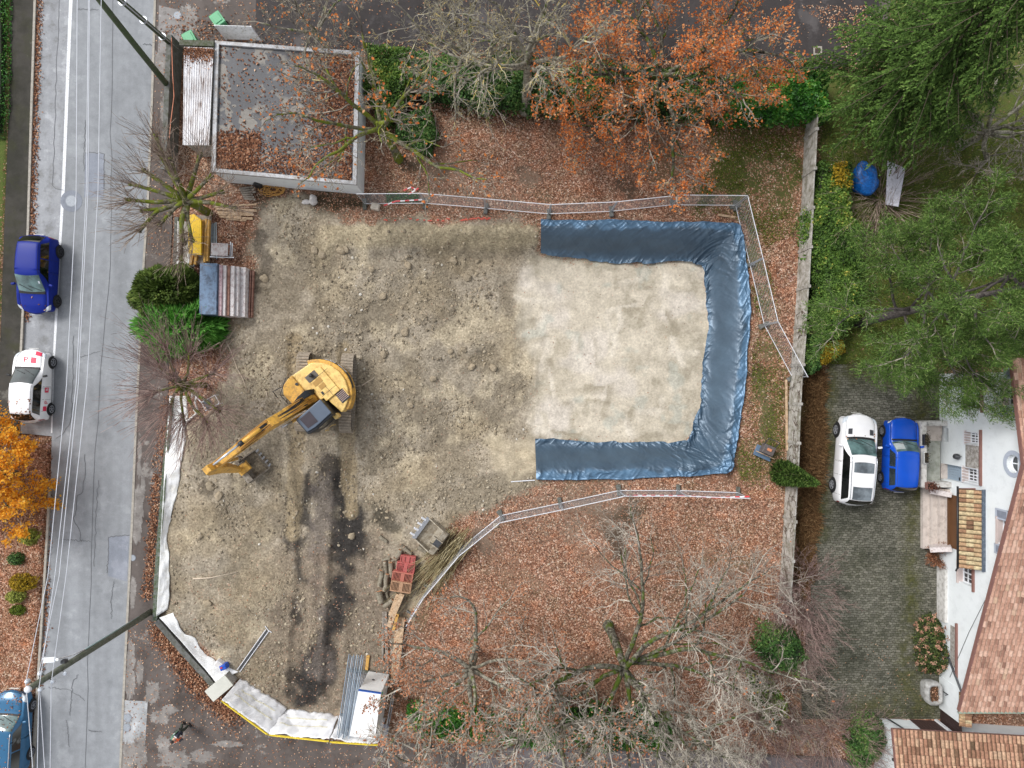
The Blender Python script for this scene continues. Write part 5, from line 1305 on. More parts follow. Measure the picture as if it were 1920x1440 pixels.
    mb = nb(); mb.tube([(-.42, -.84, 2.07), (-.42, -.84, 2.26), (-.50, -.84, 2.30)], .085, 12); mb.build("exhaust", M_dk, hd, True)
    mb = nb(); mb.box((-.28, .18, 2.07), (.11, .16, .04)); mb.build("lock_box", M_dk, hd)
    mb = nb()
    for a, b in (((-.15, -.63), (-1.3, -.63)), ((-.62, -.6), (-.62, .6)), ((-.15, .3), (-1.05, .3))): mb.bar((*a, 2.062), (*b, 2.062), .014, .012)
    mb.build("seams", M_dk, hd)
    mb = nb(); mb.box((-.95, .92, 1.955), (.52, .62, .02)); rad = mb.build("radiator_recess", M_dk, o)
    mb = nb(); [mb.box((-.95, .70 + .085 * k, 1.97), (.46, .03, .03)) for k in range(6)]; mb.build("radiator_tubes", mat("tube_rust", C(186, 160, 150), .6, .3, 20), rad)
    mb = nb(); mb.bar((-1.22, .62, 2.0), (-1.22, 1.12, 2.0), .05, .08); mb.build("hinge_rail", M_yp, rad)
    # handrails
    mb = nb()
    for p in ([(1.30,-.45,1.95),(1.30,-.45,2.5),(1.32,-1.05,2.5),(.55,-1.52,2.5),(.55,-1.52,1.95)], [(1.1,-1.38,2.1),(1.6,-1.5,2.1),(1.75,-1.2,1.6)], [(1.32,-1.0,1.95),(1.32,-1.0,2.5)]): mb.tube(p, .022, 6)
    mb.build("handrail", M_dk, o)
    # cab, left of the boom
    cb = nb(); cb.prism([(1.45, .50), (1.45, 1.42), (.95, 1.50), (-.12, 1.46), (-.12, .50)], 1.05, 2.78); cab = bevel(cb.build("cab", M_dk, o), .06, 3)
    mb = nb(); mb.prism([(1.42, .47), (1.38, 1.30), (.9, 1.38), (-.16, 1.34), (-.16, .47)], 2.76, 2.88); bevel(mb.build("cab_roof", M_gr, cab), .04, 3)
    mb = nb(); mb.prism([(1.25, .58), (1.22, 1.20), (.62, 1.24), (.62, .58)], 2.87, 2.90); mb.build("roof_window", mat("roof_window_dark", C(58, 50, 56), .12, .15, 3, spec=.9), cab)
    mb = nb(); mb.prism([(1.47, .54), (1.47, 1.38), (1.455, 1.38), (1.455, .54)], 1.55, 2.68); mb.build("windscreen", M_glass, cab)
    mb = nb(); mb.prism([(.9, 1.505), (-.05, 1.472), (-.05, 1.46), (.9, 1.49)], 1.75, 2.66); mb.build("door_window", M_glass, cab)
    mb = nb(); mb.box((-.05, 1.52, 1.9), (.28, .24, .5)); bevel(mb.build("rear_corner_cover", M_yp, o), .05, 2)
    mb = nb(); mb.tube([(.9, 1.72, 1.2), (.9, 1.72, 1.9), (.45, 1.72, 1.9), (.45, 1.72, 1.2)], .02, 6); mb.build("grab_rail", M_yp, o)
    # boom: from its foot up to a knee and on to the tip
    foot = Vector((.35, 0, 1.55)); knee = Vector((2.3, 0, 3.95)); tip = Vector((5.25, 0, 4.75))
    def beam(name, pts, wid, hts, m, par=o):
        mb = nb(); X = []
        for k, (p, h) in enumerate(zip(pts, hts)):
            a = pts[max(0, k - 1)]; b = pts[min(len(pts) - 1, k + 1)]; d = (b - a).normalized(); nrm = Vector((-d.z, 0, d.x)); w = wid[k] / 2
            X.append([p + nrm * h / 2 + Vector((0, -w, 0)), p + nrm * h / 2 + Vector((0, w, 0)), p - nrm * h / 2 + Vector((0, w, 0)), p - nrm * h / 2 + Vector((0, -w, 0)), p + nrm * h / 2 + Vector((0, -w, 0))])
        mb.grid(np.array([[tuple(q) for q in r_] for r_ in X]), flip=False)
        b0 = mb.n - 5 * len(pts); hh = np.array([.5], np.float32)
        mb.f.append((np.array([[0, 1, 2, 3]]) + b0, np.array([0], np.int32), hh)); mb.f.append((np.array([[3, 2, 1, 0]]) + b0 + 5 * (len(pts) - 1), np.array([0], np.int32), hh))
        q = mb.build(name, m, par); return bevel(q, .025, 2)
    bo = beam("boom", [foot, foot.lerp(knee, .5), knee, knee.lerp(tip, .25), knee.lerp(tip, .6), tip], [.50, .48, .46, .44, .40, .36], [.45, .62, .72, .62, .5, .34], M_y)
    for s in (-1, 1):
        mb = nb(); mb.tube([Vector((.95, s * .36, 1.25)), Vector((1.7, s * .36, 2.45))], .085, 12); c_ = mb.build("boom_cylinder", M_y, o, True)
        mb = nb(); mb.tube([Vector((1.7, s * .36, 2.45)), Vector((2.1, s * .34, 3.1))], .05, 10); mb.build("piston_rod", M_chrome, c_, True)
    mb = nb(); mb.tube([Vector((1.55, .02, 3.55)), Vector((2.5, .02, 4.6)), Vector((3.6, .0, 4.98))][1:], .10, 12); c_ = mb.build("stick_cylinder", M_dk if False else M_y, o, True)
    mb = nb(); mb.tube([Vector((3.6, 0, 4.98)), Vector((5.0, 0, 5.28))], .055, 10); mb.build("piston_rod", M_chrome, c_, True)
    mb = nb(); mb.tube([Vector((3.4, 0, 4.92)), Vector((3.62, 0, 4.98))], .12, 12); mb.build("gland", M_dk, c_, True)
    # hoses and pipes along the boom
    mb = nb()
    for y, col in ((-.20, 0), (-.13, 0), (.14, 0), (.21, 0), (.06, 0)):
        mb.tube([Vector((.3, y, 2.05)), Vector((.75, y * 1.2, 2.75)), Vector((1.5, y, 3.35)), Vector((2.2, y, 4.36)), Vector((2.9, y, 4.52)), Vector((3.8, y * .9, 4.72))], .026, 6)
    for y in (-.19, .19):
        mb.tube([Vector((2.9, y, 4.30)), Vector((3.8, y * .95, 4.60)), Vector((4.7, y * .9, 4.80)), Vector((5.1, y * .7, 4.9))], .022, 6)
    mb.build("hydraulic_pipes", mat("pipe_bronze", C(176, 128, 60), .5, .15, 6), bo, True)
    mb = nb()
    for k in range(7): y = -.42 + .05 * k; mb.tube([Vector((-.05 + .02 * k, y * .6, 2.0)), Vector((.25, y, 2.35)), Vector((.7, y * .8 - .05, 2.5)), Vector((1.0, y * .6, 2.75))], .028, 6)
    mb.build("hoses", M_dk, o, True)
    mb = nb()
    for y in (-.08, -.03, .10): mb.tube([Vector((.55, y * 2, 2.55)), Vector((1.2, y, 3.1)), Vector((1.9, y, 3.95)), Vector((2.4, y, 4.42)), Vector((2.9, y * .8, 4.62)), Vector((3.3, y * .5, 4.78))], .03, 6)
    mb.build("hoses", M_dk, o, True)
    mb = nb(); mb.bar((1.15, .245, 2.75), (1.75, .245, 3.35), .012, .10); mb.bar((3.0, .225, 4.22), (3.9, .215, 4.48), .012, .12); mb.build("boom_decal", M_dk, bo)
    mb = nb(); mb.prism([(.95, -.36), (.95, .36), (.0, .36), (.0, -.36)], 1.1, 1.55); mb.build("boom_mount", M_y, o)
    # stick hangs down from the tip
    pin = tip + Vector((-.05, 0, .02)); sb = Vector((5.7, .32, 1.45))
    st_ = beam("stick", [tip + Vector((.10, 0, .62)), tip + Vector((.12, 0, .1)), pin.lerp(sb, .35), pin.lerp(sb, .7), sb], [.34, .36, .34, .3, .26], [.30, .58, .46, .36, .26], M_y)
    mb = nb(); mb.tube([tip + Vector((-.30, 0, .5)), Vector((5.02, 0, 2.5))], .08, 10); c_ = mb.build("bucket_cylinder", M_y, o, True)
    mb = nb(); mb.tube([Vector((5.02, 0, 2.5)), Vector((5.22, 0, 1.72))], .05, 10); mb.build("piston_rod", M_chrome, c_, True)
    mb = nb()
    for s in (-1, 1): mb.bar(Vector((5.22, s * .17, 1.72)), Vector((5.75, s * .17, 1.62)), .05, .12); mb.bar(Vector((5.22, s * .17, 1.72)), Vector((5.30, s * .12, 1.12)), .05, .12)
    mb.build("linkage", M_dg, st_)
    mb = nb(); mb.box((5.56, .38, 1.24), (.62, .5, .22)); mb.build("coupler", M_y, o)
    Mx = Mx @ Matrix.Translation((0, .5, 0))
    # digging bucket: a curved trough, open side curled back towards the machine and up
    mb = nb(); w = .62; ang = np.linspace(R(-25), R(170), 14); r = .48; c = Vector((4.60, 0, .72))
    out = [(c.x + r * math.cos(a) * 1.0, c.z + r * math.sin(a + math.pi)) for a in ang]
    out = [(5.88, 1.10), (5.98, .8), (5.92, .45), (5.72, .2), (5.40, .10), (5.05, .16), (4.80, .36)]
    X = np.array([[(x, -w, z) for x, z in out], [(x, w, z) for x, z in out]]); mb.grid(X); bk = mb.build("bucket", mat("bucket_steel", C(150, 142, 130), .7, .2, 4, dirt=C(108, 96, 82), dirt_amt=.5), o)
    sdm = bk.modifiers.new("t", 'SOLIDIFY'); sdm.thickness = .05
    for s in (-1, 1):
        mb = nb(); v = [(x, s * w, z) for x, z in out]; mb.add(v, [tuple(range(len(v)))]); q = mb.build("side_plate", bk.data.materials[0], bk); sd2 = q.modifiers.new("t", 'SOLIDIFY'); sd2.thickness = .05; sd2.offset = 0
    mb = nb(); mb.box((5.78, 0, 1.11), (.34, 1.24, .06)); mb.build("top_plate", bk.data.materials[0], bk)
    for k in range(5):
        mb = nb(); y = -w + .12 + k * (2 * w - .24) / 4; mb.box((4.72, y, .40), (.24, .09, .07), 0, 0, Matrix.Rotation(R(35), 3, 'Y')); mb.build("tooth", M_galv, bk)
    return o
excavator()

# ------------------------------------------------------------------ spare bucket lying by the brush
def spare_bucket():
    o = thing("digger_bucket", "wide grey excavator bucket lying loose with four pale teeth", "bucket", PG(812, 1003), R(-38))
    o.rotation_euler = (0, 0, R(144))
    m = mat("bucket_grey", C(168, 160, 144), .75, .15, 3, dirt=C(128, 116, 98), dirt_amt=.5)
    w = .66; out = [(.78, .30), (.40, .12), (0, .05), (-.40, .16), (-.62, .45), (-.55, .78), (-.28, .86)]
    mb = MB(); X = np.array([[(x, -w, z) for x, z in out], [(x, w, z) for x, z in out]]); mb.grid(X); q = mb.build("shell", m, o); s_ = q.modifiers.new("t", 'SOLIDIFY'); s_.thickness = .05
    for s in (-1, 1):
        mb = MB(); v = [(x, s * w, z) for x, z in out]; mb.add(v, [tuple(range(len(v)))]); q = mb.build("side_plate", m, o); s_ = q.modifiers.new("t", 'SOLIDIFY'); s_.thickness = .05; s_.offset = 0
    mb = MB(); mb.box((.74, 0, .33), (.22, 1.36, .06), 0, 0, Matrix.Rotation(R(-18), 3, 'Y')); mb.build("cutting_edge", M_galv, o)
    for k in range(4):
        mb = MB(); y = -.5 + k * .333; mb.box((.92, y, .40), (.28, .10, .08), 0, 0, Matrix.Rotation(R(-18), 3, 'Y')); mb.build("tooth", M_galvw, o)
    for s in (-1, 1):
        mb = MB(); mb.prism([(-.62, s * .18), (-.62, s * .22), (-.05, s * .22), (-.05, s * .18)], .8, 1.02); mb.build("lug", m, o)
    mb = MB(); mb.box((-.40, .22 - .2, .90), (.36, .36, .05)); mb.build("wear_plate", M_dsteel, o)
spare_bucket()

# ------------------------------------------------------------------ stacked materials
def item(name, label, cat, c, mb, m, rz=0, group=None, bev=.01, smooth=False):
    o = mb.build(name, m, None, smooth); o.location = c; o.rotation_euler = (0, 0, rz)
    if bev: bevel(o, bev)
    return tag(o, label, cat, group)
# formwork panels in a rack west of the dig, highest on the street side
M_fblue = mat("panel_bluegrey", C(112, 138, 168), .6, .18, 1.6, dirt=C(78, 92, 112), dirt_amt=.45); M_fw = mat("panel_white", C(216, 212, 212), .7, .08, 3, dirt=C(170, 154, 152), dirt_amt=.35)
M_fpink = mat("panel_pinkish", C(206, 184, 188), .7, .12, 3, dirt=C(160, 116, 124), dirt_amt=.4); M_frust = mat("panel_rusty", C(168, 128, 112), .75, .2, 3, dirt=C(120, 82, 70), dirt_amt=.5)
def formwork():
    g_ = "concrete formwork panels standing in a stack"
    zt = 1.5
    a = P(374, 493, zt); b = P(406, 494, zt); c = P(373, 589, zt)
    L = (a - c).length; w = (b - a).length; ctr = (P(374,493,zt) + P(406,590,zt)) / 2
    k = 0
    for i in range(6):
        mb = MB(); mb.box((0, 0, .125), (w, L, .23)); o = item("formwork_panel", ["bottom", "second", "third", "fourth", "fifth", "top"][i] + " panel of the blue grey flat formwork stack", "formwork panel", (ctr.x, ctr.y, .02 + i * .247), mb, M_fblue, R(-1), g_)
    x = ctr.x + w / 2 + .03
    for lab, m, th, h in (("pinkish upright formwork panel next to the blue stack", M_fpink, .16, 1.32), ("pale upright formwork panel second from the blue stack", M_fw, .15, 1.22), ("rust stained upright formwork panel in the middle of the row", M_frust, .13, 1.10),
                          ("thick white upright formwork panel fourth from the blue stack", M_fw, .20, 1.02), ("white upright formwork panel fifth from the blue stack", M_fw, .15, .86), ("wide white upright formwork panel with bolt slots, outermost", M_fw, .26, .62), ):
        mb = MB(); mb.box((0, 0, h / 2), (th, L - .02, h))
        for q in range(9): mb.box((0, -L / 2 + .2 + q * (L - .4) / 8, h), (th * .35, .10, .02), var=.2)
        item("formwork_panel", lab, "formwork panel", (x + th / 2, ctr.y - .05, .02), mb, m, R(-1), g_); x += th + .012
    for j in range(2):
        mb = MB(); mb.box((0, 0, .10), (.08, L * .95, .2)); item("timber_beam", ["inner", "outer"][j] + " brown beam on the ground along the formwork row", "beam", (x + .06 + j * .13, ctr.y - .1, .02), mb, M_frust, R(-2))
formwork()
# yellow board, beams and pipes north of it
z = .7; mb = MB(); mb.prism([tuple(Vector(q) - Vector(P2(365, 442, z))) for q in pp([(352,404),(363,401),(377,412),(377,478),(353,475)], z)], 0, .12); p = P(365, 442, z)
item("yellow_board", "bright yellow board lying on timber beams under the mossy tree", "board", (p.x, p.y, .58), mb, M_yel)
for k, (x, y0, y1, zz) in enumerate(((380,412,478,.5),(386,410,492,.46),(391,412,490,.42),(360,478,497,.44),(368,478,496,.40))):
    a, b = P(x, y0, zz), P(x - 3, y1, zz); mb = MB(); mb.box((0, 0, 0), (.12, (a - b).length, .2)); c_ = (a + b) / 2
    item("timber_beam", ["yellow timber beam beside the yellow board", "long yellow timber beam second from the board", "long yellow timber beam next to the white pipes", "short yellow beam end south of the yellow board", "short beam end nearest the pipes south of the board"][k], "beam", (c_.x, c_.y, zz - .08), mb, M_woody, math.atan2((a - b).y, (a - b).x) - math.pi / 2)
mb = MB(); mb.box((0, 0, 0), (1.1, 2.6, .05)); p = P(376, 450, .2); item("timber_pallet", "dark timber pallet carrying the yellow board and beams", "pallet", (p.x, p.y, .22), mb, M_woodg, R(-2))
mb = MB(); mb.box((0, 0, 0), (.16, 2.4, .2)); item("pallet_bearer", "grey bearer timber under the yellow board pallet", "bearer", (p.x, p.y, .095), mb, M_woodg, R(-2))
for k in range(4):
    a, b = P(393 + k * 3.2, 418 - k, .3), P(392 + k * 3.2, 478 + k * 2, .3); mb = MB(); mb.tube([(0, (a - b).length / 2, 0), (0, -(a - b).length / 2, 0)], .03, 8); c_ = (a + b) / 2
    item("steel_pipe", ("pale pipe nearest the yellow beams", "second pale pipe from the yellow beams", "third pale pipe from the yellow beams", "pale pipe farthest from the yellow beams")[k], "pipe", (c_.x, c_.y, .04 + .01 * k), mb, mat("pipe_pale", C(186, 200, 206), .5, .1, 4), R(1), None, 0, True)
# white sheeted strip of wall next to them
fabric_strip("ground_fabric", "white fabric over the street wall west of the yellow board", [(333,415),(331,505)], [(356,416),(362,503)], .45, .5, M_fab, 241, n=30)
lowwall("boundary_wall", "grey street wall behind the yellow board and the dark bush", [(338,410),(334,505),(336,640)], .42, .2, M_concd)
# work table
def table():
    o = thing("work_table", "grey metal topped work table beside the formwork row", "table", P(421, 472), R(-2))
    mb = MB(); mb.box((0, 0, .62), (.88, .66, .05)); mb.build("top", mat("table_zinc", C(176, 172, 172), .55, .18, 4, dirt=C(140, 112, 108), dirt_amt=.4), o)
    for x in (-.40, .40):
        for y in (-.3, .3): mb = MB(); mb.bar((x, y, 0), (x, y, .6), .05, .05); mb.build("leg", M_galv, o)
    mb = MB(); mb.bar((-.55, -.38, .5), (.72, -.38, .5), .05, .05); mb.bar((.5, -.38, .45), (.5, .45, .45), .05, .05); mb.bar((.58, -.3, .42), (.58, .4, .42), .05, .05); mb.build("frame", M_galv, o)
table()
# planks
for k, (x0, y0, x1, y1, w, m, z) in enumerate(((400,388,481,383,.09,M_wood,.30),(404,391,481,395,.12,M_wood,.26),(408,397,475,398,.20,M_wood,.16),(410,401,476,402,.16,M_wood,.14),(412,404,452,407,.22,M_wood,.10),(420,407,474,410,.13,M_wood,.07),(424,410,462,413,.12,M_wood,.05))):
    a, b = P(x0, y0, z), P(x1, y1, z); d = b - a; mb = MB(); mb.box((0, 0, 0), (d.length, w, .05)); c_ = (a + b) / 2
    item("plank", ["narrow pale plank at the top of the heap beside the mossy tree", "long pale plank crossing just below the narrow one", "broad plank third from the top of the heap", "broad plank fourth from the top of the heap", "short broad plank on the west side of the heap", "plank second from the bottom of the heap", "shortest pale plank at the bottom of the heap"][k], "plank", (c_.x, c_.y, z + float(hz(c_.x, c_.y))), mb, m, math.atan2(d.y, d.x), "planks heaped beside the mossy tree", .005)
for k in range(6):
    a = P(448 + k * 2, 353 + k * 4, .12); b = P(474 + (k % 3) * 3, 350 + k * 5, .12); d = b - a; mb = MB(); mb.box((0, 0, 0), (d.length, .10, .05)); c_ = (a + b) / 2
    item("scrap_timber", "weathered grey brown timber offcut in the heap against the garage", "timber", (c_.x, c_.y, .05 + .03 * k), mb, M_woodg, math.atan2(d.y, d.x), "timber offcuts against the garage", .004)
# coiled yellow hose and white sack by the garage
mb = MB(); path = []
for t in np.linspace(0, 2 * math.pi * 9, 220): rr_ = .30 + .14 * math.sin(t * 1.37) + .06 * math.sin(t * 3.1); path.append((rr_ * 1.5 * math.cos(t), rr_ * .8 * math.sin(t), .05 + .012 * t / 6 + .02 * math.sin(2.3 * t)))
mb.tube(path, .018, 5); p = PG(512, 356); item("coiled_cord", "tangled yellow orange cord coiled against the garage wall", "cord", p, mb, mat("cord_yellow", C(206, 156, 84), .6), 0, None, 0, True)
def sack(px, py, label, sx, sy, m, seed, hgt=.35):
    bm = bmesh.new(); bmesh.ops.create_icosphere(bm, subdivisions=3, radius=1); v = np.array([tuple(x.co) for x in bm.verts]); f = np.array([[q.index for q in w.verts] for w in bm.faces]); bm.free()
    k = .6 + .8 * fbm(v[:, 0] * 1.7 + seed, v[:, 1] * 1.7 + v[:, 2], 1, 3, seed); mb = MB(); mb.add(v * k[:, None] * np.array([sx, sy, hgt]) + np.array([0, 0, hgt * .6]), f)
    return item("sack", label, "sack", PG(px, py), mb, m, 0, None, 0, True)
M_sackw = mat("sack_white", C(212, 208, 206), .7, .08, 6); 
sack(589, 377, "white plastic sack slumped at the foot of the garage wall", .22, .24, M_sackw, 3); sack(575, 379, "flat white plastic scrap beside the slumped sack", .26, .12, M_sackw, 8, .08)
sack(487, 348, "black plastic bag beside the offcuts at the garage", .22, .18, M_black, 11)
# steel fence panels stored upright beside the cabin
a0, a1 = PG(649, 1232), PG(641, 1345)
for k in range(11):
    u = k / 10; A = Vector(P2(663 + k * 2.9, 1256 + k * .3)).to_3d(); B = Vector(P2(650 + k * 2.6, 1340 + k * .5)).to_3d(); d = B - A
    q = dup(FP, (A.x, A.y, .02), math.atan2(d.y, d.x), "blue grey mesh fence panel stored upright in the row beside the site cabin", "fence panels stored upright beside the cabin", (d.length / FPL, 1, .95 if k % 2 else .92))
    q.rotation_euler = (R(-6), 0, q.rotation_euler.z)
    mb = MB()
M_prof = [mat("profile_steel", C(*q), .5, .2, 4, metal=.3) for q in ((150, 166, 182), (104, 118, 132), (174, 188, 200))]
for k in range(10):
    zt = 1.9; A = P(655 + k * 3.0, 1226 + (k * 7) % 5, zt); B = P(634 + k * 2.7, 1375 + (k * 5) % 7, zt - .15); d = B - A; mb = MB(); mb.box((0, 0, 0), (d.length, .034, .10)); c_ = (A + B) / 2
    o = item("steel_profile", "long grey steel profile lying on top of the stored fence panels", "steel profile", (c_.x, c_.y, 1.93 + .02 * (k % 3)), mb, M_prof[k % 3], math.atan2(d.y, d.x), "steel profiles on the stored fence panels", .004)
# site cabin
def cabin():
    zt = 2.55; q = [Vector(P2(a, b, zt)) for a, b in ((672,1296),(714,1302),(703,1386),(655,1380))]; ctr = sum(q, Vector((0, 0))) / 4; L = [v - ctr for v in q]
    o = thing("site_cabin", "white topped site cabin with grey door side and blue edge", "cabin", (ctr.x, ctr.y, 0))
    mb = MB(); mb.prism([tuple(v * .985) for v in L], .12, zt - .06); bevel(mb.build("body", mat("cabin_grey", C(240, 241, 240), .5, .03, 2, dirt=C(222, 222, 220), dirt_amt=.2), o), .02)
    mb = MB(); mb.prism([tuple(v) for v in L], zt - .06, zt); mb.build("roof", mat("cabin_white", C(240, 240, 240), .45, .02, 2), o)
    mb = MB(); d = (L[1] - L[0]); nrm = Vector((-d.y, d.x)).normalized() * .02; mb.bar((*(L[0] + nrm), zt - .09), (*(L[1] + nrm), zt - .09), .05, .13); mb.build("blue_edge", mat("cabin_blue", C(24, 84, 168), .5, .04), o)
    mb = MB(); c_ = L[0].lerp(L[1], .35) + nrm * 2; mb.bar((*c_, 1.15), (*(c_ + d * .12), 1.15), .04, .05); mb.build("handle", M_dsteel, o)
    mb = MB(); [mb.box((*(v * .8), .06), (.15, .15, .12)) for v in L]; mb.build("skids", M_dsteel, o)
    mb = MB(); e = (L[2] - L[1]); nx = Vector((-e.y, e.x)).normalized() * .03; mb.bar((*(L[1] + nx), zt - .25), (*(L[1] + e * .35 + nx), zt - .25), .05, .08); mb.build("green_edge", mat("cabin_green", C(70, 150, 110), .5), o)
cabin()
mb = MB(); mb.box((0, 0, .04), (.62, .85, .05)); item("grey_board", "flat grey board lying between the cabin and the thin fence post", "board", P(716, 1372, .1), mb, mat("board_lilac", C(156, 156, 172), .6), R(-6))
# thin metal fence run east of the cabin
mb = MB(); A, B = P(741, 1292), P(724, 1388); mb.tube([A - A, B - A], .03, 6); mb.tube([Vector((0, 0, 1.1)), B - A + Vector((0, 0, 1.1))], .03, 6)
for t in (0, .5, 1): mb.tube([(B - A) * t, (B - A) * t + Vector((0, 0, 1.2))], .03, 6)
o = mb.build("rail_fence", M_galv); o.location = A; tag(o, "thin grey metal rail fence beside the site cabin", "fence")
# beams
for k, (x0, y0, x1, y1, w, h, z, m) in enumerate(((719,1146,718,1238,.10,.12,.05,M_woodg),(723,1146,727,1260,.16,.14,.05,M_woodg),(757,1108,731,1170,.26,.16,.42,M_wood),(748,1110,733,1150,.18,.14,.30,M_wood),(749,1145,741,1175,.14,.1,.55,M_woody),(751,1155,740,1262,.20,.18,.15,M_wood),(757,1155,747,1250,.22,.18,.20,M_wood),(744,1180,736,1275,.16,.14,.08,M_wood),(762,1180,741,1295,.08,.10,.10,M_woodg),(768,1165,762,1190,.10,.10,.05,M_frust),(691,1228,688,1255,.16,.12,.05,M_woody))):
    a, b = PG(x0, y0, z), PG(x1, y1, z); d = b - a; mb = MB(); mb.box((0, 0, 0), (d.length, w, h)); c_ = (a + b) / 2; c_.z = max(c_.z, float(hz(c_.x, c_.y)) + h / 2)
    item("timber_beam", ["westernmost thin grey beam of the timber heap below the crates", "grey beam second from the west in the timber heap", "broad pale beam sloping under the brown crate", "shorter pale beam just below the brown crate", "bright yellow offcut on top of the timber heap", "long pale beam beside the spotted one", "long whitish spotted beam in the timber heap", "low pale beam under the spotted one", "thin grey batten on the east edge of the timber heap", "short reddish offcut at the east edge of the timber heap", "short yellow beam by the red ended cord near the cabin"][k], "beam", c_, mb, m, math.atan2(d.y, d.x), "timber heap below the crates" if k < 10 else None, .006)
# crates / hollow block pallets
def crate(px, py, z, rz, label, m, slots=True, sx=1.1, sy=.55):
    o = thing("slotted_crate", label, "crate", P(px, py, z), rz, "slotted crates stacked by the logs")
    o.location.z = z + float(hz(o.location.x, o.location.y))
    mb = MB()
    for y in (-sy / 2 + .03, sy / 2 - .03): mb.box((0, y, .18), (sx, .06, .36))
    for x in (-sx / 2 + .03, sx / 2 - .03, 0): mb.box((x, 0, .18), (.06 if x else .22, sy - .12, .34))
    bevel(mb.build("frame", m, o), .012)
    mb = MB(); [mb.box((x, 0, .30), (.03, sy - .12, .06)) for x in np.r_[np.linspace(-sx / 2 + .1, -.16, 5), np.linspace(.16, sx / 2 - .1, 5)]]; mb.build("slats", m, o)
    mb = MB(); mb.box((0, 0, .02), (sx - .05, sy - .05, .04)); mb.build("base", M_black, o)
M_cr = mat("crate_red", C(184, 92, 88), .6, .1, 4, dirt=C(140, 84, 76), dirt_amt=.4); M_cb = mat("crate_brown", C(178, 140, 110), .65, .1, 4, dirt=C(140, 104, 78), dirt_amt=.4)
crate(753, 1098, .35, R(-9), "pale brown slotted crate at the south end of the stack", M_cb); crate(756, 1080, .22, R(-10), "reddish brown slotted crate behind the pale brown one", mat("crate_terracotta", C(176, 106, 90), .6, .12, 4)); crate(762, 1062, .12, R(-9), "dull red open crate in the middle of the stack", M_cr, sx=.98); crate(766, 1049, .05, R(-8), "dull red open crate at the north end of the stack", M_cr, sx=.8)
# logs
M_log = mat("log_bark", C(150, 142, 126), .9, .22, 4, dirt=C(104, 96, 80), dirt_amt=.5); M_cut = mat("log_cut", C(190, 140, 104), .8, .1, 8)
for k, (x0, y0, x1, y1, r) in enumerate(((716,1050,732,1047,.08),(722,1052,727,1100,.10),(733,1054,735,1080,.13),(716,1068,712,1098,.14),(727,1075,722,1105,.13),(712,1106,716,1128,.19),(728,1095,728,1120,.08),(722,1135,738,1122,.14),(743,1045,752,1030,.15),(752,1050,745,1072,.11),(758,1025,772,1038,.10),(785,1024,800,1036,.12),(712,1005,726,1016,.10),(752,1020,760,1034,.07),(735,1052,747,1046,.06))):
    a, b = PG(x0, y0, r), PG(x1, y1, r); d = (b - a); c_ = (a + b) / 2; L = d.length; rr_ = np.random.default_rng(k)
    mb = MB(); pt = [(-L/2, 0, 0), (-L/6, rr_.normal(0, .03), rr_.normal(0, .02)), (L/6, rr_.normal(0, .03), 0), (L/2, 0, 0)]
    mb.tube(pt, [r, r * .95, r * .92, r * .88], 12); mb.cyl((-L/2 - .006, 0, 0), (-L/2, 0, 0), r * .93, n=12, m=1); mb.cyl((L/2, 0, 0), (L/2 + .006, 0, 0), r * .82, n=12, m=1)
    o = mb.build("log", [M_log, M_cut], None, False); o.location = c_ + Vector((0, 0, .1 if k in (4, 7) else 0)); o.rotation_euler = (0, 0, math.atan2(d.y, d.x))
    tag(o, ["short sawn log lying crosswise at the north end of the log heap", "slim log along the west side of the heap", "thick log beside the crates in the log heap", "thick pale log on the west edge of the heap", "long pale log in the middle of the heap", "thickest log at the south-west of the heap", "thin log between the thick one and the crates", "forked log at the south end of the heap", "stout log just north of the crates", "dark log touching the red crates", "log pointing at the spare bucket", "log half hidden under the spare bucket", "pale log lying alone on the bare soil", "orange ended thin log north of the crates", "bent thin branch on top of the log heap"][k], "log", "cut logs by the crates" if k != 12 else None)
# blue box and white tub behind the slanting wall
o = thing("jerrycan", "small blue canister with red mark behind the slanting wall", "canister", PG(424, 1246, 0), R(20))
mb = MB(); mb.box((0, 0, .22), (.34, .28, .44)); bevel(mb.build("body", mat("can_blue", C(28, 84, 190), .4, .05), o), .04, 3); mb = MB(); mb.box((-.06, .03, .45), (.10, .08, .04)); mb.build("cap", M_tape, o)
o = thing("white_tub", "white rounded plastic tub beside the small blue canister", "tub", PG(415, 1241, 0), R(-35))
mb = MB(); mb.box((0, 0, .2), (.42, .30, .4)); bevel(mb.build("body", mat("tub_white", C(228, 228, 232), .4, .03), o), .06, 3); mb = MB(); mb.box((0, 0, .405), (.3, .2, .03)); mb.build("lid", M_sackw, o)
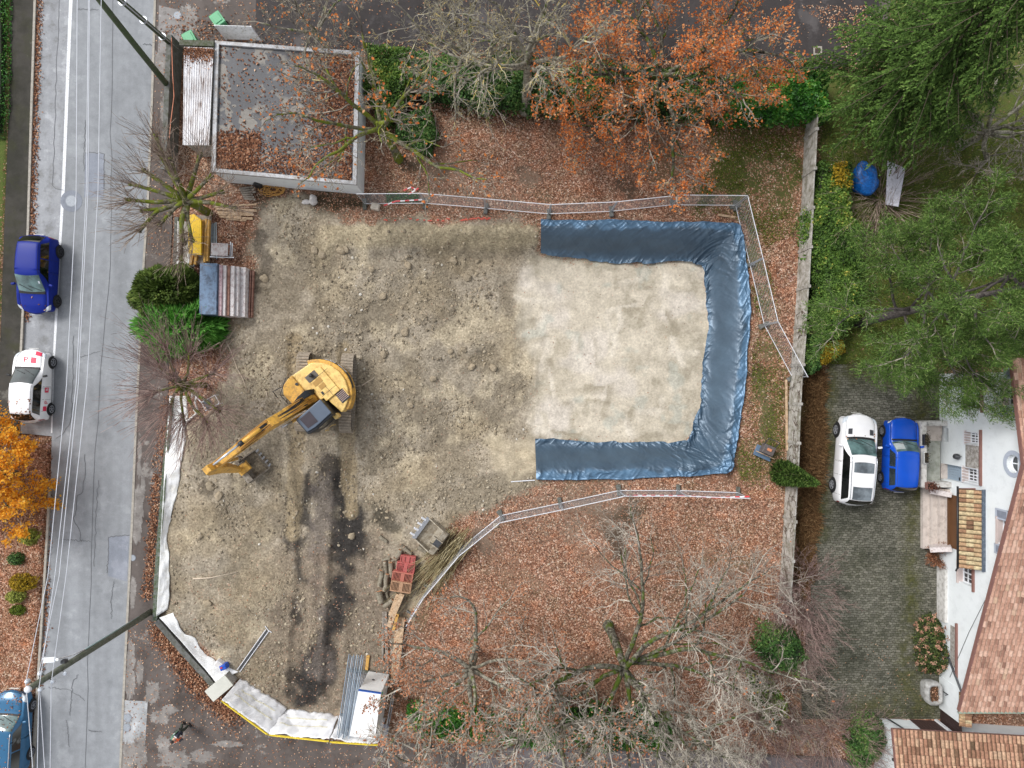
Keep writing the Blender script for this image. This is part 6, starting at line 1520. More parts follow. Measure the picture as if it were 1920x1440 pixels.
# long plank and plate compactor on the east side
a, b = P(1474, 712, .1), P(1475.5, 845, .1); d = b - a; mb = MB(); mb.box((0, 0, 0), (d.length, .11, .08)); c_ = (a + b) / 2; item("plank", "single long pale plank lying beside the concrete slab wall", "plank", c_, mb, M_wood, math.atan2(d.y, d.x), None, .005)
a, b = PG(1346, 403, .04), PG(1378, 408, .04); d = b - a; mb = MB(); mb.box((0, 0, 0), (d.length, .12, .05)); c_ = (a + b) / 2; item("plank", "short pale plank at the corner of the fence", "plank", c_, mb, M_wood, math.atan2(d.y, d.x), None, .005)
def compactor():
    o = thing("plate_compactor", "small plate compactor with dark square engine by the wall", "compactor", PG(1431, 846), R(-24))
    mb = MB(); mb.box((0, -.06, .10), (.95, .55, .08)); mb.box((0, -.34, .16), (.95, .08, .18)); bevel(mb.build("base_plate", mat("plate_blue", C(92, 114, 138), .6, .15, 5), o), .02)
    mb = MB(); mb.box((.02, .14, .42), (.62, .50, .5)); bevel(mb.build("engine", mat("engine_grey", C(98, 92, 92), .6, .15, 6, dirt=C(70, 60, 54), dirt_amt=.4), o), .03)
    mb = MB(); mb.box((.02, .16, .68), (.24, .14, .03)); mb.build("badge", mat("badge_orange", C(206, 134, 96), .5), o)
    mb = MB(); mb.tube([(-.3, .3, .5), (-.32, .7, .85), (.3, .7, .85), (.3, .3, .5)], .025, 8); mb.build("handle", M_dsteel, o)
    mb = MB(); mb.bar((-.48, -.16, .34), (.6, -.16, .34), .04, .04); mb.build("guard_rail", M_wood, o)
compactor()
# garden things behind the wall
def tarp_heap():
    o = sack(1613, 340, "bright blue tarpaulin bundled over a heap in the garden", .72, .85, mat("tarp_blue", C(20, 110, 196), .4, .22, 6, dirt=C(14, 70, 140), dirt_amt=.5), 17, .5); o.name = "blue_tarpaulin"; o['category'] = "tarpaulin"
tarp_heap()
q = [P(1664, 302, .55), P(1697, 316, .75), P(1684, 388, .75), P(1660, 384, .55)]; o = thing("leaning_board", "white panel leaning beside the bare shrub in the garden", "panel", (q[0] + q[2]) / 2 * Vector((1, 1, 0)) if False else Vector(((q[0] + q[2]) / 2).xy).to_3d())
mb = MB(); mb.add([tuple(v - o.location) for v in q], (0, 1, 2, 3)); t_ = mb.build("board", mat("panel_offwhite", C(206, 206, 216), .6, .1, 3, dirt=C(170, 168, 176), dirt_amt=.3), o); s_ = t_.modifiers.new("t", 'SOLIDIFY'); s_.thickness = .06
for v in q: mb = MB(); w = v - o.location; mb.bar((w.x * .9, w.y * .9, 0), (w.x * .9, w.y * .9, w.z - .03), .05, .05); mb.build("leg", M_woodg, o)
# bent metal junk under the pollard: a chair frame and a flexible white pipe
def chair():
    o = thing("folding_chair", "overturned white metal chair frame under the bare pollard", "chair", PG(402, 755), R(28))
    mb = MB(); [mb.tube(p, .022, 6) for p in ([(-.4,-.25,.1),(-.4,-.25,.5),(.42,-.25,.5),(.42,-.25,.1)], [(-.4,.25,.1),(-.4,.25,.5),(.42,.25,.5),(.42,.25,.1)], [(-.4,-.25,.5),(-.4,.25,.5)], [(.42,-.25,.5),(.42,.25,.5)], [(-.4,.25,.5),(-.6,.75,.4)])]; mb.build("frame", M_galvw, o)
    mb = MB(); mb.box((-.12, 0, .48), (.42, .46, .03)); mb.build("seat", M_dsteel, o)
chair()
mb = MB(); pts = [PG(a, b, c) for a, b, c in ((366,728,.3),(368,745,.5),(376,735,.5),(371,755,.3),(374,768,.2),(364,765,.15),(370,775,.1),(358,785,.1),(346,795,.1))]; a0 = pts[0].copy()
mb.tube([p - a0 for p in pts], .055, 10); o = mb.build("flexible_pipe", mat("pipe_white", C(206, 202, 198), .6, .1, 20), None, True); o.location = a0; tag(o, "crumpled white flexible pipe lying under the bare pollard", "pipe")
# pale bits of bent branch and rubble scraps
for k, pts in enumerate(([(425,640),(432,655),(445,690),(458,715),(464,735)], [(665,725),(680,722),(702,708)], [(362,1085),(395,1083),(446,1072)], [(500,735),(502,745)])):
    mb = MB(); w = [PG(a, b, .04) for a, b in pts]; a0 = w[0].copy(); mb.tube([p - a0 for p in w], [.035 - .02 * j / len(w) for j in range(len(w))], 6); o = mb.build("bare_stick", mat("stick_pale", C(206, 190, 170), .8), None, True); o.location = a0
    tag(o, ["long pale stick beside the bare pollard and the machine", "pale stick lying right of the excavator tail", "thin wavy pale root on the soil near the white wall", "short pale stick left of the excavator"][k], "stick")
# ------------------------------------------------------------------ house
WX = 22.9                                   # plane of the gable wall
def hp(px, py):
    """(y, z) on the gable wall seen at a pixel"""
    k = WX / (px - 960); return ((720 - py) * k, H - F * k)
def tiled(mb, O, du, dv, nu, nv, cols_mat=0, prof=.045, rr_=None, lo=0.0, hi=1.0, sub=6, groove=None):
    """pan tiles: O corner at the eave, du vector per column, dv vector per row (up the slope); every tile gets its own shade"""
    rr_ = rr_ or np.random.default_rng(1); O = np.array(O); du = np.array(du); dv = np.array(dv)
    n = np.cross(du, dv); n /= np.linalg.norm(n)
    if n[2] < 0: n = -n
    us = np.arange(nu * sub + 1) / sub; w = np.where((us % 1) < .74, np.abs(np.sin(np.pi * np.clip((us % 1) / .74, 0, 1))) ** .7, 0) * prof
    for r in range(nv):
        a = O + dv * r; b = O + dv * (r + 1.06)
        jit = rr_.normal(0, .006, nu).repeat(sub); jit = np.r_[jit, jit[-1]]
        X = np.stack([a + us[:, None] * du + (w + .045 + jit)[:, None] * n, b + us[:, None] * du + (w * .8 + .005 + jit)[:, None] * n], 1)
        edge = np.stack([a + us[:, None] * du + (w * 0 - .01)[:, None] * n, X[:, 0]], 1)
        var = np.clip(rr_.beta(2.2, 2.2, nu) * (hi - lo) + lo, 0, 1).repeat(sub)
        if groove is not None: var = np.where(((us[:-1] + .5 / sub) % 1) > .76, groove, var)  # dark grooves and row edges paint in the shade the tile profile lacks
        mb.grid(X, cols_mat, var); mb.grid(edge, cols_mat, np.full(len(var), .02))
M_tile = varmat("roof_tile_salmon", [(0, C(122, 92, 80)), (.3, C(166, 128, 110)), (.6, C(182, 144, 126)), (.85, C(198, 166, 148)), (1, C(172, 146, 120))], .85, .15, .22)
M_tile2 = varmat("roof_tile_weathered", [(0, C(88, 74, 58)), (.25, C(146, 108, 88)), (.5, C(170, 132, 110)), (.75, C(182, 150, 124)), (.93, C(168, 142, 120)), (1, C(186, 112, 88))], .85, .15, .35)
M_tile3 = varmat("porch_tile_mixed", [(0, C(70, 60, 46)), (.22, C(140, 106, 84)), (.42, C(168, 136, 106)), (.62, C(180, 160, 126)), (.80, C(188, 174, 140)), (.90, C(166, 144, 114)), (.91, C(178, 96, 68)), (1, C(178, 90, 62))], .85, .15, .4)
M_fascia = mat("fascia_brown", C(128, 92, 84), .7, .1, 4); M_lilac = mat("shutter_lilac", C(176, 184, 198), .6, .05, 4); M_lilacd = mat("shutter_slats", C(136, 142, 156), .6, .1, 6)
M_stonew = mat("rubble_stone", C(172, 168, 162), .9, .25, 4.5, dirt=C(120, 112, 104), dirt_amt=.5, bump=.4); M_slab = mat("stone_slab", C(200, 190, 182), .85, .07, 2, dirt=C(170, 158, 150), dirt_amt=.35, bump=.2)
M_pinkst = mat("reveal_stone", C(196, 182, 178), .8, .08, 3); M_frame = mat("window_white", C(232, 234, 238), .5, .02, 4); M_pane = glassmat("window_glass", C(36, 40, 44), .05)
M_plinth = mat("plinth_stone", C(206, 204, 200), .85, .08, 3, dirt=C(160, 156, 150), dirt_amt=.4)
M_gutter = mat("gutter_green", C(140, 156, 140), .5, .1, 4)

def house():
    o = thing("house", "white gabled house with salmon tiled roof and porch beside the yard", "house", (WX, -8.0, 0))
    ya, za = -3.5, 6.85; ye, ze = -16.3, 2.55; yn, zn = .55, 6.1   # apex, south eave, north eave (local = world minus origin)
    oy = -8.0
    # wall solid (gable prism 0.45 thick) with real openings
    T = .45
    mb = MB(); prof = [(ye + .5, -.2), (yn, -.2), (yn, zn - .1), (ya, za - .12), (ye + .5, ze + .05)]
    v = [(0, y - oy, z) for y, z in prof] + [(T, y - oy, z) for y, z in prof]; n = 5
    mb.add(v, [(i, (i + 1) % n, (i + 1) % n + n, i + n) for i in range(n)]); b0 = mb.n - 10; h = np.array([.5], np.float32)
    mb.f.append((np.array([[4, 3, 2, 1, 0]]) + b0, np.array([0], np.int32), h)); mb.f.append((np.array([[5, 6, 7, 8, 9]]) + b0, np.array([0], np.int32), h))
    wall = mb.build("wall", M_render, o)
    bm = bmesh.new(); bm.from_mesh(wall.data); bmesh.ops.recalc_face_normals(bm, faces=bm.faces); bm.to_mesh(wall.data); bm.free()
    wins = {}
    def opening(px0, py0, px1, py1):
        ya_, z0 = hp(px0, (py0 + py1) / 2); _, z1 = hp(px1, (py0 + py1) / 2)
        pm = (px0 + px1) / 2; yt, _ = hp(pm, py0); yb, _ = hp(pm, py1)
        return yb - oy, yt - oy, z0, z1
    ops = [("win", opening(1812, 705, 1842, 768)), ("win", opening(1812, 811, 1838, 832)), ("win", opening(1808, 879, 1836, 904)), ("win", opening(1798, 1058, 1826, 1096)), ("door", opening(1768, 872, 1803, 901)),
           ("up", opening(1884, 712, 1905, 760)), ("up", opening(1872, 974, 1893, 1020)), ("vent", opening(1771, 803, 1778, 829)), ("vent", opening(1781, 757, 1785, 769)), ("round", opening(1890, 850, 1910, 890))]
    cut = MB()
    for kind, (y0, y1, z0, z1) in ops:
        if kind == "round":
            r = .42; ang = np.linspace(0, 2 * np.pi, 24, endpoint=False); c = ((y0 + y1) / 2, (z0 + z1) / 2)
            va = [(-.3, c[0] + r * math.cos(t), c[1] + r * 1.0 * math.sin(t)) for t in ang] + [(.30, c[0] + r * math.cos(t), c[1] + r * math.sin(t)) for t in ang]
            cut.add(va, [(i, (i + 1) % 24, (i + 1) % 24 + 24, i + 24) for i in range(24)]); b0 = cut.n - 48
            cut.f.append((np.arange(24)[::-1][None, :] + b0, np.array([0], np.int32), h)); cut.f.append((np.arange(24)[None, :] + b0 + 24, np.array([0], np.int32), h))
        else: cut.box((.0, (y0 + y1) / 2, (z0 + z1) / 2), (.6, y1 - y0, z1 - z0))
    cu = cut.build("cutter", M_render)
    bm = bmesh.new(); bm.from_mesh(cu.data); bmesh.ops.recalc_face_normals(bm, faces=bm.faces); bm.to_mesh(cu.data); bm.free()
    md = wall.modifiers.new("openings", 'BOOLEAN'); md.operation = 'DIFFERENCE'; md.object = cu; md.solver = 'EXACT'
    cu.location = o.location; wall.parent = None; wall.location = o.location
    bpy.context.view_layer.update()
    dg = bpy.context.evaluated_depsgraph_get(); nm_ = bpy.data.meshes.new_from_object(wall.evaluated_get(dg)); wall.modifiers.clear(); wall.data = nm_
    wall.parent = o; wall.location = (0, 0, 0); bpy.data.objects.remove(cu)
    for k, (kind, (y0, y1, z0, z1)) in enumerate(ops):
        yc, zc, w, hh = (y0 + y1) / 2, (z0 + z1) / 2, y1 - y0, z1 - z0
        if kind in ("win", "up"):
            fr = MB(); x = .22
            for y in (y0 + .035, y1 - .035, yc): fr.box((x, y, zc), (.06, .06, hh))
            for z in (z0 + .04, z1 - .04): fr.box((x + .003, yc, z), (.06, w - .02, .07))
            nz_ = 3 if kind == "win" and hh > 1.0 else 2
            for j in range(1, nz_): fr.box((x + .004, yc, z0 + hh * j / nz_), (.04, w, .03))
            for y in ((y0 + yc) / 2, (y1 + yc) / 2): fr.box((x + .006, y, zc), (.035, .025, hh))
            win = fr.build("window", M_frame, o)
            mb = MB(); mb.box((x + .03, yc, zc), (.02, w, hh)); mb.build("pane", M_pane, win)
            mb = MB(); mb.box((.07, yc, z0 + .012), (.26, w - .004, .03)); mb.box((-.05, yc, z0 - .02), (.12, w + .16, .06)); mb.build("sill", M_pinkst, win)
        elif kind == "door":
            mb = MB(); [mb.box((.24, y0 + w * (j + .5) / 6, zc), (.05, w / 6 - .012, hh)) for j in range(6)]; d_ = mb.build("door", mat("door_bluegrey", C(150, 166, 182), .6, .05, 4), o)
            mb = MB(); mb.box((.20, y0 + .12, z0 + 1.05), (.06, .16, .05)); mb.build("handle", M_black, d_)
            mb = MB(); mb.box((.05, yc, z0 + .02), (.34, w - .01, .05)); mb.build("doorstep", M_slab, d_)
        elif kind == "vent": mb = MB(); mb.box((.2, yc, zc), (.04, w, hh)); mb.build("vent", M_dsteel, o)
        else:
            ang = np.linspace(0, 2 * np.pi, 40); r0, r1 = .42, .62
            mb = MB(); mb.grid(np.stack([np.stack([np.full(40, -.025), yc + r0 * np.cos(ang), zc + r0 * np.sin(ang)], -1), np.stack([np.full(40, -.025), yc + r1 * np.cos(ang), zc + r1 * np.sin(ang)], -1)], 1)); q = mb.build("round_window", M_lilac, o); s_ = q.modifiers.new("t", 'SOLIDIFY'); s_.thickness = .05
            mb = MB(); mb.cyl((.26, yc, zc), (.29, yc, zc), r0 * 1.02, n=32); mb.build("pane", M_pane, q)
            mb = MB(); mb.box((.24, yc, zc), (.05, .05, r0 * 2)); mb.box((.245, yc, zc), (.05, r0 * 2, .05)); an2 = np.linspace(0, 2 * np.pi, 32); mb.tube([(.24, yc + r0 * .95 * math.cos(t), zc + r0 * .95 * math.sin(t)) for t in an2], .035, 6); mb.build("bars", M_frame, q)
    # window grilles of the two narrow windows, stone panel with brown lintel board between them
    for k in (1, 2):
        y0, y1, z0, z1 = ops[k][1]; mb = MB()
        for j in range(6): y = y0 - .05 + (y1 - y0 + .1) * j / 5; mb.bar((-.10, y, z0 - .05), (-.10, y, z1 + .05), .025, .025)
        mb.bar((-.10, y0 - .08, z0 - .03), (-.10, y1 + .08, z0 - .03), .03, .03); mb.bar((-.10, y0 - .08, z1), (-.10, y1 + .08, z1), .03, .03); mb.build("window_grille", M_frame, o)
    y0, y1, z0, z1 = opening(1812, 833, 1836, 878); mb = MB(); mb.box((-.02, (y0 + y1) / 2, (z0 + z1) / 2), (.06, y1 - y0, z1 - z0)); mb.build("stone_panel", M_stonew, o)
    for px, a, b in ((1843, 684, 774), (1840.5, 806, 911), (1826.5, 1060, 1110)):
        ya_, z0 = hp(px, a); yb_, _ = hp(px, b); mb = MB(); mb.box((-.05, (ya_ + yb_) / 2 - oy, z0), (.10, abs(ya_ - yb_), .10)); mb.build("lintel_board", M_fascia, o)
    # shutters folded back beside the upper windows
    for px0, px1, a, b in ((1884,1906,690,710), (1878,1903,762,782), (1868,1892,955,975), (1866,1887,1021,1040)):
        y0, y1, z0, z1 = opening(px0, a, px1, b); mb = MB(); w = y1 - y0; hh = z1 - z0; yc = (y0 + y1) / 2
        for y in (y0 + .04, y1 - .04): mb.box((-.04, y, (z0 + z1) / 2), (.05, .08, hh))
        for z in (z0 + .05, z1 - .05): mb.box((-.038, yc, z), (.05, w, .1))
        sh = mb.build("shutter", M_lilac, o)
        mb = MB(); [mb.box((-.035, yc, z0 + .12 + (hh - .24) * j / 9), (.03, w - .16, (hh - .24) / 14)) for j in range(10)]; mb.box((-.015, yc, (z0 + z1) / 2), (.01, w - .12, hh - .1)); mb.build("slats", M_lilacd, sh)
    # low stone plinth, wall lamp, cable
    mb = MB(); y0 = hp(1762, 1160)[0] - oy; y1 = hp(1762, 1062)[0] - oy; mb.box((-.07, (y0 + y1) / 2, .32), (.16, y1 - y0, .72)); mb.build("plinth", M_plinth, o)
    y_, z_ = hp(1801, 856); mb = MB(); mb.lathe([(.05, -.2), (.14, -.08), (.15, .12), (.08, .2), (.02, .26)], (-.22, y_ - oy, z_), 8); mb.bar((0, y_ - oy, z_ + .1), (-.2, y_ - oy, z_ + .1), .03, .03); mb.build("wall_lamp", M_dsteel, o)
    y_, z_ = hp(1765, 1253); 
    mb = MB(); a = hp(1862, 1098); b = hp(1782, 1270); mb.tube([(-.03, a[0] - oy, a[1]), (-.04, (a[0] + b[0]) / 2 - oy, (a[1] + b[1]) / 2 - .1), (-.03, b[0] - oy, b[1])], .012, 5); mb.build("cable", M_dsteel, o)
    y0, y1, z0, z1 = opening(1783, 1175, 1794, 1250); mb = MB(); mb.box((-.015, (y0 + y1) / 2, (z0 + z1) / 2), (.04, y1 - y0, z1 - z0)); mb.build("stone_panel", M_stonew, o)
    mb = MB(); ya_, z0 = hp(1795, 1169); yb_, _ = hp(1795, 1271); mb.box((-.05, (ya_ + yb_) / 2 - oy, z0), (.10, abs(ya_ - yb_), .10)); mb.build("lintel_board", M_fascia, o)
    # main roof, verge overhanging the wall
    ov = .62; xs = -ov
    sS = Vector((0, ye - ya, ze - za)); LS = sS.length
    ru = .205; nrow = int(LS / .33); dvS = -sS / nrow
    ncol = 60
    mb = MB(); tiled(mb, (xs + ncol * ru, ye - oy, ze), (-ru, 0, 0), tuple(dvS), ncol, nrow, 0, .06, np.random.default_rng(3), groove=.88); rf = mb.build("roof", M_tile, o, True)
    sN = Vector((0, yn + .6 - ya, zn - za)); nrN = int(sN.length / .33); mb = MB(); tiled(mb, (xs, yn + .6 - oy, zn), (ru, 0, 0), tuple(-sN / nrN), ncol, nrN, 0, .06, np.random.default_rng(4), groove=.88); mb.build("roof", M_tile, o, True)
    for (y0, z0, y1, z1) in ((ye, ze, ya, za), (yn + .6, zn, ya, za)):
        mb = MB(); mb.bar((xs - .005, y0 - oy, z0 - .05), (xs - .005, y1 - oy, z1 - .05), .06, .18); mb.build("verge_board", M_fascia, o)
        mb = MB(); n_ = Vector((0, -(z1 - z0), (y1 - y0))).normalized(); n_ = n_ if n_.z > 0 else -n_
        a = Vector((0, y0 - oy, z0)) - n_ * .06; b = Vector((0, y1 - oy, z1)) - n_ * .06; mb.add([(xs + .03, a.y, a.z), (11.5, a.y, a.z), (11.5, b.y, b.z), (xs + .03, b.y, b.z)], (0, 1, 2, 3)); s_ = mb.build("roof_deck", M_fascia, o); q = s_.modifiers.new("t", 'SOLIDIFY'); q.thickness = .05
    mb = MB(); mb.tube([(xs, ya - oy, za + .02), (11.5, ya - oy, za + .02)], .13, 10); mb.build("ridge", M_tile, o, True)
    mb = MB(); mb.tube([(xs, ye - .08 - oy, ze - .06), (11.5, ye - .08 - oy, ze - .06)], .075, 10); mb.build("gutter", M_gutter, o, True)
    mb = MB(); mb.tube([(.35, ye - .08 - oy, ze - .1), (-.10, ye + .35 - oy, ze - .35), (-.10, ye + 2.0 - oy, .9), (-.10, ye + 2.2 - oy, .05)], .055, 8); mb.build("downpipe", M_dsteel, o, True)
    mb = MB(); mb.box((6.2, (ye + .5 + yn) / 2 - oy, 1.0), (11.3, yn - ye - .9, 2.4)); mb.build("core", M_render, o)
    mb = MB(); mb.box((6.3, ye + .62 - oy, 1.2), (10.8, .2, 2.6)); mb.build("south_wall", mat("render_grey", C(196, 200, 202), .85, .04, 2), o)
    # porch: tiled canopy on the wall
    y0, y1 = -9.05, -5.15; xo, zo, zi = -.86, 2.92, 3.5; nc = 18; nr = 3
    mb = MB(); tiled(mb, (xo, y0 - oy, zo), (0, (y1 - y0) / nc, 0), ((-xo - .12) / nr, 0, (zi - zo) * .9 / nr), nc, nr, 0, .08, np.random.default_rng(12), groove=.0); pr = mb.build("porch_roof", M_tile3, o, True)
    mb = MB(); mb.bar((-.07, y0 - oy - .04, zi + .05), (-.07, y1 - oy + .04, zi + .05), .2, .05); mb.build("flashing", mat("lead_flashing", C(74, 84, 98), .5, .2, 6, dirt=C(120, 130, 140), dirt_amt=.3), pr)
    mb = MB(); mb.tube([(xo - .05, y0 - oy - .05, zo - .03), (xo - .05, y1 - oy + .1, zo - .03)], .05, 8); mb.tube([(xo - .05, y0 - oy, zo - .03), (xo - .1, y0 - oy - .2, zo - .1)], .04, 8); mb.build("gutter", M_black, pr, True)
    mb = MB(); mb.prism([(xo + .02, y0 - oy), (0, y0 - oy), (0, y1 - oy), (xo + .02, y1 - oy)], zo - .12, zo - .06); mb.build("soffit", M_fascia, pr)
    # entrance steps with splayed brick cheeks
    xw = 0
    st = MB(); ys, ye_ = hp(1745, 921)[0] - oy + .35, hp(1745, 1012)[0] - oy - .25
    for j, (x0, z1) in enumerate(((-1.02, .22), (-.72, .45), (-.44, .68), (-.18, .92))): st.box(((x0 + 0) / 2 - .001 * j, (ys + ye_) / 2, z1 / 2), (-x0, abs(ys - ye_), z1))
    sp = st.build("steps", M_slab, o)
    mb = MB(); mb.box((-.02, (ys + ye_) / 2, 1.9), (.06, abs(ys - ye_) - .5, 2.0)); mb.build("front_door", mat("door_brown", C(104, 70, 44), .6, .1, 3), o)
    mb = MB(); mb.box((-.09, (ys + ye_) / 2, .935), (.17, abs(ys - ye_) - .5, .03)); mb.build("doormat", mat("mat_brown", C(96, 66, 40), .9, .1, 8), sp)
    for s, y in ((1, ys - .12), (-1, ye_ + .12)):
        mb = MB(); mb.bar((-.85, y + .0 * s, .5), (.0, y - .14 * s, .95), .26, .85); mb.build("cheek_wall", mat("brick_pale", C(214, 206, 204), .85, .08, 6, dirt=C(186, 174, 172), dirt_amt=.4), sp)
    # terrace beside the cars
    x0, x1 = 21.30 - WX, 0; ty1 = hp(1731, 790)[0]; y1 = (720 - 790) * (H - 1.05) / F - oy; y0 = (720 - 914) * (H - 1.05) / F - oy
    mb = MB(); mb.box((x0 + .14, (y0 + y1) / 2, .52), (.28, y1 - y0, 1.05)); mb.box((x0 / 2, y0 + .13, .52), (-x0 - .02, .26, 1.0)); mb.box((x0 / 2, y1 - .13, .35), (-x0 - .02, .26, .68)); te = mb.build("terrace_wall", M_plinth, o)
    mb = MB(); mb.box((x0 / 2, (y0 + y1) / 2, .14), (-x0 - .3, y1 - y0 - .3, .30)); mb.build("terrace_floor", mat("terrace_concrete", C(168, 170, 162), .9, .1, 2.5, dirt=C(140, 144, 132), dirt_amt=.5), te)
    mb = MB(); mb.box((x0 / 2 + .2, y1 - .5, .22), (-x0 - .6, .5, .34)); mb.box((x0 / 2 + .2, y1 - .9, .2), (-x0 - .6, .35, .25)); mb.build("terrace_steps", M_slab, te)
    return o, x0 + WX, y0 + oy, y1 + oy
HO, TX, TY0, TY1 = house()
def planter(x, y, z, lx, ly, label, m, plantcol, n=160, hgt=.18):
    o = thing("planter", label, "planter", (x, y, z)); mb = MB(); mb.box((0, 0, .11), (lx, ly, .22)); bevel(mb.build("box", m, o), .02)
    mb = MB(); mb.box((0, 0, .225), (lx * .8, ly * .85, .02)); mb.build("soil", mat("soil_dark", C(46, 40, 34), .95, .2, 20), o)
    v, f = leafquads(rng.normal(0, 1, (n, 3)) * np.array([lx * .3, ly * .3, hgt * .4]) + np.array([0, 0, .25 + hgt * .4]), .09, .5, 1.0); mb = MB(); mb.add(v, f, 0, rng.random(n)); mb.build("plant", plantcol, o)
M_pl = varmat("pot_plant", [(0, C(40, 36, 30)), (.6, C(84, 78, 60)), (1, C(120, 106, 86))], .8, .2)
planter(TX + .14, TY1 - .95, 1.05, .22, .55, "black flower box on the northern end of the terrace wall", M_black, M_pl)
planter(TX + .14, (TY0 + TY1) / 2 - .15, 1.05, .24, .62, "white framed black flower box in the middle of the terrace wall", mat("box_white", C(206, 206, 204), .6), M_pl, 60)
planter(TX + .35, TY0 + .1, 1.05, .36, .36, "small round reddish plant on the south corner of the terrace wall", M_fascia, varmat("red_plant", [(0, C(58, 34, 28)), (.6, C(104, 66, 54)), (1, C(146, 104, 86))], .8, .2), 320, .4)
mb = MB(); mb.tube([(.17 * math.cos(t), .17 * math.sin(t), 0) for t in np.linspace(0, 6.28, 20)], .018, 6); o = mb.build("hose_ring", mat("hose_pale", C(206, 196, 160), .6), None, True); o.location = (TX + .45, (TY0 + TY1) / 2 - .35, .32); tag(o, "pale hose loop lying on the terrace floor", "hose")
# yard wall and gate between the two houses
def yard_wall():
    a = P(1757, 1255); b = P(1782, 1345)
    o = thing("yard_wall", "white wall with tiled top and dark gate at the south end of the yard", "wall", (22.98, -15.6, 0))
    mb = MB(); mb.bar((0, 0, .9), (.0, -1.75, .9), .2, 1.8); mb.build("body", M_render, o)
    mb = MB(); tiled(mb, (-.22, -.05, 1.80), (0, -.175, 0), (.25, 0, .10), 10, 2, 0, .05, np.random.default_rng(9)); mb.build("tile_top", M_tile3, o, True)
    mb = MB(); [mb.box((-.02, -1.88 - .125 * j, .85), (.05, .115, 1.7)) for j in range(8)]; mb.bar((.03, -1.8, .3), (.03, -2.8, .3), .06, .08); g_ = mb.build("gate", mat("gate_brown", C(58, 42, 40), .6, .1, 4), o)
yard_wall()
def trough():
    o = thing("stone_trough", "round ended stone trough with brown plants against the white wall", "trough", P(1737, 1290) , R(2))
    def ring(sx, sy, z, n=28): t = np.linspace(0, 2 * np.pi, n, endpoint=False); return [(sx * np.sign(math.cos(a)) * abs(math.cos(a)) ** .55, sy * np.sign(math.sin(a)) * abs(math.sin(a)) ** .45, z) for a in t]
    X = np.array([ring(.34, .50, 0), ring(.42, .60, .45), ring(.40, .58, .78), ring(.27, .43, .78), ring(.26, .42, .55)]); X = np.concatenate([X, X[:, :1]], 1)
    mb = MB(); mb.grid(X, flip=True); mb.build("basin", mat("trough_stone", C(176, 176, 174), .85, .15, 3, dirt=C(134, 132, 128), dirt_amt=.5), o, True)
    mb = MB(); mb.box((0, 0, .60), (.50, .82, .06)); mb.build("soil", mat("trough_soil", C(84, 62, 44), .95, .25, 9), o)
    v, f = leafquads(rng.normal(0, 1, (120, 3)) * np.array([.14, .26, .05]) + np.array([0, 0, .72]), .09, .5, 1.0); mb = MB(); mb.add(v, f, 0, rng.random(120)); mb.build("plant", M_leafheap, o)
    mb = MB(); mb.tube([(.46, .1, .0), (.48, .1, 1.05), (.32, .1, 1.1)], .025, 8); mb.build("spout", M_dsteel, o, True)
trough()
mb = MB(); mb.tube([(.19 * math.cos(t), .19 * math.sin(t), 0) for t in np.linspace(0, 6.28, 20)], .02, 6); o = mb.build("hose_ring", mat("hose_white", C(206, 206, 196), .6), None, True); o.location = PG(1716, 1265, .05); tag(o, "white hose ring on the setts beside the stone trough", "hose")
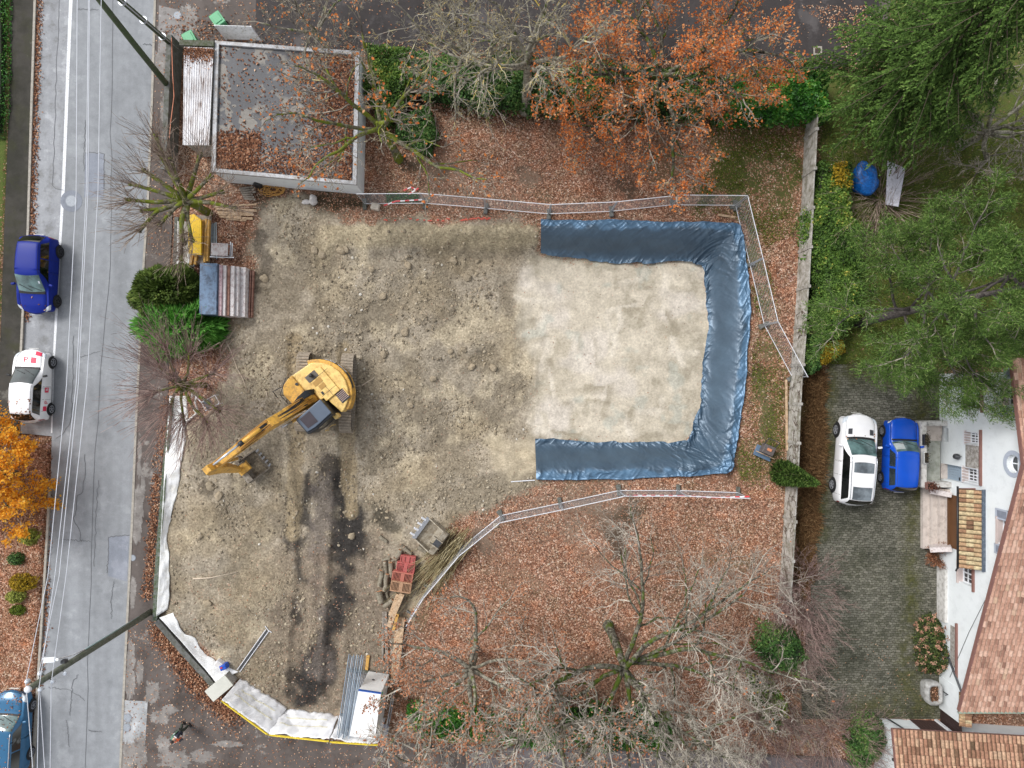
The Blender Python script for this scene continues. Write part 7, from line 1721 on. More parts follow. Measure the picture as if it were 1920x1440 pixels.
# outbuilding in the south-east corner
def outbuilding():
    x0, y1 = 19.55, -17.9; o = thing("outbuilding", "white outbuilding with weathered tiled roof in the south-east corner", "outbuilding", (x0, y1, 0))
    L = 14.0; D = 9.0; ze = 2.3; sl = .30; an = R(-3.2); ca, sa = math.cos(an), math.sin(an)
    def T(x, y, z): return (x * ca - y * sa, x * sa + y * ca, z)
    mb = MB(); v = [(0, 0, -.2), (L, 0, -.2), (L, -D, -.2), (0, -D, -.2), (0, 0, ze - .1), (L, 0, ze - .1), (L, -D, ze - .1 + D * sl), (0, -D, ze - .1 + D * sl)]
    mb.add([T(*q) for q in v], [(0, 3, 2, 1), (4, 5, 6, 7), (0, 1, 5, 4), (1, 2, 6, 5), (2, 3, 7, 6), (3, 0, 4, 7)]); mb.build("wall", M_render, o)
    nc, nr = 66, 26; du = np.array(T(.215, 0, 0)); dv = np.array(T(0, -.36, .36 * sl)); O = np.array(T(-.42, .52, ze - .1))
    mb = MB(); tiled(mb, O, du, dv, nc, nr, 0, .075, np.random.default_rng(21), groove=.0); mb.build("roof", M_tile2, o, True)
    mb = MB(); mb.bar(T(-.43, .52, ze - .14), T(-.43, -9, ze - .14 + 9.5 * sl), .05, .14); mb.bar(T(-.43, .50, ze - .14), T(L, .50, ze - .14), .05, .12); mb.build("verge_board", M_fascia, o)
    mb = MB(); mb.add([T(-.42, .5, ze - .13), T(L, .5, ze - .13), T(L, -9, ze - .13 + 9.5 * sl), T(-.42, -9, ze - .13 + 9.5 * sl)], (0, 1, 2, 3)); s_ = mb.build("roof_deck", M_fascia, o); q = s_.modifiers.new("t", 'SOLIDIFY'); q.thickness = .04
    M_db = mat("boards_brown", C(72, 52, 48), .7, .12, 4)
    for xa, w in ((1.75, .85), (2.62, .55)): mb = MB(); [mb.box(T(xa + w * (j + .5) / 5, .02, 1.0), (w / 5 - .012, .05, 2.0), an) for j in range(5)]; mb.build("door", M_db, o)
    mb = MB(); mb.box(T(3.15, .06, 1.0), (.16, .12, 2.0), an); mb.build("post", M_frame, o)
    mb = MB(); mb.tube([T(.75, .1, 2.15), T(.75, .1, 1.4), T(.4, .12, .1)], .04, 8); mb.build("downpipe", M_dsteel, o, True)
    for xa in (1.0, 1.35): mb = MB(); mb.lathe([(.03, -.06), (.06, 0), (.03, .06)], T(xa, .1, 1.7), 8); mb.build("wall_lamp", M_dsteel, o)
    mb = MB(); mb.lathe([(.05, -.1), (.09, 0), (.05, .1)], T(-.1, -1.2, 1.9), 8); mb.build("wall_lamp", M_dsteel, o)
outbuilding()

# ------------------------------------------------------------------ person on the forecourt
def skin(name, verts, edges, rad, m, parent, root=0, sub=1, flat=None):
    me_ = bpy.data.meshes.new(name); me_.from_pydata(verts, edges, []); me_.materials.append(m)
    o = bpy.data.objects.new(name, me_); COL.objects.link(o); o.parent = parent
    md = o.modifiers.new("skin", 'SKIN'); md.use_smooth_shade = True
    for k, r in enumerate(rad): me_.skin_vertices[0].data[k].radius = (r if np.isscalar(r) else r[0], r if np.isscalar(r) else r[1]); me_.skin_vertices[0].data[k].use_root = (k == root)
    s = o.modifiers.new("sub", 'SUBSURF'); s.levels = sub; s.render_levels = sub
    return o
def person():
    o = thing("person", "person in dark jacket with green panel and orange vest walking across the forecourt", "person", P(351, 1357), R(216))
    M_skin = mat("skin", C(206, 164, 142), .6, .04, 8); M_jkt = mat("jacket_navy", C(36, 42, 56), .8, .15, 10); M_trs = mat("trousers_dark", C(58, 64, 56), .85, .12, 10); M_hair = mat("hair_dark", C(42, 32, 28), .7, .2, 20); M_shoe = mat("shoe", C(44, 40, 38), .7)
    M_org = mat("vest_orange", C(214, 98, 52), .6, .1, 8); M_grn = mat("panel_green", C(98, 134, 112), .7, .1, 8)
    # +Y is forward: mid-stride, elbows bent, hands held in front
    V = [(0, 0, .96), (0, .02, 1.12), (0, .05, 1.30), (0, .06, 1.44), (0, .08, 1.52), (0, .11, 1.60), (0, .12, 1.70), (0, .115, 1.78),
         (-.10, .0, .92), (-.10, .09, .52), (-.10, .06, .09), (.10, -.01, .92), (.09, -.02, .50), (.09, -.20, .12),
         (-.19, .04, 1.41), (-.27, .0, 1.14), (-.18, .24, 1.10), (.19, .04, 1.41), (.27, .0, 1.14), (.18, .24, 1.10), (-.15, .31, 1.11), (.15, .31, 1.11)]
    E = [(0,1),(1,2),(2,3),(3,4),(4,5),(5,6),(6,7),(0,8),(8,9),(9,10),(0,11),(11,12),(12,13),(3,14),(14,15),(15,16),(16,20),(3,17),(17,18),(18,19),(19,21)]
    Rr = [(.15,.11),(.145,.105),(.165,.115),(.14,.09),(.058,.058),(.085,.09),(.085,.098),(.05,.06),.085,.062,.045,.085,.062,.045,.06,.045,.034,.06,.045,.034,(.04,.02),(.04,.02)]
    b = skin("body", V, E, Rr, M_skin, o, 0, 2)
    # fingers as their own chains
    for s in (-1, 1):
        for k in range(4):
            x = s * (.15 + .0) + (k - 1.5) * .018; L = (.07, .08, .075, .06)[k]
            skin("finger", [(x, .335, 1.115), (x * .98, .335 + L * .55, 1.11), (x * .95, .335 + L * .8, 1.085)], [(0, 1), (1, 2)], [.009, .0085, .007], M_skin, b)
        skin("thumb", [(s * .118, .31, 1.12), (s * .095, .345, 1.125), (s * .09, .37, 1.12)], [(0, 1), (1, 2)], [.011, .010, .008], M_skin, b)
    J = [V[0], V[1], V[2], V[3], V[14], V[15], (-.185, .21, 1.105), V[17], V[18], (.185, .21, 1.105), (0, .07, 1.47)]
    skin("jacket", J, [(0,1),(1,2),(2,3),(3,4),(4,5),(5,6),(3,7),(7,8),(8,9),(3,10)], [(.18,.14),(.175,.135),(.19,.145),(.165,.115),.082,.066,.05,.082,.066,.05,(.085,.085)], M_jkt, o, 0, 2)
    skin("trousers", [V[0], V[8], V[9], (-.10, .065, .13), V[11], V[12], (.09, -.185, .16)], [(0,1),(1,2),(2,3),(0,4),(4,5),(5,6)], [(.165,.125),.105,.08,.068,.105,.08,.068], M_trs, o, 0, 2)
    for y, z, x, t in ((.10, .05, -.10, 0), (-.19, .08, .09, R(-25))):
        mb = MB(); mb.box((0, 0, 0), (.10, .28, .09), 0, 0, Matrix.Rotation(t, 3, 'X')); q = mb.build("shoe", M_shoe, o); q.location = (x, y + .03, z); bevel(q, .03, 3)
    skin("hair", [(0, .10, 1.66), (0, .095, 1.74), (0, .11, 1.80)], [(0, 1), (1, 2)], [(.088,.085), (.098,.105), (.06,.075)], M_hair, o, 0, 2)
    mb = MB(); mb.box((0, -.11, 1.25), (.26, .05, .34)); mb.box((.05, -.02, 1.485), (.20, .14, .05)); bevel(mb.build("back_panel", M_grn, o), .03, 2)
    mb = MB(); mb.box((.0, .24, 1.30), (.34, .05, .30)); mb.box((-.08, .20, 1.44), (.10, .16, .05)); bevel(mb.build("vest_front", M_org, o), .03, 2)
    mb = MB(); mb.box((-.08, -.155, 1.36), (.12, .02, .04), 0, 0, Matrix.Rotation(R(10), 3, 'X')); mb.box((-.12, .0, 1.50), (.05, .16, .02), R(20)); mb.build("reflective_mark", M_galvw, o)
    for s in (-1, 1):
        mb = MB(); mb.lathe([(.004, -.018), (.018, -.008), (.018, .008), (.004, .018)], (s * .035, .207, 1.705), 8); mb.build("eye", M_frame, o)
        mb = MB(); mb.lathe([(.004, -.032), (.02, -.01), (.02, .015), (.006, .03)], (s * .098, .11, 1.70), 8); mb.build("ear", M_skin, o)
    mb = MB(); mb.box((0, .222, 1.68), (.03, .04, .05), taper=.5); mb.build("nose", M_skin, o); mb = MB(); mb.box((0, .205, 1.635), (.05, .01, .012)); mb.build("mouth", mat("lips", C(170, 104, 96), .5), o)
    mb = MB(); mb.box((0, .36, 1.13), (.24, .12, .05)); 
    q = mb.build("remote_control", M_dsteel); q.location = o.location; q.rotation_euler = o.rotation_euler; bevel(q, .015); tag(q, "small dark hand control held by the person on the forecourt", "remote control")
person()
# ------------------------------------------------------------------ vegetation
def segs_mesh(mb, A, B, ra, rb, n=4, var=None):
    A = np.asarray(A); B = np.asarray(B); N = len(A)
    if N == 0: return
    d = B - A; L = np.linalg.norm(d, axis=1)[:, None] + 1e-9; t = d / L
    ref = np.where(np.abs(t[:, 2:3]) < .9, np.array([[0, 0, 1.0]]), np.array([[1.0, 0, 0]]))
    a = np.cross(t, ref); a /= np.linalg.norm(a, axis=1)[:, None] + 1e-9; b = np.cross(t, a)
    ang = np.linspace(0, 2 * np.pi, n, endpoint=False)
    c = np.cos(ang)[None, :, None] * a[:, None] + np.sin(ang)[None, :, None] * b[:, None]
    V = np.concatenate([A[:, None] + c * np.asarray(ra)[:, None, None], B[:, None] + c * np.asarray(rb)[:, None, None]], 1).reshape(-1, 3)
    j = np.arange(n); j2 = (j + 1) % n; f = np.stack([j, j2, j2 + n, j + n], -1)
    f = (f[None] + (np.arange(N) * 2 * n)[:, None, None]).reshape(-1, 4)
    mb.add(V, f, 0, None if var is None else np.repeat(var, n))

class Tree:
    def __init__(s, seed): s.r = random.Random(seed); s.thick = []; s.fine = []; s.tips = []
    def polyline(s, p, d, L, n, wig, trop):
        pts = [p.copy()]; d = d.normalized()
        for k in range(n):
            d = (d + Vector((s.r.gauss(0, wig), s.r.gauss(0, wig), s.r.gauss(0, wig))) + Vector((0, 0, trop))).normalized()
            p = p + d * (L / n); pts.append(p.copy())
        return pts
    def grow(s, p, d, L, r, lev, o):
        """o: per-level dict lists: n children, len ratio, angle, wiggle, tropism, first (where children start)"""
        n = max(2, min(9, int(L / .35) + 1)); pts = s.polyline(p, d, L, n, o['wig'][lev], o['trop'][lev]); s.emit(pts, r, lev, o)
    def emit(s, pts, r, lev, o):
        n = len(pts) - 1; last = lev >= o['levels'] - 1; r1 = max(o.get('rmin', .006), r * o.get('taper', .35))
        rad = [r + (r1 - r) * k / n for k in range(n + 1)]
        if r > .045: s.thick.append((pts, rad))
        else:
            for k in range(n): s.fine.append((pts[k], pts[k + 1], rad[k], rad[k + 1]))
        if last: s.tips.append(pts); return
        L = sum((pts[k + 1] - pts[k]).length for k in range(n)); nc = o['nch'][lev]; nc = max(1, int(nc * (.75 + .5 * s.r.random())))
        for k in range(nc):
            t = o['first'][lev] + (1 - o['first'][lev]) * (k + s.r.random()) / nc; q = t * n; i = min(n - 1, int(q)); f = q - i
            p = pts[i].lerp(pts[i + 1], f); d = (pts[i + 1] - pts[i]).normalized()
            ax = d.cross(Vector((s.r.gauss(0, 1), s.r.gauss(0, 1), s.r.gauss(0, 1)))); ax = ax.normalized() if ax.length > 1e-6 else Vector((1, 0, 0))
            a = R(o['ang'][lev] * (.7 + .6 * s.r.random())); dd = Matrix.Rotation(a, 3, ax) @ d
            if o.get('flat', 0): dd.z *= (1 - o['flat'])
            l2 = L * o['rat'][lev] * (1.15 - .6 * t) * (.7 + .6 * s.r.random()); rr_ = rad[i] * o.get('rrat', .6)
            s.grow(p, dd, max(.12, l2), max(o.get('rmin', .006), rr_), lev + 1, o)
        if o.get('cont', True):
            d = (pts[-1] - pts[-2]); s.grow(pts[-1], d, L * .35, max(o.get('rmin', .006), r1), min(lev + 1, o['levels'] - 1), o)
    def build(s, name, label, cat, base, bark, twig, leaf=None, nleaf=0, lsize=.12, lspread=.12, group=None, lvar=None, trunk_pts=None):
        o = thing(name, label, cat, base, 0, group)
        mb = MB()
        for pts, rad in s.thick: mb.tube(pts, rad, 8 if max(rad) > .08 else 6)
        if s.thick: mb.build("trunk", bark, o, True)
        cr = None
        if s.fine:
            A = np.array([tuple(q[0]) for q in s.fine]); B = np.array([tuple(q[1]) for q in s.fine])
            mb = MB(); segs_mesh(mb, A, B, np.array([q[2] for q in s.fine]), np.array([q[3] for q in s.fine]), 3, np.random.default_rng(1).random(len(A)))
            cr = mb.build("crown", twig, o)
        if leaf is not None and nleaf:
            rr_ = np.random.default_rng(nleaf); T = [q for q in s.tips]; idx = rr_.integers(0, len(T), nleaf); c = np.zeros((nleaf, 3))
            for k, i in enumerate(idx):
                pts = T[i]; q = rr_.random() * (len(pts) - 1); j = int(q); c[k] = tuple(pts[j].lerp(pts[min(j + 1, len(pts) - 1)], q - j))
            c += rr_.normal(0, lspread, (nleaf, 3)); v, f = leafquads(c, rr_.uniform(lsize * .7, lsize * 1.35, nleaf), .65, .8, rr_)
            mb = MB(); mb.add(v, f, 0, rr_.beta(2, 2, nleaf) if lvar is None else lvar(rr_, nleaf)); mb.build("foliage", leaf, o)
        return o

G_ = lambda *c: C(*c)[:3]
M_barkg = barkmat("bark_grey", G_(96, 90, 80), G_(176, 172, 156), G_(96, 112, 44), .22, .55)
M_barkm = barkmat("bark_mossy", G_(82, 76, 62), G_(156, 152, 134), G_(120, 130, 48), .66, .4)
M_barkd = barkmat("bark_dark_mossy", G_(58, 52, 44), G_(142, 140, 126), G_(80, 96, 34), .42, .45)
M_barkp = barkmat("bark_pine", G_(84, 78, 76), G_(118, 112, 108), G_(96, 90, 60), .0, .5)
M_twg = varmat("twig_grey", [(0, C(90, 84, 77)), (.5, C(136, 128, 117)), (.9, C(172, 165, 152)), (1, C(184, 172, 124))], .9, .1, .15)
M_twy = varmat("twig_lichen", [(0, C(108, 104, 96)), (.6, C(162, 157, 146)), (.85, C(188, 180, 146)), (1, C(204, 178, 92))], .9, .1, .15)
M_twl = varmat("twig_pale", [(0, C(120, 113, 104)), (.5, C(166, 159, 147)), (1, C(198, 191, 178))], .9, .1, .15)
M_twb = varmat("twig_brown", [(0, C(92, 78, 70)), (.5, C(142, 124, 112)), (1, C(178, 162, 146))], .9, .1, .15)
M_twp = varmat("twig_purple", [(0, C(104, 84, 82)), (.5, C(148, 124, 118)), (1, C(182, 160, 150))], .9, .1, .15)
M_oak = varmat("oak_leaves_orange", [(0, C(150, 80, 44)), (.3, C(208, 118, 62)), (.55, C(228, 142, 80)), (.8, C(236, 166, 108)), (1, C(242, 204, 164))], .8, .15, .1, .42)
M_oakb = varmat("oak_leaves_brown", [(0, C(118, 80, 60)), (.35, C(172, 114, 82)), (.65, C(200, 142, 108)), (1, C(222, 184, 156))], .8, .15, .1, .25)
M_maple = varmat("maple_leaves", [(0, C(176, 112, 36)), (.3, C(232, 160, 50)), (.6, C(246, 188, 64)), (.85, C(250, 206, 90)), (1, C(236, 200, 112))], .8, .15, .1, .48)
M_laurel = varmat("laurel_leaves", [(0, C(26, 62, 18)), (.35, C(52, 112, 34)), (.7, C(84, 150, 50)), (.93, C(122, 176, 76)), (1, C(178, 186, 70))], .45, .5, .1, .15)
M_hdk = varmat("hedge_dark", [(0, C(32, 54, 26)), (.4, C(62, 98, 46)), (.75, C(92, 130, 64)), (1, C(134, 152, 88))], .6, .3, .1, .15)
M_hgr = varmat("hedge_mid", [(0, C(38, 56, 24)), (.35, C(72, 102, 42)), (.7, C(104, 138, 58)), (.95, C(142, 164, 76)), (1, C(186, 178, 84))], .6, .3, .1, .2)
M_yelsh = varmat("shrub_yellow", [(0, C(92, 84, 26)), (.5, C(164, 140, 40)), (1, C(214, 176, 60))], .7, .2, .1, .2)
M_limesh = varmat("shrub_lime", [(0, C(96, 110, 44)), (.5, C(150, 160, 72)), (1, C(198, 200, 116))], .7, .2, .1, .2)
M_yew = varmat("yew_needles", [(0, C(34, 46, 20)), (.4, C(72, 92, 38)), (.75, C(104, 126, 58)), (1, C(146, 160, 84))], .7, .2, .1, .1)
M_cyp = varmat("cypress_green", [(0, C(44, 84, 30)), (.4, C(86, 148, 58)), (.75, C(122, 184, 82)), (1, C(162, 208, 114))], .7, .2, .1, .15)
M_spr = varmat("spruce_needles", [(0, C(28, 42, 20)), (.4, C(58, 82, 36)), (.75, C(92, 120, 54)), (1, C(142, 160, 92))], .75, .15, .1, .1)
M_pin = varmat("pine_needles", [(0, C(46, 66, 32)), (.4, C(80, 108, 50)), (.75, C(110, 138, 68)), (.95, C(148, 160, 98)), (1, C(176, 126, 82))], .75, .15, .1, .15)
M_tuft = varmat("grass_tuft", [(0, C(60, 82, 26)), (.5, C(102, 122, 44)), (1, C(156, 160, 74))], .8, .15, .1, .2)
M_dry = varmat("dry_grass", [(0, C(70, 52, 36)), (.4, C(110, 84, 58)), (.75, C(146, 114, 80)), (1, C(178, 150, 108))], .9, .1, .1, .15)
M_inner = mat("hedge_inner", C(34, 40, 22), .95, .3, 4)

OAK = dict(levels=5, nch=[6, 5, 4, 3], rat=[.62, .55, .5, .5], ang=[52, 48, 46, 45], wig=[.14, .2, .24, .26, .28], trop=[.02, .03, .03, .0, .0], first=[.3, .2, .15, .1], rrat=.55, taper=.42, rmin=.006)
def big_tree(seed, name, label, px, py, hgt, spread, nl, opt, bark, twig, fork=.35, leaf=None, nleaf=0, lsize=.13, lean=(0, 0), r0=.24, up=.55, aim=None, group=None):
    t = Tree(seed); b = P(px, py); fk = hgt * fork
    f = Vector((lean[0], lean[1], fk)); t.thick.append(([Vector((0, 0, -.2)), f * .03, f * .10, f * .5 + Vector((.05, 0, 0)), f, f * 1.12], [r0 * 1.5, r0 * 1.25, r0 * 1.05, r0 * .9, r0 * .7, r0 * .35]))
    r = t.r
    dirs = aim or [360 / nl * k + r.uniform(-16, 16) for k in range(nl)]
    for k, a in enumerate(dirs):
        u = up * r.uniform(.6, 1.5); d = Vector((math.cos(R(a)), math.sin(R(a)), u)); L = spread * r.uniform(.62, .92)
        t.grow(f - Vector((0, 0, r.uniform(0, .18 * fk))), d, L, r0 * r.uniform(.42, .66), 0, opt)
    t.grow(f, Vector((.1, .05, 1)), (hgt - fk) * .62, r0 * .6, 0, opt)
    return t.build(name, label, "tree", b, bark, twig, leaf, nleaf, lsize, .10, group)

# bare and leafy trees along the north edge
big_tree(11, "bare_tree", "bare grey tree with mossy limbs reaching over the garage roof", 748, 298, 9.0, 5.4, 7, dict(OAK, nch=[5, 5, 4, 3]), M_barkm, M_twg, .42, M_oak, 420, .17, lean=(-.3, .3), r0=.22, up=.42, aim=[172, 196, 150, 128, 92, 40, 330])
big_tree(12, "bare_tree", "bare tree with straight grey trunk rising out of the north hedge", 985, 208, 9.5, 4.6, 7, dict(OAK, nch=[6, 5, 4, 3]), M_barkg, M_twy, .55, None, 0, lean=(0, .3), r0=.24, up=.6)
big_tree(13, "bare_tree", "bare tree with yellow lichen twigs above the dark driveway", 880, 150, 8.0, 4.4, 6, dict(OAK, nch=[6, 5, 4, 3]), M_barkg, M_twy, .4, None, 0, r0=.18, up=.5)
big_tree(14, "bare_tree", "thin bare tree beside the north parapet of the garage", 610, 92, 6.5, 3.6, 6, dict(OAK, nch=[5, 5, 4, 3]), M_barkg, M_twg, .3, M_oak, 160, .15, r0=.13, up=.7)
big_tree(15, "oak_tree", "oak with dense orange autumn leaves over the north hedge", 1212, 196, 8.5, 6.2, 9, dict(OAK, nch=[7, 6, 5, 4]), M_barkd, M_twg, .38, M_oak, 13000, .125, r0=.25, up=.42)
big_tree(16, "oak_tree", "smaller orange leaved oak hanging over the lawn below the hedge", 1120, 262, 5.2, 2.6, 6, dict(OAK, levels=4, nch=[6, 5, 5]), M_barkd, M_twg, .4, M_oak, 2300, .12, r0=.10, up=.4)
# trees on the south side
big_tree(21, "oak_tree", "oak with thin faded brown leaves beside the site cabin", 890, 1215, 8.0, 5.4, 8, dict(OAK, nch=[6, 5, 4, 3]), M_barkg, M_twl, .36, M_oakb, 5200, .12, r0=.2, up=.42)
big_tree(22, "oak_tree", "oak with pale straight trunk and sparse brown leaves at the south hedge", 1046, 1308, 8.0, 4.6, 7, dict(OAK, nch=[6, 5, 4, 3]), M_barkg, M_twl, .45, M_oakb, 1500, .12, r0=.22, up=.45)
big_tree(23, "oak_tree", "large bare oak with thick dark mossy limbs spreading over the leaf covered lawn", 1140, 1172, 8.0, 7.6, 9, dict(OAK, nch=[7, 6, 5, 3], rrat=.58), M_barkd, M_twl, .50, M_oakb, 420, .13, lean=(.25, -.75), r0=.24, up=.16, aim=[28, 12, 52, 75, 345, 318, 285, 250, 150, 205])
big_tree(24, "bare_tree", "bare tree with pale twisted limbs at the south frame edge near the lane", 1290, 1345, 7.0, 4.8, 7, dict(OAK, nch=[7, 6, 5, 3], rrat=.56), M_barkg, M_twl, .35, None, 0, r0=.18, up=.4)
big_tree(25, "bare_tree", "bare tree leaning over the site cabin roof from the south", 800, 1395, 6.5, 4.0, 7, dict(OAK, nch=[6, 5, 4, 3]), M_barkg, M_twl, .3, M_oakb, 260, .13, r0=.14, up=.5)
big_tree(26, "bare_tree", "bare grey branched tree in the garden east of the spruce", 1800, 275, 7.5, 4.6, 7, dict(OAK, nch=[6, 5, 4, 3]), M_barkg, M_twg, .3, None, 0, r0=.2, up=.45)
# orange maple by the road
big_tree(27, "autumn_tree", "round tree with golden orange leaves beside the white car", 28, 885, 4.2, 3.3, 10, dict(OAK, levels=4, nch=[7, 6, 6]), M_barkd, M_twb, .24, M_maple, 15000, .14, lean=(-.2, 0), r0=.12, up=.32)

def shrub_twigs(seed, name, label, px, py, n, L, spreadz, bark, twig, opt=None, r=.012, cat="shrub", leaf=None, nleaf=0, lsize=.08, group=None, ring=.15, gz=True):
    t = Tree(seed); rr_ = t.r; o = dict(OAK, levels=3, nch=[4, 3], rat=[.5, .5], ang=[28, 30], wig=[.06, .1, .12], trop=[.03, .03, .02], first=[.25, .2], rmin=.0055, taper=.5, rrat=.7); o.update(opt or {})
    for k in range(n):
        a = rr_.uniform(0, 6.283); d = Vector((math.cos(a), math.sin(a), spreadz * rr_.uniform(.4, 1.8))); q = rr_.random() ** .5 * ring
        t.grow(Vector((math.cos(a) * q, math.sin(a) * q, 0)), d, L * rr_.uniform(.55, 1.05), r * rr_.uniform(.8, 1.5), 0, o)
    b = PG(px, py) if gz else P(px, py)
    return t.build(name, label, cat, b, bark, twig, leaf, nleaf, lsize, .06, group)
# pollarded trees at the street
def pollard(seed, label, px, py, arms, shoots, sl, zt=2.6, thickness=.13, tw=M_twb):
    t = Tree(seed); r = t.r; b = P(px, py); top = Vector((0, 0, zt)); t.thick.append(([Vector((0, 0, -.2)), Vector((.03, 0, zt * .5)), top], [thickness * 1.5, thickness * 1.25, thickness * 1.2]))
    SH = dict(OAK, levels=2, nch=[2], rat=[.5], ang=[22], wig=[.05, .07], trop=[.05, .05], first=[.3], rmin=.006, taper=.5, rrat=.8, cont=False)
    for (ex, ey, ez) in arms:
        e = P(ex, ey, ez) - b; mid = top.lerp(e, .5) + Vector((r.gauss(0, .12), r.gauss(0, .12), r.uniform(-.1, .2)))
        t.thick.append(([top - Vector((0, 0, .2)), top.lerp(mid, .5), mid, mid.lerp(e, .6), e], [thickness, thickness * .8, thickness * .62, thickness * .55, thickness * .62]))
        t.thick.append(([e - Vector((0, 0, .02)), e + (e - mid).normalized() * .12], [thickness * .85, thickness * .6]))
        for k in range(shoots):
            base = mid.lerp(e, r.uniform(.5, 1.05)); out = (e - top); out.z = 0
            d = out.normalized() * r.uniform(.15, 1.2) + Vector((r.gauss(0, .55), r.gauss(0, .55), r.uniform(.05, .9)))
            t.grow(base, d, sl * r.uniform(.45, 1.1), .013, 0, SH)
    return t.build("pollarded_tree", label, "tree", b, M_barkm, tw)
pollard(31, "mossy pollarded tree with stubby limbs beside the lean-to", 392, 400, [(246,345,3.2),(240,375,3.1),(262,432,3.0),(300,290,3.4),(345,455,2.9),(292,255,3.5),(330,335,3.5),(395,330,3.3),(440,390,3.0),(375,290,3.4),(340,485,2.7),(270,320,3.3),(300,420,3.0),(415,360,3.0),(320,300,3.6),(268,395,2.9),(360,450,2.7)], 34, 1.7, thickness=.16)
pollard(32, "bare pollarded tree with long thin shoots over the white fabric wall", 385, 722, [(300,690,3.2),(290,735,3.1),(320,762,3.0),(355,665,3.2),(400,700,3.1),(410,770,2.8),(390,790,2.6),(325,715,3.4),(310,650,3.0),(345,790,2.7)], 56, 2.6, thickness=.11, tw=M_twp)
# big pale bare shrub in the garden
shrub_twigs(33, "bare_shrub", "wide bare shrub with long pale arching stems in the garden", 1652, 372, 75, 3.2, .55, M_barkg, M_twb, dict(trop=[-.01, .0, 0], rmin=.0055, nch=[3, 2]), .013, ring=.35)
shrub_twigs(34, "bare_shrub", "second pale bare shrub just south of the blue tarpaulin", 1640, 455, 34, 2.2, .6, M_barkg, M_twb, dict(rmin=.0055, nch=[3, 2]), .012, ring=.3)
# purple grey thickets on the south-east side
for k, (px, py, n_, L_, lab) in enumerate(((1505,1105,70,2.3,"purple grey bare thicket at the south end of the concrete wall"),(1480,1185,60,2.0,"bare thicket with pink grey twigs west of the yard"),(1470,1300,60,2.2,"grey bare thicket beside the south end of the yard"),(1560,1385,80,2.6,"wide purple grey thicket beside the lane"),(1425,1372,60,2.2,"bare twiggy bush between the big oak and the lane"),(1380,1260,40,1.8,"low bare bush under the limbs of the big oak"))):
    shrub_twigs(40 + k, "bare_thicket", lab, px, py, n_, L_, .9, M_barkg, M_twp if k != 2 else M_twg, dict(nch=[6, 4], ang=[34, 34]), .013, ring=.7)
# heap of cut branches by the spare bucket
t = Tree(55); rr_ = t.r
for k in range(120):
    a = R(rr_.gauss(232, 9)); s_ = Vector((rr_.uniform(-.5, .9), rr_.uniform(-.4, .8), rr_.uniform(.08, .7))); d = Vector((math.cos(a), math.sin(a), rr_.gauss(-.03, .05)))
    t.grow(s_, d, rr_.uniform(1.8, 3.9), rr_.uniform(.008, .02), 0, dict(OAK, levels=2, nch=[3], rat=[.35], ang=[18], wig=[.03, .05], trop=[-.01, 0], first=[.4], rmin=.006, taper=.5))
o = t.build("brush_pile", "heap of cut brown branches between the spare bucket and the fence", "brush pile", PG(858, 1012), M_barkg, varmat("cut_branch", [(0, C(92, 82, 58)), (.5, C(138, 126, 92)), (1, C(184, 172, 140))], .9, .1))

# ---- hedges and dense shrubs: many leaves through a lumpy volume
def leafy(name, label, cat, centre, pts_fn, n, size, m, inner=None, group=None, tilt=.8, asp=.6, varf=None, seed=1, kind=None):
    o = thing(name, label, cat, centre, 0, group); rr_ = np.random.default_rng(seed)
    c, up, dep = pts_fn(rr_, n); v, f = leafquads(c, rr_.uniform(size * .65, size * 1.4, len(c)), asp, tilt, rr_, up)
    var = np.clip((rr_.beta(2, 2, len(c)) if varf is None else varf(rr_, c)) * .8 + .1 + getattr(pts_fn, 'cl', 0), 0, 1)
    mb = MB(); mb.add(v, f, 0, var); mb.build("foliage", m, o)
    if inner is not None: mb = MB(); inner(mb); mb.build("branches", M_inner, o)
    return o
def hedge(name, label, poly, h, n, size, m, seed, inset=.25, lump=.35, varf=None, group=None):
    W_ = np.array(pp(poly, h * .5)); c0 = W_.mean(0); L = W_ - c0; mn, mx = L.min(0) - .2, L.max(0) + .2
    def fn(rr_, n):
        q = rr_.uniform(mn, mx, (n * 6, 2)); e = (fbm(q[:, 0] + seed, q[:, 1], .9, 3, seed) - .5) * lump * 1.6
        d = -sdpoly(q[:, 0], q[:, 1], L) + e; ok = d > 0; q, d = q[ok][:n], d[ok][:n]
        top = h * (1 - .12 * np.exp(-d / .15)) + (fbm(q[:, 0], q[:, 1], 1.1, 4, seed + 3) - .5) * lump * 1.3 - .35 * np.exp(-d / .18)
        u = rr_.random(len(q)); side = np.exp(-d / .3)
        z = top - np.abs(rr_.normal(0, .10, len(q))) - side * u * top * .9
        z = np.maximum(z, .03); up = np.tile([0, 0, 1.0], (len(q), 1)); fn.cl = (fbm(q[:, 0] + 3 * seed, q[:, 1], 1.5, 4, seed + 8) - .5) * 1.1 + (rr_.random(len(q)) < .03) * .5; return np.c_[q, z], up, d
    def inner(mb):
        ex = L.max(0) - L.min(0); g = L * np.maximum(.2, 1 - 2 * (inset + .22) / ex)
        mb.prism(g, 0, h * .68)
    return leafy(name, label, "hedge", (c0[0], c0[1], 0), fn, n, size, m, inner, group, .9, .55, varf, seed)
hedge("laurel_hedge", "dense bright green laurel hedge section at the east end of the north boundary", [(1345,148),(1400,132),(1480,137),(1545,140),(1548,222),(1450,226),(1350,230)], 1.9, 15000, .17, M_laurel, 301)
hedge("laurel_hedge", "dark green hedge section partly hidden by the orange oak", [(1040,112),(1180,120),(1350,135),(1350,228),(1200,224),(1040,218)], 1.8, 15000, .16, M_hdk, 303, lump=.5)
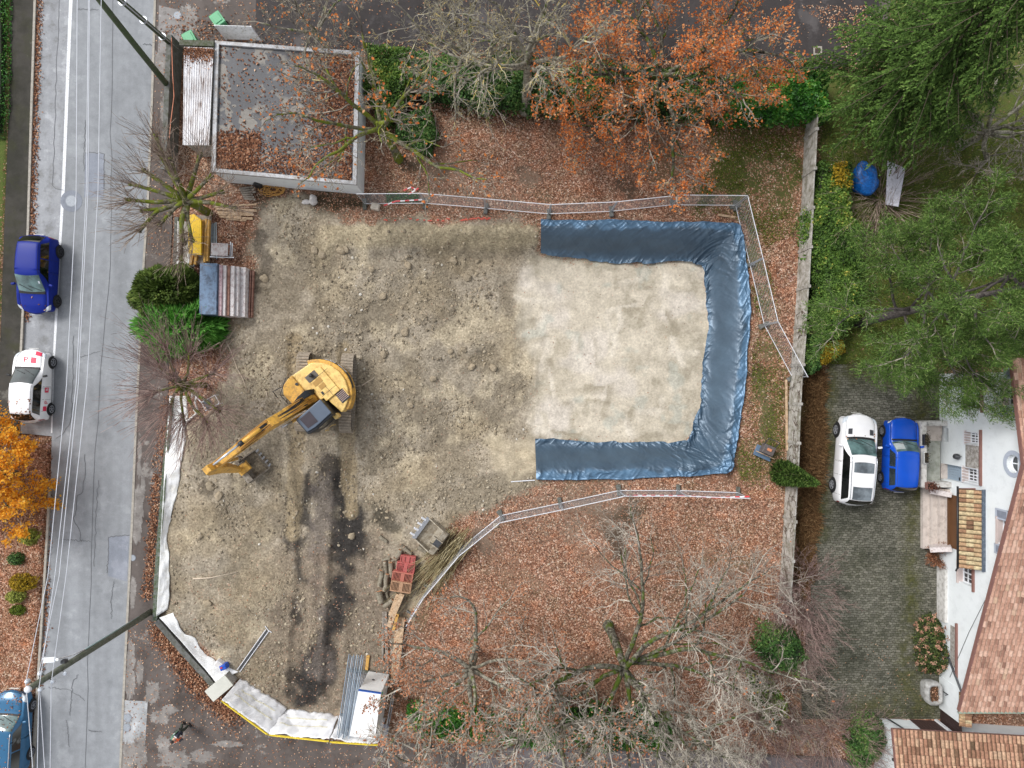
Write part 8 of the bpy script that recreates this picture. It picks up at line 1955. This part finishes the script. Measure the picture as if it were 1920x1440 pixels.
hedge("laurel_hedge", "dark loose hedge section behind the bare trees on the north boundary", [(770,98),(900,104),(1040,112),(1040,215),(900,205),(800,190),(765,160)], 1.7, 14000, .16, M_hdk, 305, lump=.6)
hedge("garden_shrub", "pale green feathery shrub at the garage corner under the bare tree", [(690,92),(770,96),(790,150),(770,210),(715,250),(692,200)], 1.5, 8000, .13, M_hgr, 307, lump=.7)
hedge("garden_shrub", "rounded dark green shrub hanging down onto the leafy lawn near the garage", [(735,215),(800,205),(822,260),(812,298),(775,285),(740,262)], 1.1, 5200, .13, M_hdk, 309, lump=.5)
hedge("garden_hedge", "leafy green hedge along the garden side of the concrete wall", [(1530,300),(1590,310),(1600,380),(1612,470),(1618,560),(1600,620),(1545,640),(1512,600),(1512,500),(1505,420),(1520,360)], 1.6, 26000, .13, M_hgr, 311, lump=.6)
hedge("ivy_clump", "dark green ivy spilling over the concrete wall below the garden hedge", [(1512,625),(1540,630),(1538,690),(1520,700),(1508,680)], 1.2, 2600, .12, M_hdk, 313, lump=.4)
hedge("yellow_shrub", "yellow leaved shrub at the north-west corner of the yard", [(1530,640),(1580,635),(1590,660),(1560,682),(1532,685)], .9, 2600, .11, M_yelsh, 315, lump=.4)
hedge("yellow_shrub", "yellow green shrub between the wall top and the blue tarpaulin", [(1540,305),(1585,310),(1590,352),(1545,362)], 1.9, 1500, .12, M_yelsh, 316, lump=.5)
hedge("south_hedge", "low green hedge under the oaks on the south boundary", [(1000,1325),(1150,1330),(1260,1335),(1262,1395),(1150,1405),(1000,1390)], 1.9, 15000, .14, M_laurel, 317, lump=.7, varf=lambda r, c: r.beta(1.6, 2.6, len(c)))
hedge("south_hedge", "green hedge west of the pale trunk on the south boundary", [(770,1330),(880,1325),(1000,1335),(1000,1385),(880,1385),(790,1380)], 1.7, 11000, .13, M_laurel, 319, lump=.8)
hedge("south_shrub", "dark green shrub clump near the south-west corner of the yard", [(1430,1170),(1490,1180),(1520,1230),(1500,1275),(1440,1260),(1420,1215)], 1.4, 4800, .13, M_hdk, 321, lump=.8)
hedge("south_shrub", "pale olive shrub at the lane beside the purple thicket", [(1400,1240),(1450,1290),(1480,1340),(1440,1360),(1400,1310)], 1.2, 3600, .12, M_hgr, 323, lump=.8)
hedge("box_shrub", "rounded dark green shrub at the corner of the outbuilding", [(1610,1345),(1650,1350),(1660,1385),(1640,1420),(1600,1440),(1590,1390)], 1.5, 5200, .12, M_hdk, 325, lump=.3)
hedge("verge_hedge", "clipped green hedge strip beyond the pavement in the north-west corner", [(-60,-40),(14,-40),(17,90),(14,200),(7,262),(-60,262)], .5, 7500, .09, M_laurel, 327, lump=.25)
def ball(name, label, px, py, rx, ry, h, n, size, m, seed, cat="shrub", group=None, z0=0.0, rough=.35, varf=None, tilt=.8, asp=.6, inn=True):
    b = PG(px, py)
    def fn(rr_, n):
        d = rr_.normal(0, 1, (n, 3)); d[:, 2] = np.abs(d[:, 2]); d /= np.linalg.norm(d, axis=1)[:, None]
        k = 1 + (fbm(d[:, 0] * 2.2 + seed, d[:, 1] * 2.2 + d[:, 2] * 2, 1, 3, seed) - .5) * rough * 2
        rad = (1 - np.abs(rr_.normal(0, .12, n))) * k
        return d * rad[:, None] * np.array([rx, ry, h]) + np.array([0, 0, z0]), d, rad
    def inner(mb): mb.lathe([(min(rx, ry) * .5, .0), (min(rx, ry) * .72, h * .35), (min(rx, ry) * .5, h * .65), (.02, h * .75)], n=12)
    return leafy(name, label, cat, tuple(b), fn, n, size, m, inner if inn else None, group, tilt, asp, varf, seed)
ball("lime_shrub", "round lime green shrub at the foot of the orange tree", 57, 1005, .58, .46, .5, 1300, .08, M_limesh, 331)
ball("lime_shrub", "small round lime green shrub lower in the leaf covered bed", 33, 1117, .50, .36, .5, 1000, .08, M_limesh, 332)
ball("garden_shrub", "small dark green shrub beside the dark path in the leafy bed", 34, 1047, .42, .34, .5, 900, .08, M_hdk, 333)
ball("garden_shrub", "olive brown shrub in the leaf covered bed", 47, 1090, .75, .46, .6, 1500, .09, M_yelsh, 334)
ball("garden_shrub", "flat green tuft below the small lime shrub", 35, 1143, .45, .30, .3, 700, .08, M_tuft, 335)
# hydrangea and spiraea against the house
o = ball("hydrangea", "hydrangea with dried pinkish brown heads against the house", 1738, 1202, .85, 1.75, 1.2, 3600, .12, varmat("hydrangea_leaf", [(0, C(30, 40, 22)), (.5, C(64, 78, 40)), (1, C(104, 112, 60))], .7, .2), 341, rough=.25)
rr_ = np.random.default_rng(8); M_hyd = varmat("hydrangea_head", [(0, C(120, 84, 68)), (.5, C(168, 126, 104)), (1, C(202, 166, 142))], .85, .15); mb = MB()
for k in range(92):
    d = rr_.normal(0, 1, 3); d[2] = abs(d[2]); d /= np.linalg.norm(d); c_ = d * np.array([.88, 1.78, 1.25]) * rr_.uniform(.85, 1.05); v, f = leafquads(c_ + rr_.normal(0, .05, (16, 3)), .085, .8, .9, rr_); mb.add(v, f, 0, np.clip(rr_.random() * .7 + rr_.random(16) * .3, 0, 1))
mb.build("flower_heads", M_hyd, o)
shrub_twigs(61, "brown_shrub", "rust brown bare shrub beside the entrance steps", 1757, 1040, 60, .95, 1.2, M_barkg, varmat("twig_rust", [(0, C(88, 56, 42)), (.5, C(132, 88, 66)), (1, C(170, 122, 92))], .9, .1), dict(nch=[6, 5], ang=[30, 34]), .01, leaf=M_leafheap, nleaf=900, lsize=.07, ring=.2)
# yew and cypress by the street
def sprays(name, label, px, py, rx, ry, h, n, L, wd, m, seed, up=.5, cat="shrub", droop=0.0, rough=.3, stem=None):
    """conifer shrub: many narrow feathery sprays pointing outwards"""
    b = PG(px, py); rr_ = np.random.default_rng(seed); o = thing(name, label, cat, b)
    d = rr_.normal(0, 1, (n, 3)); d[:, 2] = np.abs(d[:, 2]) * .9; d /= np.linalg.norm(d, axis=1)[:, None]
    k = (1 + (fbm(d[:, 0] * 2.4 + seed, d[:, 1] * 2.4 + d[:, 2] * 2, 1, 3, seed) - .5) * rough * 2) * (1 - np.abs(rr_.normal(0, .16, n)))
    c = d * k[:, None] * np.array([rx, ry, h]); t = d * np.array([1, 1, up]) + np.array([0, 0, up * .4 - droop]) + rr_.normal(0, .28, (n, 3)); t /= np.linalg.norm(t, axis=1)[:, None]
    w = np.cross(t, np.array([[0, 0, 1.0]]) + rr_.normal(0, .45, (n, 3))); w /= np.linalg.norm(w, axis=1)[:, None]
    LL = (L * rr_.uniform(.6, 1.4, n))[:, None]; ww = (wd * rr_.uniform(.7, 1.3, n))[:, None]
    V = np.stack([c - t * LL * .35, c + w * ww - t * LL * .05, c + t * LL * .65, c - w * ww - t * LL * .05], 1).reshape(-1, 3)
    mb = MB(); shade = np.clip(rr_.beta(2, 2, n) * .8 + .2 * (fbm(d[:, 0] * 6, d[:, 1] * 6 + d[:, 2] * 5, 1, 2, seed) > .5), 0, 1); mb.add(V, np.arange(4 * n).reshape(-1, 4), 0, shade); mb.build("foliage", m, o)
    mb = MB(); mb.lathe([(min(rx, ry) * .55, .0), (min(rx, ry) * .72, h * .3), (min(rx, ry) * .5, h * .6), (.02, h * .78)], n=14); mb.build("branches", M_inner, o)
    return o
sprays("yew_bush", "broad dark olive evergreen bush beside the blue panel stack", 328, 550, 2.0, 1.5, 2.3, 15000, .24, .05, M_yew, 351, rough=.28)
sprays("cypress_bush", "bright green feathery evergreen bush below the dark olive one", 343, 614, 2.25, 1.45, 1.9, 9500, .52, .055, M_cyp, 352, rough=.45)
sprays("small_cypress", "small dark green conifer growing over the concrete wall", 1470, 884, .62, .62, 1.0, 100, .2, .04, M_spr, 353) if False else None
def cone_tree(name, label, px, py, h, r, n, L, wd, m, seed):
    b = PG(px, py); rr_ = np.random.default_rng(seed); o = thing(name, label, "tree", b); u = 1 - np.sqrt(rr_.random(n)); a = rr_.uniform(0, 6.283, n)
    rad = r * (1 - u) ** .8 * (.75 + .35 * rr_.random(n)) ; c = np.c_[np.cos(a) * rad, np.sin(a) * rad, .25 + u * h]; t = np.c_[np.cos(a), np.sin(a), np.full(n, .8)] + rr_.normal(0, .3, (n, 3)); t /= np.linalg.norm(t, axis=1)[:, None]
    w = np.cross(t, rr_.normal(0, 1, (n, 3))); w /= np.linalg.norm(w, axis=1)[:, None]; LL = (L * rr_.uniform(.6, 1.4, n))[:, None]; ww = wd
    V = np.stack([c - t * LL * .4, c + w * ww, c + t * LL * .6, c - w * ww], 1).reshape(-1, 3); mb = MB(); mb.add(V, np.arange(4 * n).reshape(-1, 4), 0, rr_.beta(2, 2, n)); mb.build("crown", m, o)
    mb = MB(); mb.tube([(0, 0, -.1), (0, 0, h * .9)], [.06, .02], 8); mb.build("trunk", M_barkd, o)
cone_tree("small_cypress", "slim dark green conifer beside the concrete wall near the compactor", 1462, 884, 4.4, .62, 5200, .22, .035, M_spr, 354)

# spruce in the north-east corner
def spruce(px, py, h, rb, seed):
    b = P(px, py); rr_ = np.random.default_rng(seed); r = random.Random(seed); o = thing("spruce_tree", "tall dark green spruce with drooping feathery branches in the north-east corner", "tree", b)
    mb = MB(); mb.tube([(0, 0, -.2), (.1, 0, h * .4), (.05, .05, h)], [.30, .22, .03], 12); mb.build("trunk", M_barkp, o, True)
    A, B, ra, rb_ = [], [], [], []; NC, NT, NW, NL = [], [], [], []
    z = 2.8
    while z < h - .4:
        k = (h - z) / h; L = rb * (k ** .75) * 1.05; nb = 6 if z > 3 else 5
        a0 = r.uniform(0, 6.28)
        for j in range(nb):
            a = a0 + 6.283 * j / nb + r.gauss(0, .2); Lb = L * r.uniform(.72, 1.1); n = 9; pts = []
            for i in range(n + 1):
                q = i / n; x = Lb * q; dz = .10 * x - .055 * x * x * (5 / max(3, L)) + .30 * q ** 3; pts.append(Vector((math.cos(a) * x, math.sin(a) * x, z + dz)))
            for i in range(n): A.append(pts[i]); B.append(pts[i + 1]); ra.append(.032 * (1 - i / n) + .006); rb_.append(.032 * (1 - (i + 1) / n) + .006)
            # side twigs with hanging needles
            nt = int(Lb * 11); drp = r.uniform(.2, .75)
            for i in range(nt):
                q = .15 + .85 * (i + r.random()) / nt; u = q * n; ii = min(n - 1, int(u)); p = pts[ii].lerp(pts[ii + 1], u - ii); d = (pts[ii + 1] - pts[ii]).normalized(); sd = Vector((-d.y, d.x, 0)).normalized() * (1 if i % 2 else -1)
                tl = (.25 + .75 * (1 - abs(q - .45))) * min(1.0, Lb * .3) * r.uniform(.35, 1.3); td = (d * r.uniform(.25, 1.0) + sd * r.uniform(.35, 1.0) + Vector((r.gauss(0, .18), r.gauss(0, .18), -drp + r.gauss(0, .25)))).normalized(); ns = max(4, int(tl / .045))
                for m_ in range(ns):
                    c = p + td * tl * (m_ + .5) / ns + Vector((r.gauss(0, .02), r.gauss(0, .02), -.22 * ((m_ + .5) / ns) ** 2)); s2 = 1 if m_ % 2 else -1
                    nd = (td * .8 + td.cross(Vector((0, 0, 1))).normalized() * .55 * s2 + Vector((r.gauss(0, .25), r.gauss(0, .25), -.30 + r.gauss(0, .3)))).normalized()
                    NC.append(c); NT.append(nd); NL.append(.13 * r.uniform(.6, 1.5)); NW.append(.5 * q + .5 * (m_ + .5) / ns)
        z += .34 * (1.0 if z < h * .5 else .9) * r.uniform(.85, 1.15)
    mb = MB(); segs_mesh(mb, np.array([tuple(q) for q in A]), np.array([tuple(q) for q in B]), np.array(ra), np.array(rb_), 4, rr_.random(len(A))); mb.build("branches", mat("spruce_wood", C(104, 92, 78), .9, .2, 3), o)
    c = np.array([tuple(q) for q in NC]); t = np.array([tuple(q) for q in NT]); n = len(c); w = np.cross(t, np.array([[0, 0, 1.0]]) + rr_.normal(0, .4, (n, 3))); w /= np.linalg.norm(w, axis=1)[:, None]; LL = np.array(NL)[:, None]
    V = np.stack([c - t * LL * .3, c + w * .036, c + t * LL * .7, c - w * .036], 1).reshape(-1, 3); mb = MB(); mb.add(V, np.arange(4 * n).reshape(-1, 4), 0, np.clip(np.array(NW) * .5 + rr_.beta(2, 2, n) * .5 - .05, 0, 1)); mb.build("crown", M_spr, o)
spruce(1618, 205, 17.5, 4.8, 401)
# pine over the garden
def pine(px, py, h, seed):
    b = P(px, py); t = Tree(seed); r = t.r; rr_ = np.random.default_rng(seed)
    top = Vector((2.2, .7, h)); tp = [Vector((0, 0, -.2)), Vector((.35, .2, h * .3)), Vector((1.2, .45, h * .62)), top]; t.thick.append((tp, [.26, .22, .16, .06]))
    PO = dict(OAK, levels=4, rrat=.5, nch=[6, 5, 4], rat=[.5, .5, .5], ang=[46, 44, 42], wig=[.1, .16, .2, .2], trop=[.03, .03, .05, .05], first=[.3, .2, .1], rmin=.008, taper=.4)
    for k in range(24):
        q = .34 + .64 * k / 23; i = min(2, int(q * 3)); p = tp[i].lerp(tp[i + 1], q * 3 - i); a = k * 2.4 + r.gauss(0, .3); L = (4.7 - 2.7 * max(0, q - .45) / .55) * r.uniform(.75, 1.1) * (1.0 if q > .42 else .8)
        t.grow(p, Vector((math.cos(a), math.sin(a), .12 + .3 * q)), L, .075, 0, PO)
    o = t.build("pine_tree", "spreading green pine with open crown and grey trunk over the garden", "tree", b, M_barkp, M_twg)
    T = t.tips; c, d = [], []
    for pts in T:
        for k in range(1, len(pts)):
            for m_ in range(2 if k < len(pts) - 1 else 5):
                c.append(pts[k - 1].lerp(pts[k], r.random())); d.append((pts[k] - pts[k - 1]).normalized())
    c = np.array([tuple(q) for q in c]); d = np.array([tuple(q) for q in d]); rep = 4; c = np.repeat(c, rep, 0) + rr_.normal(0, .13, (len(c) * rep, 3)); d = np.repeat(d, rep, 0) + rr_.normal(0, .75, (len(c), 3)); d /= np.linalg.norm(d, axis=1)[:, None]
    n = len(c); w = np.cross(d, np.array([[0, 0, 1.0]]) + rr_.normal(0, .6, (n, 3))); w /= np.linalg.norm(w, axis=1)[:, None]; LL = rr_.uniform(.12, .26, n)[:, None]
    V = np.stack([c, c + d * LL * .5 + w * .014, c + d * LL, c + d * LL * .5 - w * .014], 1).reshape(-1, 3); mb = MB(); mb.add(V, np.arange(4 * n).reshape(-1, 4), 0, rr_.beta(2, 2, n) * .94 + .06 * (rr_.random(n) < .03)); mb.build("crown", M_pin, o)
    print("pine", n)
pine(1608, 606, 9.5, 411)
# dry ivy and grass bank east of the slab wall, uncounted tufts and grass
def blades(poly, n, L, wd, m, name, seed, z0=0, lean=.6, dens=None):
    P_ = np.array(pp(poly)); mn, mx = P_.min(0), P_.max(0); rr_ = np.random.default_rng(seed); q = rr_.uniform(mn, mx, (n * 4, 2)); e = (fbm(q[:, 0], q[:, 1], .8, 3, seed) - .5) * .8
    ok = (sdpoly(q[:, 0], q[:, 1], P_) + e < 0)
    if dens is not None: ok &= rr_.random(len(q)) < dens(q)
    q = q[ok][:n]; n = len(q); c = np.c_[q, hz(q[:, 0], q[:, 1]) + z0]
    t = np.c_[rr_.normal(0, lean, (n, 2)), np.ones(n) * .8]; t /= np.linalg.norm(t, axis=1)[:, None]; w = np.cross(t, rr_.normal(0, 1, (n, 3))); w /= np.linalg.norm(w, axis=1)[:, None]; LL = (L * rr_.uniform(.5, 1.5, n))[:, None]
    V = np.stack([c - w * wd, c + w * wd, c + t * LL + w * wd * .3, c + t * LL - w * wd * .3], 1).reshape(-1, 3); mb = MB(); mb.add(V, np.arange(4 * n).reshape(-1, 4), 0, rr_.beta(2, 2, n)); o = mb.build(name, m); tag(o, kind='stuff'); return o
blades([(1512,690),(1546,690),(1545,800),(1540,900),(1530,1000),(1520,1080),(1495,1100),(1500,960),(1505,800)], 15000, .34, .018, M_dry, "dry_grass", 501, .05, 1.2)
blades([(1535,230),(2000,230),(2000,690),(1560,690)], 30000, .12, .016, M_tuft, "lawn_grass", 502, 0, .7)
blades([(1330,235),(1510,230),(1500,440),(1420,470),(1400,405),(1300,400)], 7000, .10, .015, M_tuft, "lawn_grass", 503, 0, .7, lambda q: sstep(.4, .6, fbm(q[:, 0], q[:, 1], .7, 3, 7)))
blades([(1392,400),(1440,470),(1490,700),(1470,920),(1380,930),(1415,700),(1412,560)], 6000, .09, .015, M_tuft, "lawn_grass", 504, 0, .7, lambda q: .15 + .85 * sstep(.45, .6, fbm(q[:, 0], q[:, 1], .7, 3, 9)))
blades([(725,362),(785,366),(785,380),(725,379)], 1500, .12, .015, M_laurel, "lawn_grass", 505)
